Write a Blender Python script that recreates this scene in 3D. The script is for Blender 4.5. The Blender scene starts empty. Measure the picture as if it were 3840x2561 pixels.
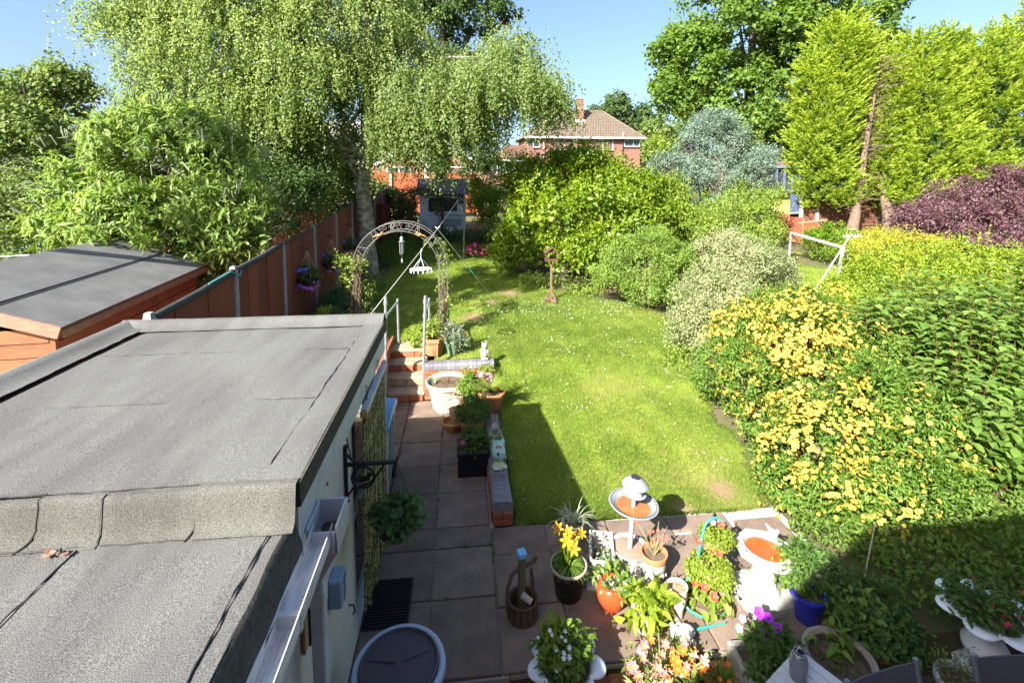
import bpy, math, random
import numpy as np
from mathutils import Vector, Matrix

# ------------------------------------------------------------------ camera, sky, sun, exposure
S = bpy.context.scene
COL = S.collection
R = math.radians
cd = bpy.data.cameras.new('camera'); cam = bpy.data.objects.new('camera', cd); COL.objects.link(cam)
cam.location = (0, 0, 3.87)
cam.rotation_euler = (R(90 - 5), 0, R(-6.1215))
cd.sensor_width = 36; cd.lens = 16.997; cd.shift_y = -0.11777
cd.clip_start = 0.05; cd.clip_end = 2000
S.camera = cam

SUN_EL, SUN_DIR = R(35.5), Vector((0.68, 0.733, 0))      # shadows fall to the right and away from the house
W = bpy.data.worlds.new('World'); S.world = W; W.use_nodes = True
nt = W.node_tree; nt.nodes.clear()
sky = nt.nodes.new('ShaderNodeTexSky'); sky.sky_type = 'NISHITA'; sky.sun_disc = False
sky.sun_elevation = SUN_EL; sky.sun_rotation = math.atan2(-SUN_DIR.x, -SUN_DIR.y)
sky.altitude = 100; sky.air_density = 1.0; sky.dust_density = 3.4; sky.ozone_density = 3.6
bg = nt.nodes.new('ShaderNodeBackground'); bg.inputs[1].default_value = 0.070
wo = nt.nodes.new('ShaderNodeOutputWorld')
nt.links.new(sky.outputs[0], bg.inputs[0]); nt.links.new(bg.outputs[0], wo.inputs[0])
sl = bpy.data.lights.new('sun', 'SUN'); sl.energy = 4.7; sl.angle = R(0.55); sl.color = (1.0, 0.955, 0.87)
so = bpy.data.objects.new('sun', sl); COL.objects.link(so)
d = Vector((SUN_DIR.x * math.cos(SUN_EL), SUN_DIR.y * math.cos(SUN_EL), -math.sin(SUN_EL)))
so.rotation_euler = d.to_track_quat('-Z', 'Y').to_euler(); so.location = (-20, -20, 30)
S.view_settings.view_transform = 'Standard'; S.view_settings.look = 'None'
S.view_settings.exposure = 2.1; S.view_settings.gamma = 1; S.view_settings.use_curve_mapping = False
S.render.engine = 'CYCLES'
S.cycles.max_bounces = 8; S.cycles.diffuse_bounces = 4; S.cycles.glossy_bounces = 3
S.cycles.transmission_bounces = 5; S.cycles.transparent_max_bounces = 6
S.cycles.caustics_reflective = False; S.cycles.caustics_refractive = False

random.seed(5); rng = np.random.default_rng(11)

# ------------------------------------------------------------------ mesh helpers
class MB:
    """collects shapes, build() links them as one mesh object"""
    def __init__(s): s.v = []; s.f = []; s.m = []
    def add(s, vs, fs, mi=0):
        b = len(s.v); s.v += [tuple(p) for p in vs]
        s.f += [tuple(b + i for i in f) for f in fs]; s.m += [mi] * len(fs); return s
    def box(s, c, d, rz=0, rx=0, ry=0, mi=0, ch=0.0):
        x, y, z = d[0] / 2, d[1] / 2, d[2] / 2
        if ch > 0:      # chamfered box: 24 vertices
            c0 = min(ch, x * .9, y * .9, z * .9); vs = []; idx = {}
            for sx in (-1, 1):
                for sy in (-1, 1):
                    for sz in (-1, 1):
                        for a in range(3):
                            p = [sx * (x - c0), sy * (y - c0), sz * (z - c0)]; p[a] = (sx * x, sy * y, sz * z)[a]
                            idx[(sx, sy, sz, a)] = len(vs); vs.append(Vector(p))
            fs = []
            for a in range(3):
                b, e = (a + 1) % 3, (a + 2) % 3
                for sg in (-1, 1):
                    q = []
                    for u, w in ((-1, -1), (1, -1), (1, 1), (-1, 1)):
                        k = [0, 0, 0]; k[a] = sg; k[b] = u; k[e] = w; q.append(idx[(k[0], k[1], k[2], a)])
                    fs.append(q if sg > 0 else q[::-1])
                for u in (-1, 1):
                    for w in (-1, 1):   # edge along a
                        q = []
                        for sg, ax in ((-1, b), (1, b), (1, e), (-1, e)):
                            k = [0, 0, 0]; k[a] = sg; k[b] = u; k[e] = w; q.append(idx[(k[0], k[1], k[2], ax)])
                        fs.append(q if u * w > 0 else q[::-1])
            for sx in (-1, 1):
                for sy in (-1, 1):
                    for sz in (-1, 1):
                        q = [idx[(sx, sy, sz, a)] for a in range(3)]
                        fs.append(q if sx * sy * sz > 0 else q[::-1])
        else:
            vs = [Vector((sx * x, sy * y, sz * z)) for sz in (-1, 1) for sy in (-1, 1) for sx in (-1, 1)]
            fs = [(0, 2, 3, 1), (4, 5, 7, 6), (0, 1, 5, 4), (2, 6, 7, 3), (0, 4, 6, 2), (1, 3, 7, 5)]
        if rz or rx or ry:
            M = Matrix.Rotation(rz, 3, 'Z') @ Matrix.Rotation(ry, 3, 'Y') @ Matrix.Rotation(rx, 3, 'X')
            vs = [M @ p for p in vs]
        c = Vector(c)
        return s.add([p + c for p in vs], fs, mi)
    def tube(s, pts, rad, n=8, mi=0, cap=True):
        pts = [Vector(p) for p in pts]; k = len(pts)
        if not hasattr(rad, '__len__'): rad = [rad] * k
        vs, fs = [], []; up = Vector((0, 0, 1)); pa = None
        for i, p in enumerate(pts):
            t = (pts[min(i + 1, k - 1)] - pts[max(i - 1, 0)]).normalized()
            if pa is None:
                a = t.cross(up)
                if a.length < .05: a = t.cross(Vector((1, 0, 0)))
            else: a = pa - t * pa.dot(t)
            a.normalize(); pa = a; b = t.cross(a)
            for j in range(n):
                w = 2 * math.pi * j / n
                vs.append(p + (a * math.cos(w) + b * math.sin(w)) * rad[i])
        for i in range(k - 1):
            for j in range(n):
                j2 = (j + 1) % n
                fs.append((i * n + j, i * n + j2, (i + 1) * n + j2, (i + 1) * n + j))
        if cap: fs.append(tuple(range(n))[::-1]); fs.append(tuple(range((k - 1) * n, k * n)))
        return s.add(vs, fs, mi)
    def lathe(s, prof, n=24, c=(0, 0, 0), mi=0, wob=None, cap=True):
        vs, fs = [], []; k = len(prof)
        for i, (r, z) in enumerate(prof):
            for j in range(n):
                a = 2 * math.pi * j / n; q = r
                if wob: q = r * (1 + wob(a, z))
                vs.append((c[0] + q * math.cos(a), c[1] + q * math.sin(a), c[2] + z))
        for i in range(k - 1):
            for j in range(n):
                j2 = (j + 1) % n
                fs.append((i * n + j, i * n + j2, (i + 1) * n + j2, (i + 1) * n + j))
        if cap: fs.append(tuple(range(n))[::-1])
        return s.add(vs, fs, mi)
    def ball(s, c, r, n=12, m=8, mi=0, bump=0):
        if not hasattr(r, '__len__'): r = (r, r, r)
        vs, fs = [], []
        for i in range(m + 1):
            t = math.pi * i / m
            for j in range(n):
                a = 2 * math.pi * j / n; q = 1 + (random.uniform(-bump, bump) if bump else 0)
                vs.append((c[0] + q * r[0] * math.sin(t) * math.cos(a), c[1] + q * r[1] * math.sin(t) * math.sin(a), c[2] + q * r[2] * math.cos(t)))
        for i in range(m):
            for j in range(n):
                j2 = (j + 1) % n
                fs.append((i * n + j, (i + 1) * n + j, (i + 1) * n + j2, i * n + j2))
        return s.add(vs, fs, mi)
    def poly(s, pts, z0, z1, mi=0):
        """upright prism over a plan outline (counter-clockwise)"""
        n = len(pts); vs = [(p[0], p[1], z0) for p in pts] + [(p[0], p[1], z1) for p in pts]
        fs = [tuple(range(n))[::-1], tuple(range(n, 2 * n))] + [(i, (i + 1) % n, n + (i + 1) % n, n + i) for i in range(n)]
        return s.add(vs, fs, mi)
    def mesh(s, name, mats, smooth=False):
        me = bpy.data.meshes.new(name); me.from_pydata(s.v, [], s.f); me.update()
        for m in (mats if isinstance(mats, (list, tuple)) else [mats]): me.materials.append(m)
        if any(s.m): me.polygons.foreach_set('material_index', s.m)
        if smooth:
            me.polygons.foreach_set('use_smooth', [True] * len(me.polygons)); me.set_sharp_from_angle(angle=R(smooth if smooth is not True else 50))
        return me
    def build(s, name, mats, parent=None, loc=None, rz=0, smooth=False):
        return put(s.mesh(name, mats, smooth), name, parent, loc, rz)

WORLD = set()     # plants whose parts are written in scene coordinates
def put(me, name, parent=None, loc=None, rz=0, rot=None, sc=None):
    o = bpy.data.objects.new(name, me); COL.objects.link(o)
    if parent is not None and parent.name in WORLD: loc = Vector(loc or (0, 0, 0)) - parent.location
    if loc is not None: o.location = loc
    if rot is not None: o.rotation_euler = rot
    elif rz: o.rotation_euler = (0, 0, rz)
    if sc is not None: o.scale = (sc, sc, sc) if not hasattr(sc, '__len__') else sc
    if parent is not None: o.parent = parent
    return o
def tag(o, label, cat, group=None, kind=None):
    o['label'] = label
    if cat: o['category'] = cat
    if group: o['group'] = group
    if kind: o['kind'] = kind
    return o
def thing(name, label, cat, loc=(0, 0, 0), rz=0, group=None):
    o = bpy.data.objects.new(name, None); COL.objects.link(o); o.location = loc; o.rotation_euler = (0, 0, rz)
    o.empty_display_size = .1
    return tag(o, label, cat, group)
def plant(name, label, cat, loc, group=None):
    o = thing(name, label, cat, loc, 0, group); WORLD.add(o.name); return o
def struct(o, label=None):
    o['kind'] = 'structure'
    if label: o['label'] = label
    return o

# ------------------------------------------------------------------ materials
MATS = {}
def mat(name, col, rough=.7, var=.0, nscale=8., col2=None, bump=0., bscale=60., spec=.3, metal=0., rnd=0., mix=.5, detail=4., stretch=None, trans=0., spk=None):
    """noise between two colours, fine bump, optional per-object brightness"""
    if name in MATS: return MATS[name]
    m = bpy.data.materials.new(name); m.use_nodes = True; t = m.node_tree; N = t.nodes; L = t.links
    b = N['Principled BSDF']; b.inputs['Roughness'].default_value = rough; b.inputs['Metallic'].default_value = metal
    b.inputs['Specular IOR Level'].default_value = spec
    if trans: b.inputs['Transmission Weight'].default_value = trans
    tc = N.new('ShaderNodeTexCoord'); src = tc.outputs['Object']
    if stretch:
        mp = N.new('ShaderNodeMapping'); mp.inputs['Scale'].default_value = stretch; L.new(src, mp.inputs['Vector']); src = mp.outputs[0]
    c = None
    if col2 is None and var: col2 = tuple(max(0, x * (1 - var)) for x in col)
    rgb = N.new('ShaderNodeRGB'); rgb.outputs[0].default_value = (*col, 1); c = rgb.outputs[0]
    if col2 is not None:
        no = N.new('ShaderNodeTexNoise'); no.inputs['Scale'].default_value = nscale; no.inputs['Detail'].default_value = detail; no.inputs['Roughness'].default_value = .62
        L.new(src, no.inputs['Vector'])
        mr = N.new('ShaderNodeMapRange'); mr.inputs[1].default_value = mix - .17; mr.inputs[2].default_value = mix + .17; L.new(no.outputs['Fac'], mr.inputs[0])
        mx = N.new('ShaderNodeMix'); mx.data_type = 'RGBA'; L.new(mr.outputs[0], mx.inputs[0]); L.new(c, mx.inputs[6]); mx.inputs[7].default_value = (*col2, 1); c = mx.outputs[2]
    if spk:     # pale lichen specks: (scale, threshold, colour)
        n4 = N.new('ShaderNodeTexNoise'); n4.inputs['Scale'].default_value = spk[0]; n4.inputs['Detail'].default_value = 1; L.new(src, n4.inputs['Vector'])
        m4 = N.new('ShaderNodeMapRange'); m4.inputs[1].default_value = spk[1]; m4.inputs[2].default_value = spk[1] + .05; L.new(n4.outputs['Fac'], m4.inputs[0])
        x4 = N.new('ShaderNodeMix'); x4.data_type = 'RGBA'; L.new(m4.outputs[0], x4.inputs[0]); L.new(c, x4.inputs[6]); x4.inputs[7].default_value = (*spk[2], 1); c = x4.outputs[2]
    if rnd:
        oi = N.new('ShaderNodeObjectInfo'); mr2 = N.new('ShaderNodeMapRange'); mr2.inputs[3].default_value = 1 - rnd; mr2.inputs[4].default_value = 1 + rnd
        L.new(oi.outputs['Random'], mr2.inputs[0])
        hs = N.new('ShaderNodeHueSaturation'); L.new(mr2.outputs[0], hs.inputs['Value']); L.new(c, hs.inputs['Color']); c = hs.outputs[0]
    L.new(c, b.inputs['Base Color'])
    if bump:
        n2 = N.new('ShaderNodeTexNoise'); n2.inputs['Scale'].default_value = bscale; n2.inputs['Detail'].default_value = 3; L.new(src, n2.inputs['Vector'])
        bp = N.new('ShaderNodeBump'); bp.inputs['Strength'].default_value = bump; bp.inputs['Distance'].default_value = .01
        L.new(n2.outputs['Fac'], bp.inputs['Height']); L.new(bp.outputs[0], b.inputs['Normal'])
    MATS[name] = m; return m

def leafmat(name, c0, c1, c2=None, tr=.35, rough=.5, spec=.25, trc=None):
    """leaf colour runs c0 > c1 (> c2) with the per-leaf value 'rnd'; part of the light passes through"""
    if name in MATS: return MATS[name]
    m = bpy.data.materials.new(name); m.use_nodes = True; t = m.node_tree; N = t.nodes; L = t.links
    b = N['Principled BSDF']; b.inputs['Roughness'].default_value = rough; b.inputs['Specular IOR Level'].default_value = spec
    at = N.new('ShaderNodeAttribute'); at.attribute_name = 'rnd'
    cr = N.new('ShaderNodeValToRGB'); e = cr.color_ramp.elements
    c0, c1, c2 = (tuple(x * 1.08 for x in q) if q else None for q in (c0, c1, c2)); tr = min(.58, tr + .08)
    e[0].color = (*c0, 1); e[1].color = (*(c2 or c1), 1); e[1].position = 1
    if c2: k = e.new(.6); k.color = (*c1, 1)
    L.new(at.outputs['Fac'], cr.inputs[0]); L.new(cr.outputs[0], b.inputs['Base Color'])
    tl = N.new('ShaderNodeBsdfTranslucent'); hs = N.new('ShaderNodeHueSaturation')
    hs.inputs['Hue'].default_value = .485 if trc is None else trc; hs.inputs['Saturation'].default_value = 1.1; hs.inputs['Value'].default_value = 1.6
    L.new(cr.outputs[0], hs.inputs['Color']); L.new(hs.outputs[0], tl.inputs['Color'])
    ms = N.new('ShaderNodeMixShader'); ms.inputs[0].default_value = tr
    L.new(b.outputs[0], ms.inputs[1]); L.new(tl.outputs[0], ms.inputs[2]); L.new(ms.outputs[0], N['Material Output'].inputs['Surface'])
    MATS[name] = m; return m

# ------------------------------------------------------------------ foliage
def nrm(a): return a / np.maximum(np.linalg.norm(a, axis=-1, keepdims=True), 1e-9)
def rmesh(name, V, F, mt, rnd, mi=None):
    """V (n,3), F (m,3) triangles, rnd per vertex"""
    me = bpy.data.meshes.new(name); nv, nf = len(V), len(F)
    me.vertices.add(nv); me.vertices.foreach_set('co', np.ascontiguousarray(V, dtype=np.float32).ravel())
    me.loops.add(nf * 3); me.polygons.add(nf)
    me.loops.foreach_set('vertex_index', np.ascontiguousarray(F, dtype=np.int32).ravel())
    me.polygons.foreach_set('loop_start', np.arange(0, nf * 3, 3, dtype=np.int32))
    me.polygons.foreach_set('loop_total', np.full(nf, 3, dtype=np.int32))
    for x in (mt if isinstance(mt, (list, tuple)) else [mt]): me.materials.append(x)
    if mi is not None: me.polygons.foreach_set('material_index', np.ascontiguousarray(mi, dtype=np.int32))
    a = me.attributes.new('rnd', 'FLOAT', 'POINT'); a.data.foreach_set('value', np.ascontiguousarray(rnd, dtype=np.float32))
    me.update(); me.validate(); return me
def leaves(name, P, D, U, L, Wd, mt, parent=None, rnd=None, shape='q', fold=.22, curl=.15, kind='stuff', loc=None):
    """one mesh of many leaves: P base, D along the leaf, U towards its face; L and Wd length and width"""
    n = len(P); D = nrm(D); Sx = nrm(np.cross(D, U)); U = np.cross(Sx, D)
    L = np.broadcast_to(np.asarray(L, float), (n,))[:, None]; Wd = np.broadcast_to(np.asarray(Wd, float), (n,))[:, None]
    if rnd is None: rnd = rng.random(n)
    if shape == 'q':
        pts = [P, P + D * L * .5 + Sx * Wd * .5 + U * Wd * fold, P + D * L - U * L * curl, P + D * L * .5 - Sx * Wd * .5 + U * Wd * fold]
        T = [(0, 1, 2), (0, 2, 3)]
    elif shape == 't':
        pts = [P - Sx * Wd * .5, P + Sx * Wd * .5, P + D * L]; T = [(0, 1, 2)]
    else:
        c = curl
        pts = [P, P + D * L * .3 + Sx * Wd * .46 + U * (Wd * fold), P + D * L * .66 + Sx * Wd * .4 + U * (Wd * fold - L * c * .4), P + D * L - U * L * c,
               P + D * L * .66 - Sx * Wd * .4 + U * (Wd * fold - L * c * .4), P + D * L * .3 - Sx * Wd * .46 + U * (Wd * fold), P + D * L * .5 - U * L * c * .12]
        T = [(0, 1, 6), (1, 2, 6), (2, 3, 6), (3, 4, 6), (4, 5, 6), (5, 0, 6)]
    k = len(pts); V = np.stack(pts, 1).reshape(-1, 3)
    F = (np.arange(n)[:, None, None] * k + np.array(T)[None]).reshape(-1, 3)
    o = put(rmesh(name, V, F, mt, np.repeat(rnd, k)), name, parent, loc)
    if kind: o['kind'] = kind
    return o
def sph(n):
    v = rng.normal(size=(n, 3)); return nrm(v)
def clumps(lobes, nl, per=40, cr=.22, shell=.72, zmin=-.55, flat=1.0, size_pow=1.6):
    """leaf positions in clumps over a set of ellipsoids (x,y,z,rx,ry,rz): returns points, outward directions, per-leaf tint"""
    lobes = np.array([l if len(l) == 6 else (l[0], l[1], l[2], l[3], l[3] * .85, l[4]) for l in lobes], float)
    w = (lobes[:, 3] * lobes[:, 5]) ** (size_pow / 2) ; w /= w.sum()
    nc = max(1, nl // per); li = rng.choice(len(lobes), nc, p=w); lb = lobes[li]
    dr = sph(nc * 3); dr = dr[dr[:, 2] > zmin][:nc]
    while len(dr) < nc: e = sph(nc); dr = np.concatenate([dr, e[e[:, 2] > zmin]])[:nc]
    rad = shell + (1.04 - shell) * rng.random(nc) ** .6
    c = lb[:, :3] + dr * lb[:, 3:] * rad[:, None]
    no = nrm(dr / lb[:, 3:])
    # drop clumps well inside another lobe
    keep = np.ones(nc, bool)
    for l in lobes:
        q = (((c - l[:3]) / l[3:]) ** 2).sum(1); keep &= ~(q < .38)
    c, no = c[keep], no[keep]; nc = len(c)
    rr = cr * (.6 + .8 * rng.random(nc)); tint = rng.random(nc)
    ci = rng.integers(0, nc, nl)
    off = rng.normal(size=(nl, 3)) * rr[ci][:, None] * .6 * np.array([1, 1, flat])
    P = c[ci] + off; O = nrm(no[ci] + nrm(off) * .5)
    sz = float(np.median(lobes[:, 3])); big = vnoise(P[:, 0] + P[:, 2] * .7, P[:, 1] - P[:, 2] * .6, 1.1 / max(sz, .15), 31)
    return P, O, np.clip(tint[ci] * .42 + rng.random(nl) * .42 + .16 * big + .08, 0, 1)
def bumpy(lobes, k=9, f=.44):
    """break every lobe into overlapping boughs so the outline and the shade are uneven"""
    out = []
    for l in lobes:
        l = l if len(l) == 6 else (l[0], l[1], l[2], l[3], l[3] * .85, l[4])
        if min(l[3], l[5]) < .18: out.append(l); continue
        out.append((l[0], l[1], l[2], l[3] * .72, l[4] * .72, l[5] * .72))
        d0 = sph(k); d0[:, 2] = np.where(d0[:, 2] < -.5, -d0[:, 2], d0[:, 2])
        for a in d0:
            s = f * random.uniform(.65, 1.15); q = random.uniform(.62, .86)
            out.append((l[0] + a[0] * l[3] * q, l[1] + a[1] * l[4] * q, l[2] + a[2] * l[5] * q, l[3] * s, l[4] * s, l[5] * s))
    return out
def bushleaves(name, parent, lobes, nl, L, Wd, mt, per=40, cr=.22, shell=.72, droop=.0, up=.5, shape='q', zmin=-.55, jit=.7, flat=1., curl=.15, szv=.35, parts=0):
    P, O, t = clumps(lobes, nl, per, cr, shell, zmin, flat)
    n = len(P); D = O * .42 + rng.normal(size=(n, 3)) * jit + np.array([0, 0, -droop])
    U = O * .8 + np.array([0, 0, up]) + rng.normal(size=(n, 3)) * .32
    sc = 1 - szv + 2 * szv * rng.random(n)
    if parts:   # the leaves that show largest become parts of their own
        eye = np.array([0, 0, 3.87]) - (np.zeros(3) if parent.name in WORLD else np.array(parent.location)); v = eye - P; dist = np.linalg.norm(v, axis=1)
        top = np.argsort(-((O * v).sum(1) / dist - .35 * (dist - dist.min())))[:parts]; msk = np.ones(n, bool); msk[top] = False; lf = []
        for k in range(3):
            o = leaves('leaf', np.zeros((1, 3)), np.array([[1., 0, 0]]), np.array([[0, 0, 1.]]), L, Wd, mt, None, np.array([.25 + .3 * k]), 'b', curl=curl * (1 + .3 * k), kind=None); lf.append(o.data); bpy.data.objects.remove(o)
        for i in top:
            x = Vector(nrm(D[i])); z = Vector(U[i]); z = (z - x * z.dot(x)).normalized(); y = z.cross(x)
            put(lf[i % 3], 'leaf', parent, tuple(P[i]), rot=Matrix((x, y, z)).transposed().to_euler(), sc=float(sc[i]))
        if parts >= n: return None
        P, D, U, sc, t = P[msk], D[msk], U[msk], sc[msk], t[msk]
    return leaves(name, P, D, U, L * sc, Wd * sc, mt, parent, t, shape, curl=curl)
def core(name, parent, lobes, mt, k=.62):
    """twiggy inner mass: short crossing twigs filling the middle of the bush"""
    m = MB()
    for l in lobes:
        rx, ry, rz = (l[3], l[4], l[5]) if len(l) == 6 else (l[3], l[3] * .85, l[4])
        for q in range(12):
            a = Vector(tuple(sph(1)[0])); b = Vector((a.x * rx * k, a.y * ry * k, abs(a.z) * rz * k)) + Vector(l[:3])
            s0 = Vector((l[0] + a.x * rx * .15, l[1] + a.y * ry * .15, l[2] - rz * .8)); mid = (s0 + b) / 2 + Vector(tuple(sph(1)[0])) * .12 * rx
            m.tube([s0, mid, b], [.018 * rx + .006, .011 * rx + .004, .004], 3, cap=False)
    o = m.build(name, mt, parent); o['kind'] = 'stuff'; return o
def stems(parent, base, lobes, mt, r=.05, name='trunk', n=7):
    """a stem from the base with limbs into every lobe"""
    m = MB(); b = Vector(base)
    for l in lobes:
        e = Vector(l[:3]); mid = b.lerp(e, .5) + Vector((random.uniform(-.15, .15), random.uniform(-.15, .15), -.1))
        m.tube([b, mid, e], [r, r * .6, r * .2], n, cap=False)
    return m.build(name, mt, parent, smooth=True)
def zl(y): return float(np.interp(y, [5.1, 9, 22, 60, 300], [0.0, .58, 1.5, 4, 4.5]))
def vzl(y): return np.interp(y, [5.1, 9, 22, 60, 300], [0.0, .58, 1.5, 4, 4.5])
def vnoise(x, y, s, seed=0):
    r = np.random.default_rng(seed); v = 0
    for k in range(7):
        a, b, c = r.normal(size=3); v = v + np.sin(x * a * s * (1 + .4 * k) + y * b * s * (1 + .4 * k) + c * 6)
    return v / 3.5
FL = {}
def flower(key, petals, pl, pw, cup, pm, cm=None, cr=.2, layers=1):
    """flower mesh: petals round a small centre, facing +Z"""
    if key in FL: return FL[key]
    m = MB()
    for ly in range(layers):
        for i in range(petals):
            a = 2 * math.pi * (i + ly * .5) / petals; M = Matrix.Rotation(a, 3, 'Z'); k = 1 - .28 * ly; cu = cup + ly * .5
            q = [(.06 * pl, 0, 0), (pl * .5, pw * .5, math.sin(cu) * pl * .5), (pl * .85, pw * .3, math.sin(cu) * pl * .8), (pl, 0, math.sin(cu) * pl * .75), (pl * .85, -pw * .3, math.sin(cu) * pl * .8), (pl * .5, -pw * .5, math.sin(cu) * pl * .5)]
            m.add([M @ (Vector(p) * k) for p in q], [(0, 5, 4, 3), (0, 3, 2, 1)])
    if cm:
        m.lathe([(cr * pl, .0), (cr * pl * .8, cr * pl * .7), (.001, cr * pl * .9)], 6, (0, 0, .004), mi=1)
    FL[key] = m.mesh(key, [pm, cm] if cm else [pm]); return FL[key]
def dirrot(v, spin=None):
    q = Vector(v).normalized().to_track_quat('Z', 'Y')
    return (q.to_matrix() @ Matrix.Rotation(random.random() * 6.28 if spin is None else spin, 3, 'Z')).to_euler()
def flowers(name, me, parent, pts, dirs, sc=(.8, 1.2)):
    for p, dd in zip(pts, dirs): put(me, name, parent, p, rot=dirrot(dd), sc=random.uniform(*sc))
def instances_mesh(name, src, pts, dirs, sc, parent):
    """many copies of a small mesh joined as one part"""
    n0 = len(src.vertices); V0 = np.zeros(n0 * 3, np.float32); src.vertices.foreach_get('co', V0); V0 = V0.reshape(-1, 3)
    F0 = [tuple(p.vertices) for p in src.polygons]; mi0 = [p.material_index for p in src.polygons]
    T, mi = [], []
    for f, k in zip(F0, mi0):
        for j in range(1, len(f) - 1): T.append((f[0], f[j], f[j + 1])); mi.append(k)
    n = len(pts); Vs = np.zeros((n, n0, 3))
    for i in range(n):
        Mx = np.array(Vector(dirs[i]).normalized().to_track_quat('Z', 'Y').to_matrix() @ Matrix.Rotation(random.random() * 6.28, 3, 'Z'))
        Vs[i] = V0 @ Mx.T * random.uniform(*sc) + np.array(pts[i])
    F = (np.arange(n)[:, None, None] * n0 + np.array(T)[None]).reshape(-1, 3)
    o = put(rmesh(name, Vs.reshape(-1, 3), F, [s for s in src.materials], np.repeat(rng.random(n), n0), np.tile(mi, n)), name, parent)
    o['kind'] = 'stuff'; return o

# ------------------------------------------------------------------ shared materials
M_render = mat('cream_render', (.62, .60, .52), .85, .14, 3, bump=.25, bscale=120)
M_white = mat('white_upvc', (.54, .55, .56), .35, .06, 4)
M_whitep = mat('white_paint', (.58, .60, .62), .5, .18, 5, col2=(.42, .45, .49))
M_mortar = mat('mortar', (.42, .38, .33), .95, .2, 20, bump=.3)
M_brick = mat('red_brick', (.40, .125, .055), .9, nscale=14, col2=(.27, .085, .045), bump=.4, bscale=90, rnd=.22)
M_blueb = mat('blue_engineering_brick', (.135, .135, .165), .45, nscale=12, col2=(.20, .19, .20), bump=.2, bscale=60, rnd=.25)
M_slab = mat('paving_slab', (.225, .160, .122), .9, nscale=4, col2=(.135, .100, .080), bump=.5, bscale=120, rnd=.17, detail=9, spk=(34, .71, (.27, .245, .225)))
M_concrete = mat('concrete', (.36, .34, .31), .92, nscale=10, col2=(.24, .23, .21), bump=.4, bscale=80)
M_soil = mat('soil', (.085, .058, .038), .97, nscale=18, col2=(.14, .10, .065), bump=.9, bscale=50)
M_fence = mat('red_brown_fence_stain', (.235, .062, .032), .75, nscale=6, col2=(.15, .045, .028), bump=.3, bscale=40, rnd=.22, stretch=(14, 14, 1.5))
M_bark = mat('brown_bark', (.13, .10, .075), .95, nscale=9, col2=(.06, .05, .04), bump=.9, bscale=40, stretch=(3, 3, .8))
M_glass = mat('window_glass', (.035, .045, .05), .06, spec=.6)
M_black = mat('black_iron', (.012, .012, .014), .5, spec=.4)
M_terra = mat('terracotta', (.48, .19, .085), .85, nscale=9, col2=(.36, .15, .08), bump=.25, bscale=80, rnd=.1)
M_galv = mat('galvanised_pipe', (.42, .44, .46), .42, nscale=14, col2=(.30, .31, .33), metal=.6)
M_blackpl = mat('black_plastic', (.016, .016, .018), .45, .2, 9)
M_twig = mat('dry_twig', (.19, .13, .085), .95, nscale=9, col2=(.11, .075, .05))
M_wood = mat('weathered_wood', (.20, .125, .075), .85, nscale=7, col2=(.12, .075, .05), bump=.4, bscale=40, stretch=(8, 8, 1))
M_dkwood = mat('dark_brown_wood', (.10, .05, .03), .8, nscale=7, col2=(.06, .032, .02), bump=.4, bscale=40)
M_stone = mat('weathered_stone', (.36, .34, .29), .95, nscale=12, col2=(.20, .19, .165), bump=.7, bscale=50)
M_wstone = mat('white_painted_stone', (.40, .388, .36), .8, nscale=7, col2=(.25, .238, .21), mix=.56, bump=.35, bscale=50)

# ------------------------------------------------------------------ ground
def ground():
    xs = np.concatenate([[-400, -200, -100, -60, -40, -25, -16, -10, -7, -5], np.arange(-3.5, 8, .25), np.arange(8, 26, 1.), [30, 40, 60, 100, 200, 400]])
    ys = np.concatenate([[-120, -50, -20, -8, 0, 3.3, 3.44, 3.46], np.arange(3.75, 14, .25), np.arange(14, 28, 1.), [30, 36, 44, 52, 60, 80, 120, 200, 400, 900]])
    X, Y = np.meshgrid(xs, ys)
    Z = vzl(Y) - .06
    Z = np.where(Y < 3.45, -.36, Z)
    Z = np.where((X > -3.4) & (X < .50) & (Y < 8.45), np.where(Y < 3.45, -.36, -.07), Z)
    Z = np.where((X > -1.62) & (X < -.45) & (Y < 9.4), np.minimum(Z, -.07), Z)
    Z = np.where((X <= -3.4) & (Y > 3), np.maximum(Z, .35), Z)
    Z = Z + np.where(Y > 14, .05 * vnoise(X, Y, .5, 3), 0) + np.where(np.abs(X) > 30, 0, 0)
    h, w = X.shape; V = np.stack([X, Y, Z], -1).reshape(-1, 3); F = []
    for j in range(h - 1):
        for i in range(w - 1): F.append((j * w + i, j * w + i + 1, (j + 1) * w + i + 1, (j + 1) * w + i))
    me = bpy.data.meshes.new('ground'); me.from_pydata(V.tolist(), [], F); me.update()
    me.materials.append(mat('garden_earth', (.115, .085, .05), .97, nscale=1.3, col2=(.06, .085, .025), bump=.8, bscale=30, mix=.52))
    return struct(put(me, 'ground'), 'bare earth and rough ground under the garden')
ground()

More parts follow.
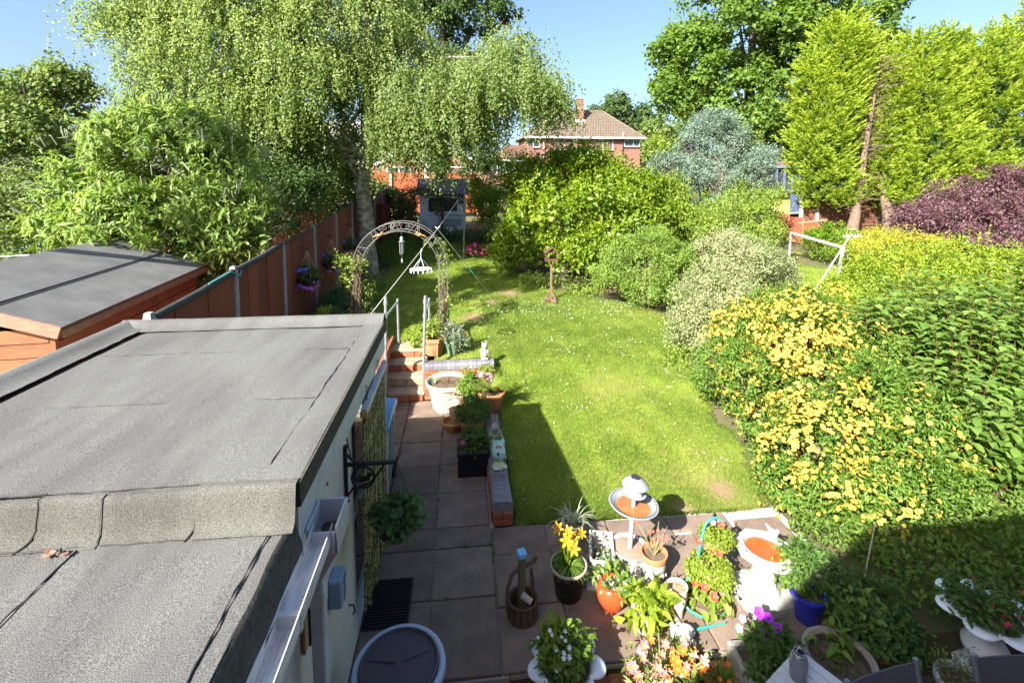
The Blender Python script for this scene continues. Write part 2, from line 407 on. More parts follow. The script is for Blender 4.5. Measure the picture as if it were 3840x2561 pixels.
LB = ([5, 6, 7, 8.6, 10.5, 11.3, 12.2, 13.2, 15, 19.5], [3.55, 3.85, 3.95, 4.4, 4.8, 4.5, 3.2, 2.1, 1.7, 1.4])
def inlawn(x, y):
    wob = .10 * vnoise(x, y, 2.2, 4)
    a = (x > np.where(y < 8.75, .56, -2.25 + wob)) & (x < np.interp(y, *LB) + wob) & (y > 5.07 + .35 * wob) & (y < 19.3 + wob)
    a = a & ~((x > -1.66) & (x < -.52) & (y < 9.62))
    b = ((x - 11) / 2.9) ** 2 + ((y - 14) / 3.4) ** 2 < 1 + wob
    return a | b
def bare(x, y):
    """0 grass .. 1 worn earth"""
    v = np.zeros_like(x)
    for cx, cy, r in ((2.45, 7.62, .0001), (.3, 10.9, .30), (-.15, 10.35, .22), (.75, 11.9, .26), (-.35, 9.7, .25), (1.3, 12.6, .35), (3.2, 5.4, .22), (2.6, 5.1, .16), (-1.1, 8.85, .55)):
        v = np.maximum(v, np.exp(-(((x - cx) ** 2 + ((y - cy)) ** 2) / r ** 2)))
    return v
def lawn():
    s = .1; xs = np.arange(-2.6, 14.4, s); ys = np.arange(5.0, 20.0, s)
    X, Y = np.meshgrid(xs, ys); ok = inlawn(X, Y); h, w = X.shape
    Z = vzl(Y) + .012 * vnoise(X, Y, 1.6, 8) - .02
    idx = -np.ones((h, w), int); use = np.zeros((h, w), bool); cell = ok[:-1, :-1] & ok[1:, 1:] & ok[:-1, 1:] & ok[1:, :-1]
    use[:-1, :-1] |= cell; use[1:, 1:] |= cell; use[:-1, 1:] |= cell; use[1:, :-1] |= cell
    idx[use] = np.arange(use.sum()); V = np.stack([X[use], Y[use], Z[use]], -1)
    j, i = np.nonzero(cell); q = np.stack([idx[j, i], idx[j, i + 1], idx[j + 1, i + 1], idx[j + 1, i]], 1)
    T = np.concatenate([q[:, [0, 1, 2]], q[:, [0, 2, 3]]])
    m = bpy.data.materials.new('lawn_turf'); m.use_nodes = True; N = m.node_tree.nodes; L = m.node_tree.links
    b = N['Principled BSDF']; b.inputs['Roughness'].default_value = .95; b.inputs['Specular IOR Level'].default_value = .1
    at = N.new('ShaderNodeAttribute'); at.attribute_name = 'rnd'; tc = N.new('ShaderNodeTexCoord')
    no = N.new('ShaderNodeTexNoise'); no.inputs['Scale'].default_value = 2.2; no.inputs['Detail'].default_value = 6; L.new(tc.outputs['Object'], no.inputs[0])
    cr = N.new('ShaderNodeValToRGB'); cr.color_ramp.elements[0].color = (.135, .205, .022, 1); cr.color_ramp.elements[1].color = (.22, .26, .040, 1)
    cr.color_ramp.elements[0].position = .35; cr.color_ramp.elements[1].position = .68; L.new(no.outputs[0], cr.inputs[0])
    mx = N.new('ShaderNodeMix'); mx.data_type = 'RGBA'; L.new(at.outputs['Fac'], mx.inputs[0]); L.new(cr.outputs[0], mx.inputs[6]); mx.inputs[7].default_value = (.22, .155, .09, 1)
    L.new(mx.outputs[2], b.inputs['Base Color'])
    bp = N.new('ShaderNodeBump'); n2 = N.new('ShaderNodeTexNoise'); n2.inputs['Scale'].default_value = 90; L.new(tc.outputs['Object'], n2.inputs[0]); L.new(n2.outputs[0], bp.inputs['Height']); bp.inputs['Strength'].default_value = .8; bp.inputs['Distance'].default_value = .02
    L.new(bp.outputs[0], b.inputs['Normal'])
    o = put(rmesh('lawn', V, T, m, np.clip(bare(V[:, 0], V[:, 1]) * 1.2, 0, 1)), 'lawn'); struct(o, 'bright green mown lawn with worn patches')
    # blades
    def blades(name, n, x0, x1, y0, y1, hgt, wd, label, far=False):
        x = rng.uniform(x0, x1, n); t = rng.random(n); y = y0 + (y1 - y0) * (t ** 1.35 if not far else t)
        k = inlawn(x, y) & (rng.random(n) > bare(x, y) * 1.05); x, y = x[k], y[k]; n = len(x)
        z = vzl(y) + .012 * vnoise(x, y, 1.6, 8) - .02
        D = np.stack([rng.normal(size=n) * .55, rng.normal(size=n) * .55, np.ones(n)], 1); U = rng.normal(size=(n, 3))
        hh = hgt * (.5 + rng.random(n)) * (1 + .35 * vnoise(x, y, 3., 5))
        tint = np.clip(.42 + .20 * vnoise(x, y, 1.1, 9) + .10 * vnoise(x, y, 4.2, 2) + .09 * vnoise(x, y, 11., 17) + .55 * np.exp(-(((x - 2.45) / .5) ** 2 + ((y - 7.65) / .45) ** 2)) + .45 * np.exp(-(((x - 3.1) / .6) ** 2 + ((y - 5.8) / .7) ** 2)) + .25 * rng.normal(size=n) * .8, 0, 1)
        g = leaves(name, np.stack([x, y, z], 1), D, U, hh, wd, leafmat('grass_blade', (.085, .150, .024), (.168, .232, .042), (.31, .305, .11), tr=.4, spec=.12, rough=.7), None, tint, 't')
        tag(g, label, 'grass', kind='stuff')
    blades('grass', 270000, .5, 5.0, 5.05, 12.6, .034, .006, 'short mown grass blades covering the near lawn')
    blades('grass', 90000, -2.6, 4.6, 8.7, 19.4, .05, .011, 'short grass growing beyond the garden arch in the shade', True)
    blades('grass', 26000, 8, 14, 10.5, 17.5, .06, .014, 'short grass around the small white goal', True)
    # daisies
    n = 3300; x = rng.uniform(-.6, 4.4, n); y = 5.3 + 7.2 * rng.random(n) ** .9
    dens = np.clip(.12 + .75 * np.clip(vnoise(x, y, 1.7, 21), 0, 1) ** 1.5 + .6 * np.exp(-((y - 11.2) / .6) ** 2) * (x > .6), 0, 1)
    k = inlawn(x, y) & (rng.random(n) < dens * np.where(y < 7, .35, 1)) & (bare(x, y) < .3); x, y = x[k], y[k]
    pts = np.stack([x, y, vzl(y) + .018 + .015 * rng.random(len(x))], 1); dr = np.stack([rng.normal(size=len(x)) * .35 - .2, rng.normal(size=len(x)) * .35 - .3, np.ones(len(x))], 1)
    dm = flower('daisy', 6, .0078, .006, .15, mat('daisy_petal', (.60, .60, .58), .7), mat('daisy_centre', (.65, .45, .03), .8), .3)
    g = instances_mesh('daisies', dm, pts.tolist(), dr.tolist(), (.8, 1.35), None); tag(g, 'small white daisies scattered over the lawn', 'daisies', kind='stuff')
lawn()

# ------------------------------------------------------------------ patio, low wall, steps
def patio():
    p = struct(bpy.data.objects.new('patio', None), 'brown paved patio beside the extension'); COL.objects.link(p); p['category'] = 'patio'
    bed = MB().box((-.27, 5.88, -.055), (1.24, 4.86, .05)).box((-1.14, 6.7, -.057), (.48, 3.1, .05)).box((2.03, 4.27, -.055), (3.34, 1.62, .05)).build('bedding', M_mortar, p)
    cols = [-.895, -.3, .3]; rows = [3.46, 4.19, 4.81, 5.12, 5.72, 6.32, 6.92, 7.52, 8.12, 8.26]
    def slab(x0, x1, y0, y1, dz=0):
        g = .012; w, h = x1 - x0 - g, y1 - y0 - g
        MB().box((0, 0, 0), (w, h, .05), ch=.006).build('paving_slab', M_slab, p, ((x0 + x1) / 2, (y0 + y1) / 2, -.025 + dz)).rotation_euler = (random.uniform(-.006, .006), random.uniform(-.006, .006), random.uniform(-.008, .008))
    for i in range(len(rows) - 1):
        for j in range(2): slab(cols[j], cols[j + 1], rows[i], rows[i + 1], random.uniform(-.003, .003))
        if rows[i] > 5: slab(-1.36, -.895, rows[i], rows[i + 1], random.uniform(-.003, .003))
    for (x0, x1, y0, y1) in ((.3, .9, 3.46, 4.05), (.3, .9, 4.05, 4.66), (.3, .9, 4.66, 5.07), (.9, 1.5, 3.46, 4.19), (.9, 1.35, 4.19, 4.75), (1.5, 2.1, 3.46, 4.06), (2.1, 2.72, 3.46, 4.1), (2.72, 3.6, 3.46, 4.2), (1.35, 1.95, 4.19, 4.72), (1.95, 2.5, 4.12, 4.74), (2.5, 3.05, 4.2, 4.8), (3.05, 3.6, 4.2, 4.9), (.9, 1.6, 4.75, 5.06), (1.6, 2.3, 4.74, 5.04), (2.3, 3.0, 4.8, 5.03)):
        slab(x0, x1, y0, y1, random.uniform(-.004, .004))
    # brick edge of the raised patio and the lower paving in front of it
    low = struct(bpy.data.objects.new('lower_path', None), 'dark lower paving along the foot of the house'); COL.objects.link(low); low['category'] = 'path'
    for i, x in enumerate(np.arange(-.88, 5.0, .6)):
        for y0, y1 in ((2.25, 2.85), (2.85, 3.34), (1.65, 2.25), (1.05, 1.65), (.45, 1.05), (-.3, .45)):
            MB().box((0, 0, 0), (.593, y1 - y0 - .007, .05), ch=.006).build('paving_slab', M_slab, low, (x + .3, (y0 + y1) / 2, -.325))
    e = thing('patio_edge_wall', 'low red brick riser along the front edge of the patio', 'wall', (0, 3.40, -.33))
    MB().box((1.35, .025, .12), (4.48, .08, .2)).build('mortar_bed', M_mortar, e)
    me = MB().box((0, 0, 0), (.215, .1, .065), ch=.006).mesh('brick', M_brick)
    for c in range(3):
        for k in range(20):
            put(me, 'brick', e, (-.78 + k * .225 + (c % 2) * .11, .0, .04 + c * .077 + (.02 if c == 2 else 0)))
patio()

def brickwork(p, x0, x1, z0, z1, y, face='y', sgn=-1, h=.075, w=.225):
    """red bricks proud of a mortar core, along x at y or along y at x"""
    me = MB().box((0, 0, 0), (w - .01, .06, h - .01), ch=.004).mesh('brick', M_brick)
    nc = max(1, int(round((z1 - z0) / h)))
    for c in range(nc):
        t = x0 - (w / 2 if c % 2 else 0)
        while t < x1 - .02:
            a, b = max(t, x0), min(t + w, x1); t += w
            if b - a < .05: continue
            q = me if b - a > w - .005 else MB().box((0, 0, 0), (b - a - .01, .06, h - .01), ch=.004).mesh('brick', M_brick)
            pos = ((a + b) / 2, y, z0 + (c + .5) * h)
            if face == 'y': put(q, 'brick', p, pos)
            else: put(q, 'brick', p, (y, pos[0], pos[2]), rz=math.pi / 2)

def bullnose(w=.072, d=.235, h=.11):
    """blue coping brick laid on edge with both long edges rounded; runs along x, rounded across y"""
    pr = []
    for k in range(5): a = math.pi / 2 * k / 4; pr.append((-d / 2 + .05 - .05 * math.cos(a) if False else -d / 2 + .05 * (1 - math.sin(math.pi / 2 - a)) , h - .05 + .05 * math.sin(a)))
    pr = [(-d / 2, 0), *[(-d / 2 + .05 * (1 - math.cos(math.pi / 2 * k / 4)), h - .05 + .05 * math.sin(math.pi / 2 * k / 4)) for k in range(5)]]
    pr = pr + [(-y, z) for y, z in pr[::-1]]; n = len(pr); x = w / 2
    vs = [(-x, y, z) for y, z in pr] + [(x, y, z) for y, z in pr]
    fs = [tuple(range(n)), tuple(range(n, 2 * n))[::-1]] + [(i + 1, i, n + i, n + i + 1) for i in range(n - 1)] + [(0, n - 1, 2 * n - 1, n)]
    m = MB(); m.add(vs, [f[::-1] for f in fs]); return m.mesh('coping_brick', M_blueb, 40)
BN = bullnose()
def retaining():
    w = thing('retaining_wall', 'red brick retaining wall with blue bullnose coping behind the cream pot', 'wall', (0, 8.29, 0))
    MB().box((-.03, .125, .25), (1.2, .19, .5)).build('mortar_core', M_mortar, w)
    brickwork(w, -.65, .58, .0, .525, .02); brickwork(w, .03, .23, .0, .525, -.64, 'x')
    for k in range(16): put(BN, 'coping_brick', w, (-.615 + k * .0765, .115, .532), rot=(0, random.uniform(-.01, .01), random.uniform(-.015, .015)))
    MB().box((-.03, .125, .53), (1.2, .2, .05)).build('mortar_joint', M_mortar, w)
    l = thing('low_wall', 'low wall of dark blue bullnose bricks between patio and lawn', 'wall', (.445, 5.10, 0))
    MB().box((0, 1.6, .08), (.19, 3.14, .2)).build('mortar_core', M_mortar, l)
    brickwork(l, -.115, .115, .0, .15, .0); brickwork(l, .03, 3.15, .0, .15, -.10, 'x')
    for k in range(41): put(BN, 'coping_brick', l, (0, .04 + k * .0765, .152), rot=(0, random.uniform(-.012, .012), math.pi / 2 + random.uniform(-.015, .015)))
    MB().box((0, 1.6, .15), (.2, 3.1, .05)).build('mortar_joint', M_mortar, l)
    s = thing('garden_steps', 'worn stone and brick steps up to the lawn beside the handrails', 'steps', (-1.0, 8.27, 0))
    for k in range(4):
        y0 = .0 + .31 * k; z0 = .15 * k
        MB().box((0, y0 + .5, z0 + .045), (.70, .95, .09)).build('riser_core', M_mortar, s)
        if k in (0, 3, 2): brickwork(s, -.35, .35, z0 + .0, z0 + .10, y0 + .015, h=.1 if k == 3 else .1)
        else:
            MB().box((.18, y0 + .02, z0 + .05), (.33, .07, .095), ch=.01).build('stone_block', mat('buff_step_stone', (.40, .31, .20), .93, nscale=8, col2=(.26, .2, .13), bump=.6), s)
            MB().box((-.17, y0 + .02, z0 + .05), (.34, .07, .095), ch=.01).build('stone_block', MATS['buff_step_stone'], s)
        MB().box((0, y0 + .17 if k < 3 else y0 + .3, z0 + .122), (.71, .36 if k < 3 else .62, .05), ch=.012).build('tread', mat('worn_step_slab', (.36, .29, .20), .93, nscale=6, col2=(.21, .17, .125), bump=.6), s)
    b = thing('step_side_wall', 'orange brick side wall between the steps and the extension', 'wall', (-1.47, 7.6, 0))
    MB().box((0, 1.0, .35), (.19, 2.0, .7)).build('mortar_core', M_mortar, b); brickwork(b, .0, 2.0, .0, .75, .10, 'x'); brickwork(b, -.11, .11, 0, .75, -.0)
retaining()

def weeds():
    P = []
    for (x0, y0, x1, y1, n) in ((-.3, 3.6, -.3, 8.2, 60), (.30, 3.5, .31, 5.1, 50), (-.88, 5.2, -.88, 8.0, 120), (.31, 5.15, .33, 8.2, 160), (-.6, 4.81, .3, 4.81, 16), (.4, 5.08, 3.2, 5.05, 420), (.9, 4.19, 3.4, 4.2, 120), (1.5, 3.5, 1.5, 4.2, 40), (-.8, 4.19, .3, 4.19, 16), (2.1, 3.5, 2.1, 4.1, 60)):
        t = rng.random(n); k = vnoise(x0 + (x1 - x0) * t, y0 + (y1 - y0) * t, 5., 3) > .1
        P.append(np.stack([x0 + (x1 - x0) * t + rng.normal(size=n) * .008, y0 + (y1 - y0) * t + rng.normal(size=n) * .008, np.full(n, -.004)], 1)[k])
    P = np.concatenate(P); n = len(P)
    o = leaves('joint_weeds', np.repeat(P, 4, 0), rng.normal(size=(n * 4, 3)) * .8 + np.array([0, 0, .6]), rng.normal(size=(n * 4, 3)) + np.array([0, 0, .6]), .03, .010, leafmat('weed_leaf', (.06, .11, .02), (.14, .20, .04), tr=.3)); tag(o, 'small weeds and moss growing in the patio joints', 'weeds', kind='stuff')
weeds()
# ------------------------------------------------------------------ the extension with its felt roofs
def feltmat(name='mineral_felt', k=(1, 1, 1)):
    m = bpy.data.materials.new(name); m.use_nodes = True; N = m.node_tree.nodes; L = m.node_tree.links
    b = N['Principled BSDF']; b.inputs['Roughness'].default_value = .92; b.inputs['Specular IOR Level'].default_value = .25
    tc = N.new('ShaderNodeTexCoord'); geo = N.new('ShaderNodeNewGeometry')
    n1 = N.new('ShaderNodeTexNoise'); n1.inputs['Scale'].default_value = 250; n1.inputs['Detail'].default_value = 2; L.new(geo.outputs['Position'], n1.inputs[0])
    mp = N.new('ShaderNodeMapping'); mp.inputs['Rotation'].default_value = (0, 0, R(38)); mp.inputs['Scale'].default_value = (2.6, .55, 1); L.new(geo.outputs['Position'], mp.inputs[0])
    n2 = N.new('ShaderNodeTexNoise'); n2.inputs['Scale'].default_value = 1.5; n2.inputs['Detail'].default_value = 5; L.new(mp.outputs[0], n2.inputs[0])
    n3 = N.new('ShaderNodeTexNoise'); n3.inputs['Scale'].default_value = 55; n3.inputs['Detail'].default_value = 3; L.new(geo.outputs['Position'], n3.inputs[0])
    c1 = N.new('ShaderNodeValToRGB'); e = c1.color_ramp.elements; e[0].position = .36; e[0].color = (.050 * k[0], .050 * k[1], .0485 * k[2], 1); e[1].position = .66; e[1].color = (.165 * k[0], .166 * k[1], .161 * k[2], 1); L.new(n1.outputs[0], c1.inputs[0])
    c2 = N.new('ShaderNodeValToRGB'); e = c2.color_ramp.elements; e[0].position = .38; e[0].color = (.84, .825, .82, 1); e[1].position = .62; e[1].color = (1.14, 1.15, 1.13, 1); L.new(n2.outputs[0], c2.inputs[0])
    mx = N.new('ShaderNodeMix'); mx.data_type = 'RGBA'; mx.blend_type = 'MULTIPLY'; mx.inputs[0].default_value = 1; L.new(c1.outputs[0], mx.inputs[6]); L.new(c2.outputs[0], mx.inputs[7])
    L.new(mx.outputs[2], b.inputs['Base Color'])
    bp = N.new('ShaderNodeBump'); bp.inputs['Strength'].default_value = .55; bp.inputs['Distance'].default_value = .006; L.new(n1.outputs[0], bp.inputs['Height'])
    L.new(bp.outputs[0], b.inputs['Normal']); return m
M_felt = feltmat()
M_feltmoss = feltmat('mossy_felt', (.80, .795, .73))
M_feltdark = mat('black_felt_edge', (.045, .043, .038), .9, nscale=30, col2=(.09, .085, .07), bump=.5, bscale=150)
def sheet(x0, x1, y0, y1, z, t=.012, wav=.008, nx=40, ny=14, tilt=0., amp=.004):
    """a felt strip with slightly wandering edges and a gently rippled surface"""
    m = MB(); ph = random.random() * 9; vs = []
    def ed(u, k): return wav * (math.sin(u * 5.1 + ph + k) + .6 * math.sin(u * 13.7 + 2 * ph + k) + .4 * math.sin(u * 29 + k))
    for lv in (0, 1):
        for j in range(ny + 1):
            for i in range(nx + 1):
                x = x0 + (x1 - x0) * i / nx; y = y0 + (y1 - y0) * j / ny
                if j == 0: y += ed(x, 1)
                zz = z + tilt * (y - y0) + (t if lv else 0) + (amp * (math.sin(x * 4.3 + y * 3.1 + ph) + .6 * math.sin(x * 7 - y * 5 + ph)) if lv else 0)
                vs.append((x, y, zz))
    n = (nx + 1) * (ny + 1); fs = []
    for j in range(ny):
        for i in range(nx):
            a = n + j * (nx + 1) + i; fs.append((a, a + 1, a + nx + 2, a + nx + 1))
    for i in range(nx):
        for j, fl in ((0, 0), (ny, 1)):
            a = j * (nx + 1) + i; q = (a, a + 1, n + a + 1, n + a); fs.append(q if not fl else q[::-1])
    for j in range(ny):
        for i, fl in ((0, 1), (nx, 0)):
            a = j * (nx + 1) + i; b = a + nx + 1; q = (a, b, n + b, n + a); fs.append(q if not fl else q[::-1])
    return m.add(vs, fs)
def extension():
    b = thing('flat_roofed_extension', 'cream rendered single storey extension with grey felt flat roofs', 'building', (-.9, 2.4, -.3))
    WORLD.add(b.name)
    zw = -.3
    # walls: right side with door opening (Y 3.92-4.86), far end, left side
    m = MB(); X = -.98
    m.box((X, 1.76, .92), (.16, 4.3, 2.44)); m.box((X, 4.95, .92), (.16, .18, 2.44)); m.box((X, 4.385, 2.07), (.16, .95, .14)); m.box((X, 4.385, -.16), (.16, .95, .28))
    m.build('wall', M_render, b)
    MB().box((-2.15, 4.95, .9), (2.18, .16, 2.4)).box((-3.2, 2.2, .9), (.16, 5.3, 2.4)).build('wall', M_render, b)
    MB().box((-2.0, 2.2, -.28), (2.2, 5.2, .04)).build('floor', M_concrete, b)
    # back door: frame, glazed leaf
    d = MB().box((-.95, 3.93, .98), (.07, .06, 2.04)).box((-.95, 4.84, .98), (.07, .06, 2.04)).box((-.95, 4.385, 1.97), (.07, .86, .06)).box((-.95, 4.385, .02), (.07, .86, .08)).box((-.96, 4.385, .95), (.05, .86, .08)).build('door', M_white, b)
    MB().box((-.965, 4.385, 1.46), (.02, .86, .92)).box((-.965, 4.385, .5), (.02, .86, .8)).build('pane', M_glass, d)
    MB().tube([(-.90, 4.0, .95), (-.875, 4.0, .96), (-.87, 4.0, 1.06), (-.875, 4.0, 1.16), (-.90, 4.0, 1.17)], .011, 8).build('handle', mat('brass', (.5, .36, .12), .35, metal=.8), d)
    # deck strips of the upper roof: each course laps 20 mm over the next
    MB().box((-2.0, 3.73, 2.32), (2.36, 2.64, .1)).build('roof_deck', M_dkwood, b)
    for (y0, y1, z) in ((4.26, 5.02, 2.372), (3.29, 4.285, 2.378), (2.36, 3.315, 2.384)): sheet(-3.03, -.93, y0, y1, z).build('felt_strip', M_felt, b)
    sheet(-.98, -.80, 2.36, 5.10, 2.386, nx=6, ny=40, wav=.004).build('edge_strip', M_felt, b)
    M_bit = mat('bitumen', (.022, .021, .02), .7)
    def seam(p0, p1, r=.0035, a=.003):
        p0, p1 = Vector(p0), Vector(p1); t = (p1 - p0).normalized(); s = Vector((-t.y, t.x, 0)); ph = random.random() * 9; k = 60
        MB().tube([p0.lerp(p1, i / k) + s * a * (math.sin(i * .31 + ph) + .7 * math.sin(i * .83 + ph) + .4 * math.sin(i * 1.9)) + Vector((0, 0, .002 * math.sin(i * 1.3))) for i in range(k + 1)], [r * random.uniform(.35, 1.3) for i in range(k + 1)], 5).build('bitumen_seam', M_bit, b)
    seam((-3.0, 4.27, 2.389), (-.98, 4.25, 2.389)); seam((-3.0, 3.30, 2.395), (-.98, 3.28, 2.395)); seam((-.985, 2.5, 2.400), (-.955, 5.0, 2.396), .0035, .004); seam((-3.10, 2.5, 2.396), (-3.10, 4.98, 2.396), .005); seam((-3.05, 4.95, 2.394), (-1.0, 4.93, 2.394), .004)
    seam((-1.735, .3, 2.201), (-1.735, 2.24, 2.201), .0045); seam((-.925, .3, 2.206), (-.915, 2.25, 2.206), .0045)
    seam((-2.6, 2.245, 2.207), (-.92, 2.25, 2.207), .003, .002); seam((-3.0, 2.35, 2.405), (-1.25, 2.35, 2.405), .003, .002)
    # kerb rolls: left, far
    def roll(p0, p1, name, prof):
        p0, p1 = Vector(p0), Vector(p1); t = (p1 - p0).normalized(); s = Vector((t.y, -t.x, 0)); n = 24; vs = []; fs = []; k = len(prof)
        for i in range(n + 1):
            c = p0.lerp(p1, i / n); wv = .006 * math.sin(i * 1.7) + .004 * math.sin(i * .6)
            for (u, v) in prof: vs.append(c + s * (u + wv) + Vector((0, 0, v + wv * .5)))
        for i in range(n):
            for j in range(k - 1): fs.append((i * k + j, i * k + j + 1, (i + 1) * k + j + 1, (i + 1) * k + j))
        return MB().add(vs, [f[::-1] for f in fs]).build(name, M_felt, b, smooth=70)
    pr = [(-.02, -.16), (-.02, -.01), (0, .055), (.05, .07), (.10, .045), (.17, .012), (.26, .006)]
    roll((-3.36, 1.4, 2.39), (-3.36, 5.13, 2.39), 'left_kerb', pr)
    roll((-3.36, 5.16, 2.39), (-.80, 5.14, 2.39), 'far_kerb', pr)
    MB().box((-.80, 3.73, 2.335), (.024, 2.8, .125), ry=0).build('drip_edge', M_feltdark, b)
    MB().box((-2.08, 5.15, 2.33), (2.56, .02, .13)).build('drip_edge', M_feltdark, b)
    # fascia with its splayed return
    MB().box((-.825, 3.74, 2.165), (.025, 2.76, .235)).build('fascia', M_whitep, b)
    MB().box((-.86, 2.368, 2.10), (.075, .022, .36)).build('fascia_end', M_whitep, b)
    MB().box((-2.08, 5.13, 2.16), (2.5, .02, .22)).build('fascia', M_whitep, b)
    # step between the roofs: upstand sheet with a rounded top and a fillet at the foot
    pr2 = [(.05, .001), (.03, .002), (.006, .001), (.0, -.006), (-.006, -.04), (-.016, -.11), (-.022, -.16), (-.032, -.205), (-.05, -.232), (-.075, -.243)]
    segs = [(-3.3, -1.93), (-1.94, -1.66), (-1.67, -1.245), (-1.25, -.80)]
    for i, (xa, xb) in enumerate(segs):
        n = 10; vs = []; fs = []; k = len(pr2); up = .014 if i == 3 else .006 * (i % 2)
        for a in range(n + 1):
            x = xa + (xb - xa) * a / n; w = .002 * math.sin(x * 9) + .001 * math.sin(x * 23)
            for q, (u, v) in enumerate(pr2):
                if q == 0: u = .03 if i != 3 else .05
                vs.append((x, 2.315 + u + w - up * .5, 2.393 + v * .80 + up + w * .6))
        for a in range(n):
            for j in range(k - 1): fs.append((a * k + j, a * k + j + 1, (a + 1) * k + j + 1, (a + 1) * k + j))
        fs2 = [f[::-1] for f in fs]
        MB().add(vs, fs).build('felt_upstand', M_feltmoss, b, smooth=70)
    for x, dx, k0, k1 in ((-1.935, -.06, 0, 10), (-1.665, .0, 3, 9), (-1.248, -.03, 1, 10)):
        MB().tube([(x + dx * max(0, q - 6) / 3 + .003 * math.sin(q * 2), 2.315 + u - .002, 2.393 + v * .80 + .006) for q, (u, v) in list(enumerate(pr2))[k0:k1]], .0035, 5).build('bitumen_seam', M_bit, b)
    MB().box((-2.05, 2.37, 2.25), (2.44, .05, .24)).build('upstand_core', M_dkwood, b)
    # lower roof
    MB().box((-2.0, .95, 2.12), (2.36, 2.75, .1)).build('roof_deck', M_dkwood, b)
    sheet(-3.2, -1.73, -.42, 2.30, 2.180, wav=0).build('felt_strip', M_felt, b); sheet(-1.745, -.90, -.42, 2.31, 2.186, wav=0).build('felt_strip', M_felt, b)
    e = sheet(-.925, -.845, -.42, 2.28, 2.190, nx=4, ny=30, wav=0); e.build('edge_strip', M_felt, b)
    vs = []; n = 30
    for i in range(n + 1):
        y = -.42 + 2.74 * i / n; w = .005 * math.sin(i * 1.3)
        for (x, z) in ((-.846, 2.202), (-.815, 2.18), (-.79, 2.09 + w), (-.785, 2.03 + w)): vs.append((x + w, y, z))
    fs = [(i * 4 + j, i * 4 + j + 1, i * 4 + j + 5, i * 4 + j + 4) for i in range(n) for j in range(3)]
    MB().add(vs, fs).build('felt_apron', M_feltdark, b, smooth=60)
    MB().box((-.83, .95, 2.02), (.022, 2.7, .16)).build('fascia', M_whitep, b)
    # thin scraps standing in for a small peeled patch of the lower roof
    m = MB()
    for k in range(7): m.box((-1.80 + random.uniform(-.05, .05), 2.20 + random.uniform(-.012, .012), 2.212 + .004 * k), (.03, .014, .002), rz=random.random() * 3, rx=random.uniform(-.5, .5))
    m.build('peeled_scraps', mat('peeled_felt', (.21, .12, .085), .9), b)
    # gutter: open square channel
    pr3 = [(-.782, 2.055), (-.782, 1.985), (-.775, 1.978), (-.700, 1.978), (-.692, 1.985), (-.690, 2.055), (-.686, 2.055), (-.686, 1.974), (-.694, 1.970), (-.78, 1.970), (-.788, 1.978), (-.788, 2.055)]
    vs = [(x, y, z - (.0 if y < 2 else 0)) for y in (-.42, 2.50) for x, z in pr3]; n = len(pr3)
    g = MB().add(vs, [(i, (i + 1) % n, n + (i + 1) % n, n + i) for i in range(n)]).build('gutter', mat('grimy_white_gutter', (.74, .75, .78), .5, nscale=5, col2=(.36, .34, .30), mix=.60, stretch=(6, 1, 6)), b)
    for gy in (1.98, .9): MB().box((-.735, gy, 2.0), (.104, .03, .085)).build('gutter_bracket', M_white, g)
    # hopper and square downpipe
    h = MB()
    for (c, s2) in (((-.80, 2.56, 2.00), (.012, .24, .15)), ((-.655, 2.56, 2.00), (.012, .24, .15)), ((-.7275, 2.446, 1.985), (.145, .012, .12)), ((-.7275, 2.674, 2.00), (.145, .012, .15)), ((-.7275, 2.56, 1.93), (.145, .23, .014))): h.box(c, s2)
    h.add([(-.80, 2.45, 1.925), (-.655, 2.45, 1.925), (-.655, 2.67, 1.925), (-.80, 2.67, 1.925), (-.82, 2.50, 1.74), (-.75, 2.50, 1.74), (-.75, 2.57, 1.74), (-.82, 2.57, 1.74)], [(0, 1, 5, 4), (1, 2, 6, 5), (2, 3, 7, 6), (3, 0, 4, 7)])
    ho = h.build('hopper', M_white, b)
    m = MB()
    for k in range(16): m.ball((-.7275 + random.uniform(-.05, .05), 2.57 + random.uniform(-.07, .07), 1.945), (.03, .03, .012), 6, 4)
    m.build('debris', M_soil, ho)
    dp = MB().box((-.785, 2.535, .75), (.07, .07, 2.0), ch=.008).build('downpipe', M_whitep, b)
    for gz, gh in ((1.62, .10), (.62, .14)): MB().box((-.785, 2.535, gz), (.082, .082, gh), ch=.008).build('pipe_collar', M_white, dp)
    MB().box((-.885, 2.62, 1.45), (.02, .10, .42)).build('timber_offcut', mat('bare_timber', (.42, .30, .16), .85, .3, 9, stretch=(8, 8, 1)), b)
    MB().box((-.872, 2.64, 1.38), (.015, .02, .3)).build('iron_hinge', M_black, b)
    # blue-grey junction box and hooks on the wall
    jb = MB().box((-.855, 3.17, 1.10), (.09, .15, .20), ch=.01).build('junction_box', mat('blue_grey_box', (.26, .36, .46), .5, .1, 9), b)
    MB().box((-.808, 3.17, 1.10), (.004, .006, .19)).box((-.808, 3.17, 1.17), (.004, .10, .004)).build('lid_seam', mat('dark_seam', (.10, .14, .19), .6), jb)
    MB().tube([(-.895, 3.62, .55), (-.86, 3.62, .55), (-.85, 3.62, .50), (-.865, 3.62, .47)], .006, 6).build('wall_hook', M_black, b)
    MB().tube([(-.895, 2.96, 1.93), (-.87, 2.98, 1.96), (-.85, 3.01, 1.94), (-.86, 3.03, 1.97)], .006, 6).build('wall_hook', M_black, b)
extension()

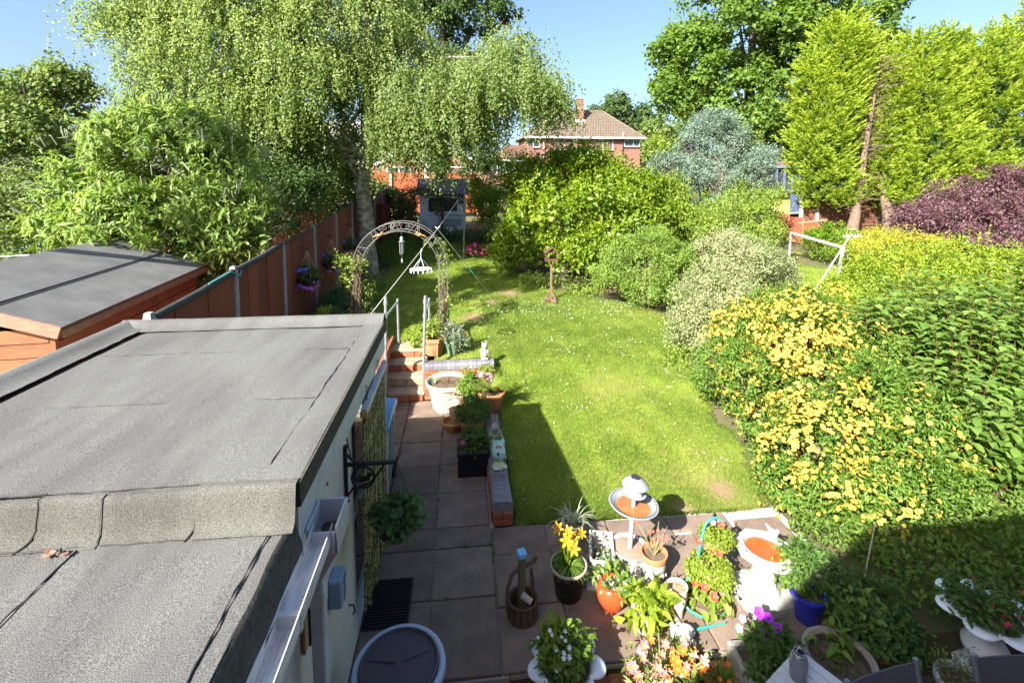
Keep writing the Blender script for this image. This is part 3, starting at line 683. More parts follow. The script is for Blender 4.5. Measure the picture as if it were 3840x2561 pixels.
def ownhouse():
    h = thing('brick_house', 'brick house wall and roof right behind the viewpoint', 'house', (3, -.5, -.36)); WORLD.add(h.name)
    pr = [(-4, -.36), (13, -.36), (13, 4.9), (-.25, 4.9), (-2.05, 3.3), (-4, 3.3)]; n = len(pr)
    MB().add([(x, y, z) for y in (-.55, -9.5) for x, z in pr], [tuple(range(n)), tuple(range(n, 2 * n))[::-1]] + [(i, n + i, n + (i + 1) % n, (i + 1) % n) for i in range(n)]).build('wall', M_brick, h)
    M_ot = mat('brown_tile', (.21, .155, .115), .9, .3, 6)
    MB().add([(-.27, -.50, 4.93), (13.2, -.50, 4.93), (13.2, -5, 7.4), (3.5, -5, 7.4), (13.2, -9.6, 4.93), (-.27, -9.6, 4.93)], [(0, 1, 2, 3), (3, 2, 4, 5), (0, 3, 5)]).build('roof', M_ot, h)
    MB().add([(-2.1, -.50, 3.33), (-.2, -.50, 4.98), (-.2, -9.6, 4.98), (-2.1, -9.6, 3.33)], [(0, 1, 2, 3)]).build('lean_to_roof', M_ot, h)
ownhouse()

# ------------------------------------------------------------------ boundary fence on the left
FX = -3.2
def ftop(y): return float(np.interp(y, [5.2, 7.1, 9.0, 10.9, 12.8, 14.7, 22.5], [2.42, 2.56, 2.70, 2.83, 2.98, 3.16, 3.46]))
def fence():
    f = thing('boundary_fence', 'red brown boarded fence with grey concrete posts left of the garden', 'fence', (FX, 14, 0)); WORLD.add(f.name)
    M_post = mat('grey_concrete_post', (.33, .32, .31), .9, nscale=8, col2=(.22, .21, .21), bump=.3, rnd=.12)
    M_cap = mat('dark_fence_cap', (.05, .052, .055), .6, .3, 9)
    ys = [5.25 + 1.88 * k for k in range(10)]
    for i, y in enumerate(ys):
        zt = ftop(y) + (.07 if i < 2 else .03); z0 = zl(max(y, 7.5)) - .3; w = .10
        m = MB().box((0, 0, (z0 + zt) / 2 - .03), (w, w, zt - z0 - .06), ch=.01)
        m.add([(-w / 2 + .01, -w / 2 + .01, zt - .061), (w / 2 - .01, -w / 2 + .01, zt - .061), (w / 2 - .01, w / 2 - .01, zt - .061), (-w / 2 + .01, w / 2 - .01, zt - .061), (-.03, -.03, zt), (.03, -.03, zt), (.03, .03, zt), (-.03, .03, zt)],
              [(0, 1, 5, 4), (1, 2, 6, 5), (2, 3, 7, 6), (3, 0, 4, 7), (4, 5, 6, 7)])
        m.build('post', M_post if i > 1 else M_concrete, f, (FX, y, 0))
        if i == len(ys) - 1: break
        y1 = ys[i + 1]; nb = 5; a, b = y + w / 2 + .003, y1 - w / 2 - .003; bw = (b - a) / nb
        for k in range(nb):
            ya, yb = a + k * bw + .004, a + (k + 1) * bw - .004; zb = zl(max((ya + yb) / 2, 7.5)) - .05; x = FX + random.uniform(-.004, .004) + (.008 if k % 2 else 0)
            za, zc = ftop(ya) - .04, ftop(yb) - .04; t = .02
            MB().add([(x, ya, zb), (x + t, ya, zb), (x + t, yb, zb), (x, yb, zb), (x, ya, za), (x + t, ya, za), (x + t, yb, zc), (x, yb, zc)],
                     [(0, 1, 5, 4), (1, 2, 6, 5), (2, 3, 7, 6), (3, 0, 4, 7), (4, 5, 6, 7), (3, 2, 1, 0)]).build('board', M_fence, f)
        if i < 2: MB().tube([(FX + .01, y + .04, ftop(y) + .0), (FX + .015, (y + y1) / 2, (ftop(y) + ftop(y1)) / 2 - .015), (FX + .01, y1 - .04, ftop(y1) + .0)], .045, 10).build('cap_rail', M_cap, f, smooth=True)
        elif i != 5: MB().tube([(FX + .01, a, ftop(a) - .018), (FX + .01, b, ftop(b) - .018)], .024, 4).build('cap_rail', M_cap, f)
        MB().box((0, 0, 0), (.03, 1.76, .07), rx=math.atan2(ftop(b) - ftop(a), b - a)).build('back_rail', M_fence, f, (FX - .03, (a + b) / 2, (zl(max(y, 7.5)) + .5)))
    h = MB().tube([(FX + .03, 6.4, ftop(6.4) + .03), (FX + .05, 6.95, ftop(6.95) + .04), (FX + .09, 7.12, ftop(7.1) - .06), (FX + .06, 7.25, ftop(7.2) - .02), (FX - .02, 7.15, ftop(7.1) + .02)], .011, 6).build('hose_end', mat('turquoise_hose', (.06, .36, .38), .5), None, smooth=True)
    tag(h, 'turquoise hose end looped round the concrete fence post', 'hose')
fence()

# ------------------------------------------------------------------ the neighbour's shed
def shed():
    A = Vector((-3.97, 5.10, 2.45)); ang = math.atan2(.11, .994)
    s = thing('garden_shed', 'orange brown timber shed with dark felt pitched roof behind the fence', 'shed', (A.x, A.y, .35), ang)
    # local: x to the right eave = 0, ridge at x=-1.25, y along the shed, z from .35
    ze, zr, W, Ln = 2.10, 2.54, 1.25, 3.45
    M_shed = mat('orange_shed_stain', (.26, .105, .046), .7, nscale=5, col2=(.16, .064, .03), bump=.25, bscale=40, rnd=.14, stretch=(1, 1, 9))
    M_shedside = mat('brown_shed_stain', (.25, .105, .05), .75, nscale=4, col2=(.18, .075, .038), bump=.2, bscale=40, rnd=.08)
    M_rf = mat('dark_shed_felt', (.095, .095, .094), .88, nscale=2.5, col2=(.15, .149, .147), bump=.4, bscale=160, detail=9, spk=(55, .735, (.30, .295, .28)))
    for k in range(15):      # shiplap front
        z = .08 + k * .145
        if z > ze + .28: break
        x1 = -.05 - max(0, (z + .07 - ze + .08)) * W / (zr - ze)
        if x1 < -W: break
        MB().box(((x1 - 2 * W - x1 * 1) / 2 - W * 0, .06, z), (2 * W + 2 * x1 * 1 if False else (x1 - (-2 * W - x1)), .022, .138), rx=R(-4), ch=.004).build('board', M_shed, s)
    for k in range(15):      # right side boards
        z = .08 + k * .145
        if z > ze - .05: break
        MB().box((-.07, Ln / 2, z), (.02, Ln - .1, .138), ry=R(4), ch=.004).build('board', M_shedside, s)
    MB().box((-.055, .055, 1.02), (.045, .045, 2.05)).build('corner_trim', M_shedside, s)
    MB().box((-W * 2 + .07, Ln / 2, 1), (.02, Ln - .1, 2)).box((-W, Ln - .06, 1), (2 * W - .1, .02, 2)).build('wall', M_shedside, s)
    MB().box((-.95, .035, .85), (.05, .03, 1.7)).build('door_batten', mat('rusty_batten', (.36, .12, .05), .8, .2, 9), s)
    # roof: two slopes of felt in lapped strips
    for sg in (0, 1):
        sl = math.hypot(W + .08, zr - ze + .03)
        def P(u, y, dz): # u from ridge (0) to eave (1)
            x = -W + (1 if sg == 0 else -1) * u * (W + .10); return (x, y, zr - u * (zr - ze + .035) + dz)
        for (u0, u1, dz) in ((0, .56, .012), (.54, 1, .004)):
            vs = [P(u0, -.10, dz), P(u1, -.10, dz), P(u1, Ln + .08, dz), P(u0, Ln + .08, dz), P(u0, -.10, dz + .012), P(u1, -.10, dz + .012), P(u1, Ln + .08, dz + .012), P(u0, Ln + .08, dz + .012)]
            fs = [(4, 5, 6, 7), (0, 1, 5, 4), (1, 2, 6, 5), (2, 3, 7, 6), (3, 0, 4, 7)]
            MB().add(vs, fs if sg == 0 else [f[::-1] for f in fs]).build('felt_strip', M_rf, s)
        vs = [P(0, -.06, -.03), P(1, -.06, -.03), P(1, Ln + .05, -.03), P(0, Ln + .05, -.03), P(0, -.06, 0), P(1, -.06, 0), P(1, Ln + .05, 0), P(0, Ln + .05, 0)]
        MB().add(vs, [(4, 5, 6, 7), (3, 2, 1, 0), (0, 1, 5, 4), (1, 2, 6, 5), (2, 3, 7, 6), (3, 0, 4, 7)]).build('roof_board', M_shedside, s)
        # barge board and eave trim
        a, b = Vector(P(0, -.115, -.03)), Vector(P(1, -.115, -.03)); c = (a + b) / 2
        MB().box((0, 0, 0), ((b - a).length, .025, .12), ry=-math.atan2(b.z - a.z, b.x - a.x)).build('barge_board', mat('pale_barge_board', (.28, .17, .12), .8, nscale=6, col2=(.19, .11, .075), stretch=(1, 1, 6)), s, tuple(c))
        MB().box((0, Ln / 2, 0), (.03, Ln + .14, .075)).build('eave_trim', mat('tan_eave_trim', (.24, .15, .085), .8, .25, 9), s, (P(1, 0, 0)[0] + (.005 if sg == 0 else -.005), 0, P(1, 0, 0)[2] - .055))
    MB().tube([P(0, .0, .02), P(0, 1, .02)], .004, 4).build('nail_line', M_rf, s)
    for k in range(2):
        MB().tube([(-W + .54 * (W + .1), -.09, zr - .54 * (zr - ze + .035) + .024), (-W + .54 * (W + .1), Ln + .07, zr - .54 * (zr - ze + .035) + .024)], .011, 5).build('rust_lap_line', mat('rust_line', (.15, .07, .045), .9, .3, 5), s)
        break
shed()

# ------------------------------------------------------------------ far houses
def window(parent, x0, x1, z0, z1, y, bars=(), tr=None, glass=None, fw=.06):
    f = MB(); t = .07
    f.box(((x0 + x1) / 2, y, z0 + fw / 2), (x1 - x0, t, fw)).box(((x0 + x1) / 2, y, z1 - fw / 2), (x1 - x0, t, fw))
    f.box((x0 + fw / 2, y, (z0 + z1) / 2), (fw, t, z1 - z0 - 2 * fw)).box((x1 - fw / 2, y, (z0 + z1) / 2), (fw, t, z1 - z0 - 2 * fw))
    for b in bars: f.box((b, y, (z0 + z1) / 2), (fw * .9, t * .9, z1 - z0 - 2 * fw))
    if tr: f.box(((x0 + x1) / 2, y, tr), (x1 - x0 - 2 * fw, t * .86, fw * .9))
    o = f.build('window', M_white, parent)
    MB().box(((x0 + x1) / 2, y + .012, (z0 + z1) / 2), (x1 - x0 - fw, .015, z1 - z0 - fw)).build('pane', glass or M_glass, o)
    MB().box(((x0 + x1) / 2, y - .05, z0 - .05), (x1 - x0 + .12, .16, .07)).build('sill', mat('dark_sill', (.18, .09, .06), .8), o)
    return o
M_fbrick = mat('far_red_brick', (.225, .115, .085), .9, nscale=9, col2=(.165, .08, .06), bump=.2, bscale=60)
M_pane2 = mat('brown_reflecting_glass', (.12, .085, .06), .12, spec=.5)
def tiles(parent, quad, nu, nv, mt, name='roof_tiles'):
    """courses of tiles on a roof face: quad = eave left, eave right, ridge right, ridge left"""
    q = [Vector(p) for p in quad]; n = (q[1] - q[0]).cross(q[3] - q[0]).normalized(); vs, fs = [], []
    L = (q[1] - q[0]).length; du = L / nu
    for j in range(nv):
        a0, a1 = q[0].lerp(q[3], j / nv), q[1].lerp(q[2], j / nv); b0, b1 = q[0].lerp(q[3], (j + 1.12) / nv), q[1].lerp(q[2], (j + 1.12) / nv)
        k = max(1, int(round((a1 - a0).length / du)))
        for i in range(k):
            e = .012; h = .05 + random.uniform(-.01, .012)
            p = [a0.lerp(a1, (i + e * 2) / k), a0.lerp(a1, (i + 1 - e * 2) / k), b0.lerp(b1, min(1, (i + 1 - e * 2) / k)), b0.lerp(b1, (i + e * 2) / k)]
            mid0 = (p[0] + p[1]) / 2; mid1 = (p[2] + p[3]) / 2; b = len(vs)
            vs += [p[0] + n * h * .8, mid0 + n * h * 1.5, p[1] + n * h * .8, p[2] + n * .005, mid1 + n * .03, p[3] + n * .005, p[0], p[1]]
            fs += [(b, b + 1, b + 4, b + 5), (b + 1, b + 2, b + 3, b + 4), (b + 6, b + 7, b + 2, b + 1), (b + 6, b + 1, b)]
    o = MB().add(vs, fs).build(name, mt, parent); o['kind'] = 'stuff'; return o
def farhouse():
    g = 3.45; y0, y1 = 52.0, 60.0; x0, x1 = 7.0, 20.1; ze, zr = 8.30, 11.65
    h = thing('semi_detached_house', 'far red brick house pair with brown hipped tile roof and chimney', 'house', (13.5, 56, g)); WORLD.add(h.name)
    MB().box(((x0 + x1) / 2, (y0 + y1) / 2, (g + ze) / 2), (x1 - x0 - .5, y1 - y0 - .3, ze - g)).build('wall', M_fbrick, h)
    rl, rr = x0 + 3.4, x1 - 3.4; ym = 56
    MB().add([(x0 - .2, y0 - .3, ze), (x1 + .2, y0 - .3, ze), (x1 + .2, y1 + .3, ze), (x0 - .2, y1 + .3, ze), (rl, ym, zr), (rr, ym, zr)], [(0, 1, 5, 4), (1, 2, 5), (2, 3, 4, 5), (3, 0, 4), (3, 2, 1, 0)]).build('roof', mat('brown_roof', (.13, .095, .072), .9, .2, 4), h)
    M_t = mat('brown_roof_tile', (.145, .112, .086), .9, nscale=3, col2=(.105, .08, .062), bump=.3)
    tiles(h, ((x0 - .2, y0 - .3, ze), (x1 + .2, y0 - .3, ze), (rr, ym, zr), (rl, ym, zr)), 46, 17, M_t)
    tiles(h, ((x1 + .2, y0 - .3, ze), (x1 + .2, y1 + .3, ze), (rr, ym, zr + .001), (rr, ym - .001, zr)), 26, 17, M_t)
    MB().tube([(rl, ym, zr + .02), (rr, ym, zr + .02)], .13, 8).tube([(rr, ym, zr), (x1 + .2, y0 - .3, ze)], .1, 6).tube([(rl, ym, zr), (x0 - .2, y0 - .3, ze)], .1, 6).build('ridge_tiles', M_t, h)
    MB().box(((x0 + x1) / 2, y0 - .36, ze - .06), (x1 - x0 + .5, .12, .16)).build('gutter', M_white, h)
    c = MB().box((13.55, 54.6, 11.5), (.78, .9, 2.5)).box((13.55, 54.6, 12.72), (.9, 1.0, .12)).build('chimney', M_fbrick, h)
    MB().box((13.55, 54.12, 10.32), (1.15, .10, .25)).build('flashing', mat('pale_flashing', (.55, .50, .44), .8), c)
    Y = y0 - -.12
    window(h, 14.55, 16.75, 6.95, 8.14, y0 + .12, (15.6,), 7.72, M_pane2); window(h, 18.0, 19.75, 7.35, 8.14, y0 + .12, (19.05,))
    window(h, 10.2, 12.4, 6.95, 8.14, y0 + .12, (11.3,), 7.72, M_pane2); window(h, 7.25, 8.6, 7.2, 8.14, y0 + .12, (7.9,))
    window(h, 14.4, 16.9, 4.3, 5.7, y0 + .12, (15.2, 16.1), 5.3, M_pane2)
    MB().tube([(17.85, y0 + .02, ze - .1), (17.85, y0 + .02, g)], .05, 6).build('downpipe', M_black, h)
    MB().tube([(9.0, y0 - .1, ze - .1), (9.0, y0 - .05, g)], .05, 6).tube([(17.8, y0 - .2, ze + .6), (17.8, y0 - .2, ze - .05)], .06, 6).build('soil_pipe', M_white, h)
    # single storey rear addition
    e = thing('rear_sun_room', 'white framed sun room with brown tiled roof on the far house', 'extension', (5.5, 48, 3.2)); WORLD.add(e.name)
    MB().box((5.5, 49.5, 3.9), (3.9, 4.4, 1.2)).build('wall', M_fbrick, e)
    for k in range(6): MB().box((3.62 + k * .76, 47.25, 5.0), (.09, .09, 1.25)).build('mullion', M_white, e)
    MB().box((5.5, 47.2, 5.68), (4.2, .2, .3)).box((5.5, 47.25, 4.45), (3.9, .12, .08)).build('fascia', M_white, e)
    MB().box((5.5, 47.45, 5.0), (3.7, .03, 1.1)).build('pane', M_glass, e)
    MB().add([(3.3, 47.0, 5.8), (7.7, 47.0, 5.8), (7.7, 51.9, 7.35), (5.2, 51.9, 7.35), (3.3, 51.9, 5.8)], [(0, 1, 2, 3), (0, 3, 4)]).build('roof', mat('red_brown_roof', (.16, .085, .06), .85, .2, 4), e)
    tiles(e, ((3.3, 47.0, 5.8), (7.7, 47.0, 5.8), (7.7, 51.9, 7.35), (5.2, 51.9, 7.35)), 16, 14, mat('red_brown_tile', (.18, .095, .068), .85, .25, 4))
    MB().tube([(3.3, 47, 5.84), (5.2, 51.9, 7.4)], .1, 6).build('ridge_tiles', MATS['red_brown_tile'], e)
farhouse()

def bungalow():
    b = thing('brick_bungalow', 'orange red brick bungalow with white gables behind the far fence', 'house', (-2, 37, 2.4)); WORLD.add(b.name)
    y = 36.0; zc = 4.95; g = 2.4
    MB().box((-2.6, 38.5, (g + zc) / 2), (9.6, 5, zc - g)).build('wall', M_fbrick, b)
    for (gx, hw, gh) in ((-4.1, 1.75, .95), (-.35, 1.9, .95)):
        MB().add([(gx - hw, y - .02, zc), (gx + hw, y - .02, zc), (gx, y - .02, zc + gh), (gx - hw, y + .1, zc), (gx + hw, y + .1, zc), (gx, y + .1, zc + gh)], [(0, 1, 2), (5, 4, 3), (0, 2, 5, 3), (2, 1, 4, 5), (1, 0, 3, 4)]).build('gable', M_fbrick, b)
        for sg in (-1, 1):
            a, c = Vector((gx, y - .12, zc + gh + .05)), Vector((gx + sg * (hw + .25), y - .12, zc - .12))
            MB().box((0, 0, 0), ((c - a).length, .08, .2), ry=-math.atan2(c.z - a.z, c.x - a.x)).build('barge_board', M_white, b, tuple((a + c) / 2))
            MB().add([tuple(a + Vector((0, 0, .1))), tuple(c + Vector((0, 0, .1))), (c.x, y + 5, c.z + .1), (a.x, y + 5, a.z + .1)], [(0, 1, 2, 3)]).build('roof', mat('grey_roof', (.33, .30, .28), .9, .2, 4), b)
    window(b, -5.25, -3.55, 3.9, 4.72, y - .05, (-4.4,), None, M_glass, .08); window(b, -1.35, .55, 3.9, 4.72, y - .05, (-.9,), None, M_pane2, .08)
    window(b, -2.6, -1.7, 3.9, 4.72, y - .05, (), None, M_glass, .08)
    MB().tube([(-3.1, y - .1, 4.8), (-3.1, y - .1, 2.5)], .05, 6).tube([(.85, y - .1, 4.8), (.85, y - .1, 2.5)], .05, 6).build('downpipe', M_white, b)
    MB().box((1.35, y - .1, 4.78), (1.3, .25, .2)).build('fascia', M_white, b)
bungalow()

def farfence():
    f = thing('orange_fence', 'bright orange vertical board fence in front of the bungalow', 'fence', (-1.5, 27, 1.8)); WORLD.add(f.name)
    mt = mat('orange_fence_stain', (.36, .075, .024), .7, nscale=4, col2=(.24, .052, .02), rnd=.22, stretch=(8, 8, 1))
    def run(x0, x1, yA, yB, zt0, zt1, zb):
        n = int(abs(x1 - x0) / .125); me = None
        for k in range(n):
            t = (k + .5) / n; x = x0 + (x1 - x0) * t; y = yA + (yB - yA) * t; zt = zt0 + (zt1 - zt0) * t
            MB().box((0, 0, (zt + zb) / 2), (.118, .02, zt - zb)).build('board', mt, f, (x, y + (.012 if k % 2 else 0), 0))
    run(-5.6, -2.05, 27, 27, 4.22, 4.18, 2.0); run(-1.72, .95, 27, 26.6, 4.17, 4.1, 2.0); run(.95, 1.5, 26.6, 22.5, 4.1, 3.05, 1.7)
    for x, y, z in ((-3.75, 26.94, 4.25), (-1.88, 26.95, 4.3), (.98, 26.5, 4.15), (-5.6, 26.95, 4.3)): MB().box((0, 0, (z + 1.8) / 2), (.14, .1, z - 1.8), ch=.01).build('post', mat('pale_post', (.50, .34, .26), .85), f, (x, y, 0))
    MB().box((-3.8, 26.96, 3.3), (3.5, .05, .09)).box((-.4, 26.76, 3.3), (2.6, .05, .09)).build('rail', mt, f)
farfence()

def playhouse():
    p = thing('blue_playhouse', 'pale blue timber playhouse with dark roof at the garden end', 'playhouse', (-.75, 22, 1.45)); WORLD.add(p.name)
    M_bl = mat('pale_blue_paint', (.62, .74, .94), .7, nscale=6, col2=(.54, .66, .88), rnd=.06)
    y = 21.0; x0, x1 = -1.72, .24
    for k in range(12):
        z = 1.5 + k * .145
        if 2.42 < z < 3.05: segs = ((x0, x0 + .34), (x1 - .36, x1))
        else: segs = ((x0, x1),)
        for a, b in segs: MB().box(((a + b) / 2, y, z), (b - a, .025, .14), rx=R(-5)).build('board', M_bl, p)
    MB().box((-.74, 22.9, 2.2), (1.92, .04, 1.5)).box((x0 + .03, 21.95, 2.2), (.04, 1.85, 1.5)).box((x1 - .03, 21.95, 2.2), (.04, 1.85, 1.5)).build('wall', M_bl, p)
    w = MB().box((-.75, y - .01, 2.42), (1.24, .05, .06)).box((-.75, y - .01, 3.06), (1.24, .05, .06)).box((-.75, y - .01, 2.74), (.05, .05, .6)).build('window', M_bl, p); MB().box((-.75, y + .04, 2.74), (1.2, .02, .64)).build('pane', M_glass, w)
    M_pr = mat('playhouse_felt', (.055, .055, .065), .9, nscale=4, col2=(.09, .09, .10), bump=.4)
    MB().add([(x0 - .15, y - .25, 3.22), (x1 + .15, y - .25, 3.22), (x1 + .15, 22, 3.86), (x0 - .15, 22, 3.86), (x0 - .15, 23.1, 3.22), (x1 + .15, 23.1, 3.22), (x0 - .15, y - .25, 3.17), (x1 + .15, y - .25, 3.17)], [(0, 1, 2, 3), (3, 2, 5, 4), (6, 7, 1, 0)]).build('roof', M_pr, p)
    MB().add([(x0, y + .01, 3.17), (x0, 22.9, 3.17), (x0, 22, 3.8), (x1, y + .01, 3.17), (x1, 22, 3.8), (x1, 22.9, 3.17)], [(0, 1, 2), (3, 4, 5)]).build('gable', M_bl, p)
    s = MB().box((0, 0, 0), (.3, .02, .36)).build('wall_plaque', mat('dark_blue_plaque', (.04, .06, .11), .5), p, (.07, y - .035, 2.98))
    MB().box((0, -.014, 0), (.32, .008, .05), ry=.8).box((0, -.018, 0), (.32, .008, .05), ry=-.8).build('cross_mark', M_bl, s)
    MB().box((-.45, y - .04, 2.30), (1.1, .02, .035)).box((-.45, y - .04, 1.98), (1.0, .02, .3)).build('shutter', mat('grey_blue_trim', (.25, .34, .48), .7), p)
playhouse()

def rightback():
    # low red fence at the right boundary
    f = thing('red_panel_fence', 'low red brown panel fence beyond the small white goal', 'fence', (13.9, 17.5, 1.1)); WORLD.add(f.name)
    mt = mat('red_panel', (.30, .085, .045), .75, nscale=3, col2=(.22, .06, .035), rnd=.08, stretch=(1, 1, 10))
    a, b = Vector((13.6, 19.6, 0)), Vector((14.25, 16.1, 0))
    n = 5
    for k in range(n):
        p, q = a.lerp(b, k / n), a.lerp(b, (k + 1) / n); yaw = math.atan2(q.y - p.y, q.x - p.x); c = (p + q) / 2; zt = float(np.interp(c.y, [16, 19.6], [1.80, 2.50]))
        for j in range(7): MB().box((0, 0, 0), ((q - p).length - .05, .02, .155), rx=R(4)).build('slat', mt, f, (c.x, c.y, zt - .10 - j * .15), yaw)
        MB().box((0, 0, 0), (.05, .05, 1.25)).build('post', mat('pale_red_post', (.36, .16, .09), .8), f, (p.x, p.y, zt - .55), yaw)
    for k in range(3): MB().box((0, 0, 0), (1.3, .04, .04)).build('cap_rail', mat('tan_cap', (.42, .27, .17), .8), f, (13.72 + k * .22, 18.95 - k * 1.17, float(np.interp(18.95 - k * 1.17, [16, 19.6], [1.80, 2.50])) + .02), math.atan2(-3.5, .65)).rotation_euler[1] = R(-10)
    # neighbour's taller brown fence, yellow-green shed wall and blue conservatory
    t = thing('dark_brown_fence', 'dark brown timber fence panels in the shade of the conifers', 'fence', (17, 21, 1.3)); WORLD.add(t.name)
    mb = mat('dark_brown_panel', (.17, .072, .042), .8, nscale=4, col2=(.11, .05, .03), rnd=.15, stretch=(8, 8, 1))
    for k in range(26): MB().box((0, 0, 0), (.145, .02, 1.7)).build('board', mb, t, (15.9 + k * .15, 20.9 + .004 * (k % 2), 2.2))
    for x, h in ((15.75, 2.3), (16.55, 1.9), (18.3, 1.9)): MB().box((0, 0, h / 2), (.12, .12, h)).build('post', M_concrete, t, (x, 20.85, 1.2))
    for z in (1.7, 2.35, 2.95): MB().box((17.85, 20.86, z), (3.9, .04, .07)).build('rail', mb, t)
    y = thing('yellow_green_outhouse', 'yellow green boarded outhouse beside the dark brown fence', 'outhouse', (15, 22, 1.4)); WORLD.add(y.name)
    my = mat('yellow_green_boards', (.42, .40, .13), .8, nscale=4, col2=(.34, .33, .10), rnd=.06)
    for k in range(11): MB().box((14.95, 21.6, 1.45 + k * .165), (1.5, .03, .158), rx=R(-3)).build('board', my, y)
    MB().box((14.95, 22.6, 2.2), (1.46, 1.9, 1.8)).build('wall', my, y)
    MB().box((14.95, 22.5, 3.24), (1.7, 2.4, .07), rx=R(4)).build('roof', M_feltdark, y)
    c = thing('blue_conservatory', 'blue grey conservatory half hidden behind the conifers', 'conservatory', (18.5, 26, 1.7)); WORLD.add(c.name)
    mc = mat('blue_grey_frame', (.12, .155, .22), .6, .15, 6)  # frame colour lowered to stand for the trees' shade on it
    MB().box((18.6, 25.5, 2.5), (3.0, .1, 1.3)).build('wall', mat('dark_blue_panel', (.075, .10, .19), .6), c)
    for k in range(7): MB().box((17.15 + k * .48, 25.45, 3.75), (.09, .1, 1.3)).build('mullion', mc, c)
    MB().box((18.6, 25.45, 3.16), (3.0, .12, .09)).box((18.6, 25.45, 4.4), (3.0, .12, .09)).build('rail', mc, c)
    MB().box((18.6, 25.55, 3.75), (3.0, .02, 1.2)).build('pane', M_glass, c)
    MB().box((19.2, 27.5, 3.0), (6, 3.5, 3.6)).build('house_wall', M_fbrick, c)
    MB().add([(16.9, 25.3, 4.45), (20.3, 25.3, 4.45), (20.3, 26.5, 4.9), (16.9, 26.5, 4.9)], [(0, 1, 2, 3)]).build('roof', mc, c)
rightback()
def farleft():
    # pale blue tarpaulin glimpsed behind the left trees, dark red fence far left
    o = MB()
    n = 8; vs = [(-11.6 + 2.4 * i / n, 13.6 + .2 * math.sin(i), 1.2 + 1.5 * j / 4 + .1 * math.sin(i * 1.3 + j)) for j in range(5) for i in range(n + 1)]
    vs += [(x, y + .4, z) for x, y, z in vs]; k = 5 * (n + 1)
    fs = [(j * (n + 1) + i, j * (n + 1) + i + 1, (j + 1) * (n + 1) + i + 1, (j + 1) * (n + 1) + i) for j in range(4) for i in range(n)]
    fs += [tuple(k + q for q in f[::-1]) for f in fs]
    t = o.add(vs, fs).build('trampoline_cover', mat('pale_blue_cover', (.30, .48, .66), .6, .2, 3), None); tag(t, 'pale blue cover glimpsed behind the leftmost bushes', 'cover')
    f = thing('far_red_fence', 'orange red fence glimpsed behind the birch on the left', 'fence', (-7, 19, 1.2)); WORLD.add(f.name)
    for q in range(36): MB().box((0, 0, 0), (.24, .02, 1.7)).build('board', M_fence, f, (-11.6 + q * .25, 19.0 + (.01 if q % 2 else 0), 2.05))
    w = thing('white_rendered_house', 'white rendered house glimpsed through the birch leaves', 'house', (-8, 42, 2.5)); WORLD.add(w.name)
    MB().box((-8.5, 44, 4.6), (6, 6, 4.2)).build('wall', M_render, w); window(w, -9.6, -8.2, 5.0, 6.2, 40.96, (-8.9,)); window(w, -7.2, -6.2, 5.0, 6.2, 40.96, ())
    MB().add([(-11.8, 40.7, 6.7), (-5.2, 40.7, 6.7), (-5.2, 44, 8.8), (-11.8, 44, 8.8), (-5.2, 47.3, 6.7), (-11.8, 47.3, 6.7)], [(0, 1, 2, 3), (3, 2, 4, 5)]).build('roof', MATS['grey_roof'], w)
farleft()

# ------------------------------------------------------------------ trees and shrubs
def L6(l, ky=.85): return [q if len(q) == 6 else (q[0], q[1], q[2], q[3], q[3] * ky, q[4]) for q in l]
def trunk(parent, pts, rad, mt, limbs=(), n=10, name='trunk'):
    m = MB(); pts = [Vector(p) for p in pts]; P2, R2 = [], []
    for i in range(len(pts) - 1):
        for k in range(4):
            t = k / 4; P2.append(pts[i].lerp(pts[i + 1], t) + Vector((random.uniform(-1, 1), random.uniform(-1, 1), 0)) * rad[i] * .12); R2.append((rad[i] + (rad[i + 1] - rad[i]) * t) * random.uniform(.93, 1.08))
    P2.append(pts[-1]); R2.append(rad[-1]); m.tube(P2, R2, n)
    for a, b, r in limbs:
        a, b = Vector(a), Vector(b); mid = a.lerp(b, .5) + Vector((random.uniform(-.2, .2), random.uniform(-.2, .2), (b - a).length * .1)); m.tube([a, mid, b], [r, r * .65, r * .2], 7, cap=False)
    return m.build(name, mt, parent, smooth=True)

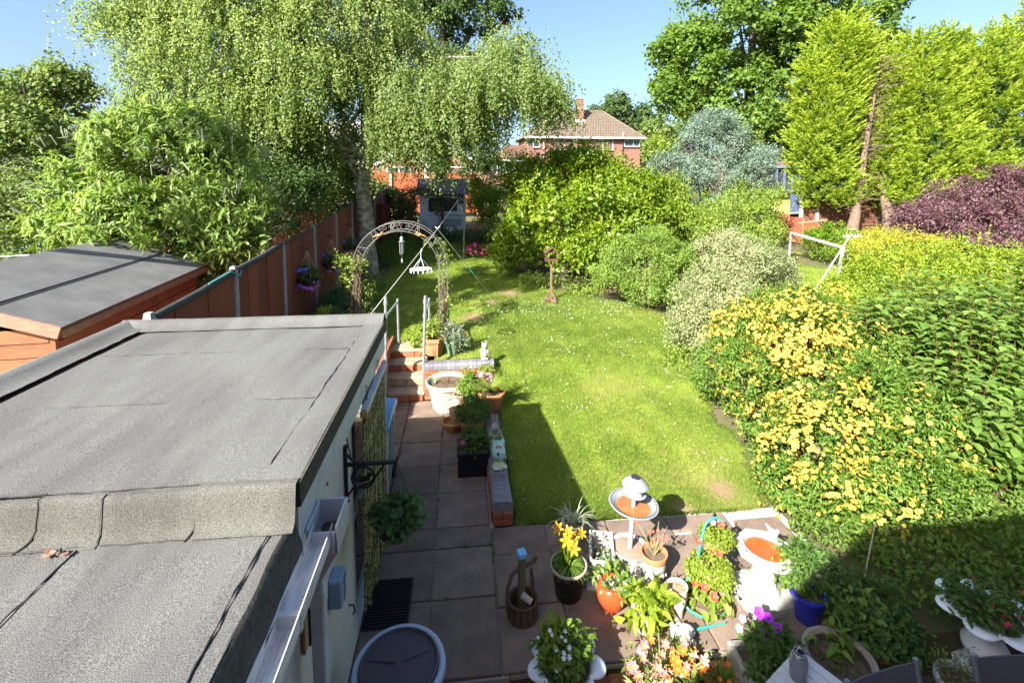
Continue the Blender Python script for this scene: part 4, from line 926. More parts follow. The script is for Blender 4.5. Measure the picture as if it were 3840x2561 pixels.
def birch():
    t = plant('birch_tree', 'tall weeping birch with pale trunk and drooping light green foliage', 'tree', (-2.8, 15, 1.0))
    lobes = L6([(-5.97, 14.60, 7.39, 2.56, 1.83), (-7.7, 15.00, 8.3, 1.8, 1.15), (-8.9, 14.60, 8.2, .9, .65), (-4.26, 14.20, 5.92, 2.06, 1.82), (-5.2, 14.20, 4.83, 1.6, 1.45), (-3.21, 15.00, 8.3, 2.42, 1.91), (-.80, 14.20, 5.95, 1.62, 1.27),
                (1.06, 14.00, 6.34, 1.45, 1.14), (-1.48, 13.60, 5.0, 1.0, .8), (-3.97, 14.60, 4.12, 1.0, .88), (1.61, 14.50, 7.5, .7, .7), (2.19, 14.00, 6.4, .72, .72), (-.06, 14.00, 5.0, .85, .70), (-6.68, 14.00, 5.97, 1.64, 1.29), (-1.98, 15.00, 7.2, 1.5, 1.2), (-4.5, 15, 9.8, 2.6, 1.6), (-7.0, 15, 9.6, 1.9, 1.2)])
    M_b = mat('birch_bark', (.52, .48, .39), .85, nscale=3.2, col2=(.13, .11, .085), mix=.47, bump=.6, bscale=22, stretch=(1.5, 1.5, 2.4))
    limbs = [((-2.75, 15, 3.4 + .3 * i), tuple(Vector(l[:3]) - Vector((0, 0, .1 * l[5]))), .07) for i, l in enumerate(lobes)]
    trunk(t, [(-2.85, 15.05, .9), (-2.82, 15, 2.2), (-2.95, 15, 3.6), (-2.78, 15, 4.4), (-2.72, 15, 6.0), (-2.7, 15, 8.5), (-2.8, 15, 10.5)], [.33, .25, .215, .20, .16, .11, .05], M_b, limbs, 14)
    # drooping tresses
    A = np.array(lobes); w = A[:, 3] * A[:, 5]; w = w / w.sum(); nt_ = 1180; li = rng.choice(len(A), nt_, p=w)
    dr = sph(nt_ * 2); dr = dr[dr[:, 2] > -.35][:nt_]; rad = .55 + .5 * rng.random(nt_) ** .7
    C0 = A[li, :3] + dr * A[li, 3:] * rad[:, None]; tress_tint = rng.random(nt_)  # every tress gets its own random leaf tint
    P, D, T = [], [], []
    for c, dd, ll, tt in zip(C0, dr, A[li], tress_tint):
        ns = rng.integers(9, 17); spread = .16 + .24 * rng.random()
        for s in range(ns):
            st = c + rng.normal(size=3) * np.array([spread, spread, spread * .7]); ln = (.35 + .8 * rng.random()) * (1.15 if ll[2] < 6.6 else .8); k = int(ln / .047)
            q = np.linspace(0, 1, k); dx = dd[:2] * .28 * np.sqrt(q)[:, None]
            pts = np.stack([st[0] + dx[:, 0] + rng.normal(size=k) * .035, st[1] + dx[:, 1] + rng.normal(size=k) * .035, st[2] - q * ln * .92 + .25 * (q * (1 - q)) + rng.normal(size=k) * .02], 1)
            P.append(pts); T.append(np.clip(tt * .62 + rng.random(k) * .36, 0, 1))
    P = np.concatenate(P); T = np.concatenate(T)
    k = ~((np.abs(P[:, 0] + 2.85) < .38) & (P[:, 1] < 15.2) & (P[:, 2] < 5.9) & (rng.random(len(P)) < .93)); P, T = P[k], T[k]; n = len(P)   # the trunk shows through
    D = rng.normal(size=(n, 3)) * .75 + np.array([0, 0, -.55]); U = rng.normal(size=(n, 3)) * .33 + np.array([-.35, -.55, .5])
    sc = .75 + .5 * rng.random(n)
    leaves('crown', P, D, U, .082 * sc, .060 * sc, leafmat('birch_leaf', (.095, .148, .036), (.165, .23, .064), (.255, .31, .115), tr=.5, spec=.4, rough=.42), t, T, 'q')
    # hanging twigs
    m = MB()
    for i in range(0, nt_, 4):
        c = C0[i]; m.tube([c + np.array([0, 0, .3]), c, c - np.array([0, 0, .8])], [.012, .008, .003], 3, cap=False)
    m.build('twigs', M_bark, t)['kind'] = 'stuff'
birch()

def broadtree(name, label, base, lobes, nl, L, Wd, lm, tr, bark=M_bark, r=.25, top=None, per=60, cr=.5, grp=None, shell=.6, droop=.15, cat='tree'):
    t = plant(name, label, cat, base, grp); lobes = L6(lobes)
    top = top or (sum(l[0] for l in lobes) / len(lobes), sum(l[1] for l in lobes) / len(lobes), max(l[2] for l in lobes)); b = Vector(base); tp = Vector(top)
    limbs = [(tuple(b.lerp(tp, .25 + .5 * random.random())), l[:3], r * .4) for l in lobes]
    trunk(t, [base, tuple(b.lerp(tp, .4)), tuple(b.lerp(tp, .75)), top], [r, r * .75, r * .45, r * .15], bark, limbs)
    bushleaves('crown', t, bumpy(lobes, 8, .46), nl, L, Wd, lm, per, cr * .8, shell, droop, .5)
    return t
LM_syc = leafmat('sycamore_leaf', (.070, .125, .022), (.12, .20, .034), (.20, .285, .065), tr=.42)
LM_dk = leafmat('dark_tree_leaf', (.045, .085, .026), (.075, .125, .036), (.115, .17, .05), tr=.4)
LM_mid = leafmat('mid_green_leaf', (.085, .135, .034), (.14, .20, .055), (.21, .27, .09), tr=.38)
broadtree('broadleaf_tree', 'dark broadleaf tree behind the right side of the birch', (-1, 22, 1.4), [(-.96, 21.5, 9.85, 2.4, 1.9), (.9, 21.5, 10.8, 1.7, 1.1), (-2.22, 21.5, 9.1, 1.9, 1.6), (-.1, 21.5, 8.4, 1.7, 1.2), (2.2, 21.5, 11.0, .8, .7), (-3.07, 21.5, 10.8, 2.1, 1.4), (-1, 21.5, 12, 2.5, 1.2)], 17000, .16, .11, LM_dk, .3, r=.3, cr=.45)
broadtree('sycamore_tree', 'large sycamore with dark limbs between the far house and conifers', (18, 29, 1.9), [(16.06, 27, 12.57, 3.6, 1.9), (20.06, 27, 12.94, 3.7, 2.0), (13.48, 27, 11.28, 2.3, 1.9), (12.51, 27, 9.32, 1.6, 1.2), (15.37, 26.5, 9.28, 2.8, 2.1), (18.86, 27, 9.95, 3.0, 2.2), (23.73, 28, 12.09, 3.0, 1.8), (13.11, 26, 7.48, 1.9, 1.4), (15.7, 26, 6.8, 1.9, 1.5), (17.78, 26, 7.06, 1.8, 1.6), (25.05, 28, 13.94, 2.0, 1.0), (11.95, 27, 10.76, 1.1, .9), (11.54, 26.5, 8.25, .95, .9), (19.5, 27, 6.5, 1.8, 1.8), (17, 27, 15, 4, 1.6)], 48000, .225, .18, LM_syc, .3, r=.45, per=80, cr=.55, shell=.55)
broadtree('fruit_tree', 'light green fruit tree at the left edge of the garden view', (-10.8, 14, .9), [(-11.13, 14, 5.9, 1.0, .7), (-10.39, 14, 6.2, .65, .55), (-10.78, 13, 5.0, .95, .85), (-10.5, 14, 5.1, 1.0, .8), (-10.46, 13, 4.3, .95, .65), (-9.95, 14, 6.3, .4, .5), (-12.3, 14, 5.5, 1.2, 1.0), (-11.8, 13.4, 4.2, 1.1, .8)], 17000, .10, .075, LM_mid, .2, r=.12, per=35, cr=.26, shell=.55)
m_ = MB(); 
t_ = plant('upright_shoots', 'thin leafy shoots rising above the left fruit tree', 'shoots', (-10.4, 14, 6.2))
for (x, z, dx, h) in ((-10.5, 6.3, .05, .9), (-10.0, 6.3, .5, .6), (-9.9, 5.9, .75, .35), (-10.7, 6.3, -.1, .55)):
    m_.tube([(x, 14, z), (x + dx * .5, 14, z + h * .6), (x + dx, 14, z + h)], [.012, .009, .004], 4)
    P = np.stack([np.linspace(x, x + dx, 60), np.full(60, 14.), np.linspace(z, z + h, 60)], 1) + rng.normal(size=(60, 3)) * .06
    leaves('foliage', P, rng.normal(size=(60, 3)), rng.normal(size=(60, 3)), .10, .075, LM_mid, t_)
m_.build('stems', M_bark, t_)
broadtree('ash_tree', 'tall ash tree standing out of view left of the shed', (-7.9, 4.4, .4), [(-7.5, 4.9, 9.6, 1.3, 1.2), (-8.1, 4.8, 10.2, 1.2, 1.0), (-7.2, 5.6, 9.8, 1.1, 1.0), (-6.9, 4.6, 10.1, 1.0, .9), (-8.2, 4.3, 9.3, 1.0, .9)], 5200, .14, .10, LM_mid, .2, r=.16, per=40, cr=.3, shell=.5)
broadtree('hazel_bush', 'bushy green shrub under the fruit tree at the left edge', (-9.6, 12, .5), [(-10.06, 12, 3.5, .85, .65), (-9.67, 12, 2.8, .75, .65), (-9.38, 11.4, 2.3, .8, .65), (-9.0, 12, 3.1, .6, .6), (-10.6, 12, 2.6, 1.0, 1.0), (-8.9, 11.6, 2.2, .8, .7)], 11000, .085, .06, LM_mid, .2, r=.06, per=30, cr=.22, cat='shrub')
broadtree('bay_shrub', 'dark evergreen shrub beyond the fence between buddleia and birch', (-4.9, 12.6, .9), [(-4.6, 12.4, 3.0, .9, 1.2), (-5.6, 12.8, 3.4, 1.1, 1.3), (-4.0, 12.6, 3.2, .6, .9), (-4.4, 13.2, 4.0, 1.0, .8), (-6.6, 13, 3.2, 1.1, 1.4)], 15000, .085, .055, LM_dk, .2, r=.08, per=35, cr=.25, cat='shrub')
broadtree('holly_bush', 'dark bush beyond the fence left of the birch trunk', (-4.2, 17.5, 1.2), [(-4.2, 17.5, 3.2, 1.0, 1.5), (-5.6, 17.8, 3.6, 1.3, 1.7), (-7.2, 17.2, 3.4, 1.4, 1.7), (-3.9, 18.5, 4.6, .9, 1.2)], 13000, .11, .075, LM_dk, .2, r=.1, per=40, cr=.32, cat='shrub')
# distant trees
for nm, lb, b, lo, n, lm in (('far_oak', 'round dark green tree on the skyline right of the chimney', (25, 76, 4.2), [(22.6, 75, 13.2, 2.2, 2.0), (25.2, 75, 14.0, 2.6, 2.6), (27.6, 75, 12.5, 2.2, 2.8), (25, 75, 11, 3.4, 2.6), (28.2, 75, 9.5, 2.4, 2.4)], 9000, LM_dk),
                             ('far_lime_tree', 'yellowish green tree behind the right end of the far house', (25.5, 61, 4), [(25.3, 60, 9.5, 2.0, 1.9), (26.6, 60, 8.2, 2.2, 2.2), (24.2, 60, 7.4, 1.6, 2.0), (23.3, 58, 6.0, 1.5, 1.6)], 8000, LM_mid),
                             ('far_pine', 'small dark pine on the left skyline', (-42, 70, 4.2), [(-42, 70, 12.6, .9, 1.2), (-42.2, 70, 11.2, 1.6, 1.3), (-41.8, 70, 9.6, 2.2, 1.5)], 4000, LM_dk),
                             ('far_ash', 'hazy tree line left of the birch', (-37, 66, 4.2), [(-37, 66, 8.4, 3.5, 2.0), (-45, 66, 8.2, 4, 2.2), (-52, 66, 8.6, 4, 2.4), (-31, 66, 8.0, 3.4, 1.8)], 9000, LM_dk)):
    broadtree(nm, lb, b, lo, n, .42, .32, lm, .2, r=.35, per=40, cr=.8, shell=.5)

for nm, lb, b, lo, n, lm in (('far_chestnut', 'dark tree far behind the right hand conifers', (32, 34, 2), [(30, 33, 5.5, 3, 3), (33, 33, 7, 3, 3.5), (36, 34, 6, 3.2, 4), (40, 34, 7, 4, 4), (28, 33, 4, 2.4, 2.4), (38, 34, 3.5, 4, 2.5), (33, 33, 3.4, 4, 2.2)], 16000, LM_dk),
                             ('far_maple', 'green tree glimpsed low behind the leftmost conifer', (24, 33, 2), [(22, 32, 4.6, 2.2, 2.2), (25, 33, 5, 2.2, 2.4), (27, 33, 4, 2, 2)], 7000, LM_syc)):
    broadtree(nm, lb, b, lo, n, .3, .22, lm, .2, r=.3, per=40, cr=.6, shell=.5)

# leylandii: layered feathery sprays
def conifer(label, base, lobes, n, lean, grp='tall conifers on the right'):
    t = plant('leylandii_tree', label, 'conifer', base, grp); lobes = L6(lobes, .8); b = Vector(base); tp = b + Vector(lean)
    M_cb = mat('conifer_bark', (.19, .135, .095), .95, nscale=6, col2=(.10, .07, .05), bump=.8, bscale=30, stretch=(4, 4, .8))
    limbs = []
    for k in range(150):
        a = b.lerp(tp, .12 + .8 * random.random()); dd = Vector((random.uniform(-1, 1), random.uniform(-1, .4), random.uniform(-.1, .35))).normalized(); limbs.append((tuple(a), tuple(a + dd * random.uniform(.4, 1.3)), .014))
    trunk(t, [base, tuple(b.lerp(tp, .25)), tuple(b.lerp(tp, .6)), tuple(tp)], [.25, .15, .09, .03], M_cb, limbs)
    A = np.array(lobes); w = A[:, 3] * A[:, 5]; w /= w.sum(); nc = n // 26
    li = rng.choice(len(A), nc, p=w); dr = sph(nc * 3); dr = dr[dr[:, 2] > -.75][:nc]; rad = .5 + .56 * rng.random(nc) ** .5 + .17 * vnoise(dr[:, 0] * 3 + li, dr[:, 1] * 3 + dr[:, 2] * 4, 1.6, 7) + np.where(rng.random(nc) < .06, .22, 0)
    C0 = A[li, :3] + dr * A[li, 3:] * rad[:, None]; H = nrm(dr * np.array([1, 1, .1])); tint = rng.random(nc)
    ci = rng.integers(0, nc, n); u = rng.random(n); side = rng.normal(size=n)
    hor = H[ci]; lat = np.stack([-hor[:, 1], hor[:, 0], np.zeros(n)], 1); ln = (.30 + .30 * rng.random(nc))[ci]
    ax = nrm(hor * .75 + np.array([0, 0, .55]))              # plumes sweep outwards and up
    P = C0[ci] + ax * ((u - .4) * ln)[:, None] + lat * (side * .085 * (1.15 - u))[:, None] + np.array([0, 0, 1.]) * (-.10 * np.abs(side) * (1 - u))[:, None]
    D = ax + lat * (side * .42)[:, None] + rng.normal(size=(n, 3)) * .22
    U = np.array([-.25, -.35, .5]) + rng.normal(size=(n, 3)) * .35 + hor * .5
    tx = b.x + (tp.x - b.x) * np.clip((P[:, 2] - b.z) / (tp.z - b.z), 0, 1); k = ~((np.abs(P[:, 0] - tx - .1) < .30) & (P[:, 1] < b.y + .4) & (rng.random(n) < (.42 if b.x < 18 else .3))); P, D, U, ci, u = P[k], D[k], U[k], ci[k], u[k]; n = len(P)
    s = .7 + .6 * rng.random(n)
    leaves('crown', P, D, U, .17 * s, .040 * s, leafmat('leylandii_spray', (.13, .21, .022), (.245, .335, .036), (.40, .45, .085), tr=.35, spec=.1, rough=.7), t, np.clip(tint[ci] * .35 + u * .45 + .2 * rng.random(n), 0, 1), 'q')
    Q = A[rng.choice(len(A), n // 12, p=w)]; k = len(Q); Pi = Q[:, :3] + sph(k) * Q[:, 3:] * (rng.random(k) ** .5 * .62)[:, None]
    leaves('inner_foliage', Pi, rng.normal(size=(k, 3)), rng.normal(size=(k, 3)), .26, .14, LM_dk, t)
conifer('conifer with a bare leaning trunk, leftmost of the row', (17.0, 19.3, 1.2), [(16.5, 20, 8.9, 1.4, 1.9), (16.1, 20, 7.0, 1.4, 1.9), (15.9, 20, 5.2, 1.35, 1.7), (16.3, 20, 3.7, 1.3, 1.3), (17.4, 20.2, 9.6, .9, 1.2), (18.2, 20.6, 7.8, .75, 2.0), (15.3, 20, 7.8, .7, 1.5), (18.6, 20.8, 5.4, .8, 1.5), (18.3, 20.8, 3.6, .9, .9), (18.7, 20.9, 6.8, .9, 1.6), (17.6, 20.7, 5.2, .8, 1.6), (19.0, 20.9, 9.0, .7, 1.2), (18.4, 20.8, 9.2, .75, 1.2), (19.0, 21.0, 7.6, .8, 1.6), (18.9, 21, 5.2, .9, 1.6)], 90000, (1.25, .4, 8.6))
conifer('conifer in the middle of the row, behind the purple shrub', (20.4, 20.5, 1.3), [(20.7, 20.3, 9.0, 1.5, 1.4), (20.6, 20.2, 7.6, 1.9, 1.6), (20.8, 20, 5.6, 1.9, 1.6), (20.3, 20, 3.9, 1.6, 1.2), (21.7, 20, 9.9, .6, .9), (19.4, 20.2, 8.4, .9, 1.1), (19.2, 20, 5.6, .8, 1.8), (19.3, 20.3, 7.6, .8, 1.6), (19.0, 20.1, 4.0, .9, 1.2), (21.8, 20.2, 7, 1.1, 2.4), (20.4, 20, 2.9, 1.5, .8)], 72000, (.6, 0, 8.2))
conifer('conifer at the right edge of the picture, tallest in the row', (24.2, 20.5, 1.3), [(24.2, 20, 9.4, 1.5, 1.3), (23.7, 20, 8.0, 2.0, 1.8), (25, 20, 5.9, 2.1, 1.8), (23.4, 20, 4.2, 1.8, 1.2), (25.7, 20, 8.8, 1.4, 2.0), (25.9, 20, 10.5, 1.0, 1.2), (27.2, 20.4, 8.6, 1.6, 2.2), (22.4, 20, 6.2, 1.0, 2.2), (22.6, 20.3, 8.8, .9, 1.4), (22.3, 20, 4.2, 1.1, 1.4), (24.4, 20, 3.2, 1.8, .9), (27, 20, 5, 1.6, 2)], 78000, (.3, 0, 8.6))
# small bare trunk beside the first conifer
s_ = plant('bare_trunk', 'second pale bare trunk to the right of the leaning conifer trunk', 'trunk', (18.9, 19.4, 1.2)); trunk(s_, [(18.9, 19.4, 1.1), (18.85, 19.5, 2.4), (18.9, 20.2, 4.2), (19.1, 20.6, 6.5)], [.26, .2, .15, .06], MATS['conifer_bark'])

# shrubs: name, label, base, lobes, leaves, size, material, options
def shrub(name, label, base, lobes, nl, L, Wd, lm, per=40, cr=.2, shell=.7, droop=0., up=.5, shape='q', jit=.7, r=.05, cat='shrub', grp=None, flat=1., curl=.15, parts=0):
    t = plant(name, label, cat, base, grp); lobes = L6(lobes)
    stems(t, base, lobes, M_bark, r, 'stems'); core('twigs', t, lobes, M_twig)
    bushleaves('foliage', t, bumpy(lobes), nl, L, Wd, lm, per, cr * .9, shell, droop, up, shape, -.6, jit, flat, curl, parts=parts)
    inner = [(l[0], l[1], l[2], l[3] * .72, l[4] * .72, l[5] * .72) for l in lobes]
    P, D2, m = [], [], MB()
    for l in lobes:
        for k in range(7):
            a = sph(1)[0]; a[2] = abs(a[2]); p0 = np.array(l[:3]) + a * np.array(l[3:6]) * .92; ln = (.16 + .22 * random.random()) * min(1.2, l[3]); d0 = nrm(a * .6 + np.array([0, 0, .7]) + rng.normal(size=3) * .25)
            m.tube([p0 - d0 * .1, p0 + d0 * ln], [.006, .002], 3, cap=False); q = np.linspace(0, 1, max(4, int(ln / L * 4)))
            P.append(p0 + d0 * ln * q[:, None] + rng.normal(size=(len(q), 3)) * L * .12); D2.append(d0 * .5 + rng.normal(size=(len(q), 3)) * .8)
    m.build('shoot_stems', M_bark, t)['kind'] = 'stuff'; P = np.concatenate(P); D2 = np.concatenate(D2)
    leaves('shoots', P, D2, rng.normal(size=(len(P), 3)) * .5 + np.array([0, -.2, .7]), L * .9, Wd * .9, lm, t, .4 + .6 * rng.random(len(P)), shape)
    bushleaves('inner_foliage', t, inner, nl // 9, L * 1.3, Wd, lm, per, cr * 1.4, .4, droop, up, 'q', -.9, jit, flat, curl)
    return t
LM_bud = leafmat('buddleia_leaf', (.095, .165, .030), (.165, .245, .050), (.26, .33, .12), tr=.35, spec=.3)
bud = shrub('buddleia_bush', 'large buddleia with long grey green leaves over the fence by the shed', (-5.2, 9.6, .6),
      [(-5.45, 9.6, 4.4, 1.15, .72), (-6.38, 9.4, 3.85, .85, .66), (-4.7, 9.6, 4.0, .95, .76), (-5.61, 8.95, 3.2, 1.1, .66), (-4.35, 9.0, 3.15, .9, .66), (-6.5, 9.0, 3.0, .6, .5), (-3.95, 9.3, 3.4, .42, .55), (-5.31, 9.8, 4.85, .65, .45), (-3.85, 8.8, 2.8, .42, .32), (-5.9, 9.9, 4.8, .5, .4), (-5.0, 9.2, 2.4, 1.3, .8)], 19000, .155, .043, LM_bud, 16, .15, .66, .35, .5, 'b', .7, .06, curl=.35, parts=300)
P, O, _ = clumps(L6([(-5.45, 9.6, 4.5, 1.2, .75), (-6.38, 9.4, 3.95, .9, .7), (-4.64, 9.6, 4.1, 1.0, .8), (-5.61, 8.9, 3.25, 1.15, .7), (-4.35, 8.9, 3.2, .95, .7), (-6.5, 8.9, 3.1, .65, .55), (-3.85, 9.2, 3.4, .45, .55)]), 260, 1, .05, .98)
m_ = MB()
for p, o in zip(P, O): p = Vector(p); o = Vector(o); o.z += .5; o.normalize(); s = p + o * .16; m_.tube([p, s, s + o * .07 + Vector((random.uniform(-.05, .05), random.uniform(-.05, .05), -.05))], [.010, .013, .003], 4, cap=False)
q_ = m_.build('flower_spikes', mat('grey_flower_bud', (.17, .21, .13), .9), bud); q_['kind'] = 'stuff'
LM_mag = leafmat('magnolia_leaf', (.085, .155, .014), (.165, .245, .018), (.255, .31, .035), tr=.42, spec=.45, rough=.35)
shrub('magnolia_tree', 'broad leaved magnolia in bright green leaf at the lawn end', (3.2, 14.4, .9),
      [(3.79, 15.2, 4.0, 1.4, .75), (2.4, 14.8, 3.3, 1.2, .85), (4.28, 14.4, 3.34, 1.45, 1.06), (2.99, 14.0, 2.5, 1.4, .95), (4.58, 13.6, 2.3, 1.25, .9), (1.75, 14.2, 1.9, .75, .85), (3.4, 13.0, 1.75, .85, .65), (5.6, 14.8, 3.5, .9, .85), (5.7, 13.8, 2.5, .95, .85), (6.3, 14.8, 3.0, .8, .8), (3.4, 15.3, 4.5, .7, .36), (2.4, 15.0, 3.7, .8, .65)], 27000, .145, .07, LM_mag, 18, .20, .66, .1, .55, 'q', .8, .09, parts=220)
LM_hedge = leafmat('privet_leaf', (.075, .155, .010), (.13, .225, .016), (.19, .28, .03), tr=.3)
shrub('privet_hedge', 'bright green clipped privet bush beside the orange fence', (1.6, 19.6, 1.3), [(1.29, 19.5, 3.7, 1.0, 1.05), (2.35, 19.5, 3.75, 1.05, 1.0), (.8, 19.5, 4.0, .7, .7), (1.84, 18.6, 2.5, 1.1, 1.0), (.95, 19.2, 2.7, .7, .7), (.9, 22.4, 3.0, .6, .8), (3.3, 19.2, 3.2, 1.0, 1.2)], 17000, .07, .05, LM_hedge, 40, .2)
LM_spr = leafmat('blue_spruce_needle', (.095, .145, .100), (.150, .210, .150), (.24, .295, .22), tr=.12, rough=.6)
shrub('blue_juniper', 'silvery blue green juniper behind the lawn shrubs', (8.8, 16.2, 1.1), [(8.85, 16.2, 5.75, .6, .6), (9.6, 16.1, 5.25, .65, .5), (8.3, 16, 5.5, .5, .45), (8.0, 16, 5.0, .6, .5), (8.7, 15.9, 4.6, .8, .5), (7.5, 15.8, 4.1, .75, .5), (9.9, 15.9, 4.3, .8, .5), (8.7, 15.6, 3.7, 1.1, .55), (7.0, 15.7, 3.3, .85, .6), (10.4, 15.8, 3.5, .9, .65), (6.9, 15.7, 4.2, .6, .5), (10.5, 16, 4.5, .6, .5), (9.2, 15.5, 2.8, 1.3, .6), (7.9, 15.6, 2.5, 1.0, .6)], 46000, .092, .024, LM_spr, 55, .17, .62, 0, .4, 'q', .8, .08, 'conifer')
LM_lime = leafmat('lime_leaf', (.125, .195, .025), (.20, .285, .045), (.29, .355, .085), tr=.42)
shrub('spiraea_bush', 'light green fine leaved bush in front of the blue juniper', (8, 13.8, .9), [(7.19, 13.5, 2.4, 1.1, .9), (8.86, 14, 2.6, 1.15, .95), (6.43, 14.2, 2.6, .8, .7), (9.3, 14, 2.2, .7, .7), (8, 13, 1.8, .95, .6), (6.6, 14.6, 3.3, .7, .6), (7.2, 14.3, 1.6, 1.2, .8), (8.5, 13.6, 1.5, 1.0, .65)], 24000, .085, .035, LM_lime, 30, .18)
shrub('cherry_sapling', 'leafy cherry shoots poking up beside the blue juniper', (10.6, 16.8, 1.1), [(10.6, 16.8, 3.9, .5, 1.3), (11.0, 16.6, 3.0, .6, 1.0), (7.0, 16.8, 4.4, .5, .9), (10.2, 17, 5.0, .3, .7)], 2600, .13, .05, LM_lime, 14, .16, .4, .3, shape='b', curl=.3)
LM_rnd = leafmat('potentilla_leaf', (.115, .190, .028), (.180, .270, .050), (.255, .340, .095), tr=.35)
shrub('potentilla_bush', 'rounded light green bush at the far right of the lawn', (4.5, 11.3, .75), [(4.48, 11.3, 1.70, 1.0, .75), (3.75, 11.5, 1.55, .5, .6), (5.3, 11.3, 1.6, .55, .65), (4.45, 11.0, 1.25, .75, .45), (4.9, 11.9, 1.6, .8, .8)], 30000, .052, .022, LM_rnd, 40, .13, .72)
LM_eu = leafmat('variegated_leaf', (.14, .185, .070), (.27, .30, .14), (.47, .455, .27), tr=.3, rough=.45)
shrub('variegated_euonymus', 'pale cream and green variegated bush beside the yellow flowers', (5.4, 9.6, .6), [(6.06, 10, 2.1, .95, .55), (4.95, 9.1, 1.3, .78, .80), (4.6, 8.75, .8, .5, .5), (6.3, 9.8, 1.65, .85, .7), (4.55, 9.1, .88, .42, .42), (6.05, 10.3, 2.4, .4, .28), (7.1, 10, 1.55, .5, .5), (5.5, 9.6, 1.0, 1.0, .6)], 42000, .046, .022, LM_eu, 40, .13, .70)
LM_pur = leafmat('purple_leaf', (.075, .032, .040), (.135, .068, .078), (.23, .155, .16), tr=.25, rough=.45, trc=.5)
shrub('purple_berberis', 'large purple leaved berberis at the right edge below the conifers', (17, 14.6, 1.0), [(15.34, 14.5, 2.4, 1.1, .73), (16.94, 14.8, 2.8, 1.3, .95), (18.21, 14.5, 3.15, 1.3, 1.05), (16.64, 13.8, 2.1, 1.35, .65), (18.2, 13.8, 2.4, 1.1, .95), (15.6, 14, 1.6, 1.1, .6), (19.4, 14.6, 3.2, 1.2, 1.1), (17.4, 13.6, 1.4, 1.6, .7)], 30000, .085, .045, LM_pur, 35, .2, .62)
shrub('clipped_cotoneaster', 'rounded mid green bush behind the small white goal', (12.6, 15, .9), [(12.6, 14.9, 1.6, .9, .75), (12.3, 15.4, 1.5, .6, .55), (13.1, 15.2, 1.5, .7, .6)], 12000, .06, .03, LM_hedge, 40, .15)
LM_lim2 = leafmat('bright_lime_leaf', (.140, .215, .018), (.23, .31, .032), (.33, .39, .065), tr=.42)
shrub('golden_choisya', 'bright lime green bush at the right behind the dogwood', (10.6, 9.8, .6), [(9.3, 10.2, 1.35, .85, .6), (10.4, 9.9, 1.55, 1.1, .8), (11.9, 9.9, 1.75, 1.1, .75), (9.0, 9.3, .95, .9, .55), (10.2, 8.9, 1.1, 1.05, .6), (11.6, 8.9, 1.4, .85, .7), (12.4, 9.4, 1.2, 1.0, .8), (8.2, 9.4, .8, .5, .4)], 22000, .085, .033, LM_lim2, 14, .13, .68, 0, .6, 'q', .9)
LM_yel = leafmat('golden_leaf', (.19, .23, .03), (.36, .36, .04), (.62, .46, .05), tr=.35)
shrub('golden_bush', 'yellow tipped bush between the goal and the purple berberis', (12.7, 12.3, .85), [(12.18, 12.5, 1.85, .95, .5), (12.95, 12, 1.8, .75, .5), (12.8, 13.4, 1.85, .8, .5), (12.2, 12.2, 1.3, .9, .5)], 10000, .06, .03, LM_yel, 25, .14)

# hypericum in full yellow flower
HY = L6([(4.35, 5.45, .42, .85, .85, .62), (4.5, 6.45, .66, .86, .9, .78), (5.0, 7.35, .86, .9, .85, .84), (5.3, 5.6, .62, .95, .9, .8), (5.6, 6.6, .92, 1.0, 1.0, .92), (5.85, 7.8, 1.1, 1.1, .8, .80), (4.0, 5.0, .15, .5, .5, .45), (5.6, 8.1, 1.0, .8, .6, .7), (5.0, 4.85, .22, .8, .45, .42), (6.0, 5.2, .3, .6, .6, .45)])
LM_hyp = leafmat('hypericum_leaf', (.060, .125, .016), (.105, .19, .024), (.18, .26, .045), tr=.3, spec=.35)
hyp = shrub('hypericum_bush', 'big hypericum bush covered in yellow flowers right of the lawn', (4.9, 6.4, 0), HY, 64000, .060, .022, LM_hyp, 12, .075, .78, 0, .7, 'q', .9, .03)
P, O, _ = clumps(bumpy(HY), 6500, 3, .09, .97, -.3); O = nrm(O + np.array([-.12, -.25, .45]))
vis = np.argsort(np.linalg.norm(P - np.array([0, 0, 3.87]), axis=1)); 
fm = flower('hypericum_flower', 5, .029, .025, .25, mat('yellow_petal', (.50, .275, .022), .6, nscale=40, col2=(.56, .37, .065)), mat('orange_stamens', (.62, .27, .02), .8), .30)
P2 = P + O * .03; sunny = (rng.random(len(P)) < np.clip(.42 + .62 * P[:, 2] - .12 * (P[:, 0] - 4.4) + .25 * vnoise(P[:, 0], P[:, 1] + P[:, 2], 2.2, 5), .05, 1)); P2, O = P2[sunny], O[sunny]
fac = (O * nrm(np.array([0, 0, 3.87]) - P2)).sum(1); o_ = np.argsort(-fac); big = o_[:300]; rest = o_[300:]
flowers('flower', fm, hyp, [tuple(p) for p in P2[big]], [tuple(q) for q in O[big]], (.8, 1.25)); instances_mesh('spent_flowers', flower('spent_hypericum', 5, .012, .009, .7, mat('rust_petal', (.36, .15, .03), .8)), (P[:800] + nrm(rng.normal(size=(800, 3))) * .03).tolist(), rng.normal(size=(800, 3)).tolist(), (.7, 1.3), hyp); instances_mesh('more_flowers', flower('small_hypericum', 5, .028, .025, .25, MATS['yellow_petal']), P2[rest].tolist(), O[rest].tolist(), (.6, 1.15), hyp)

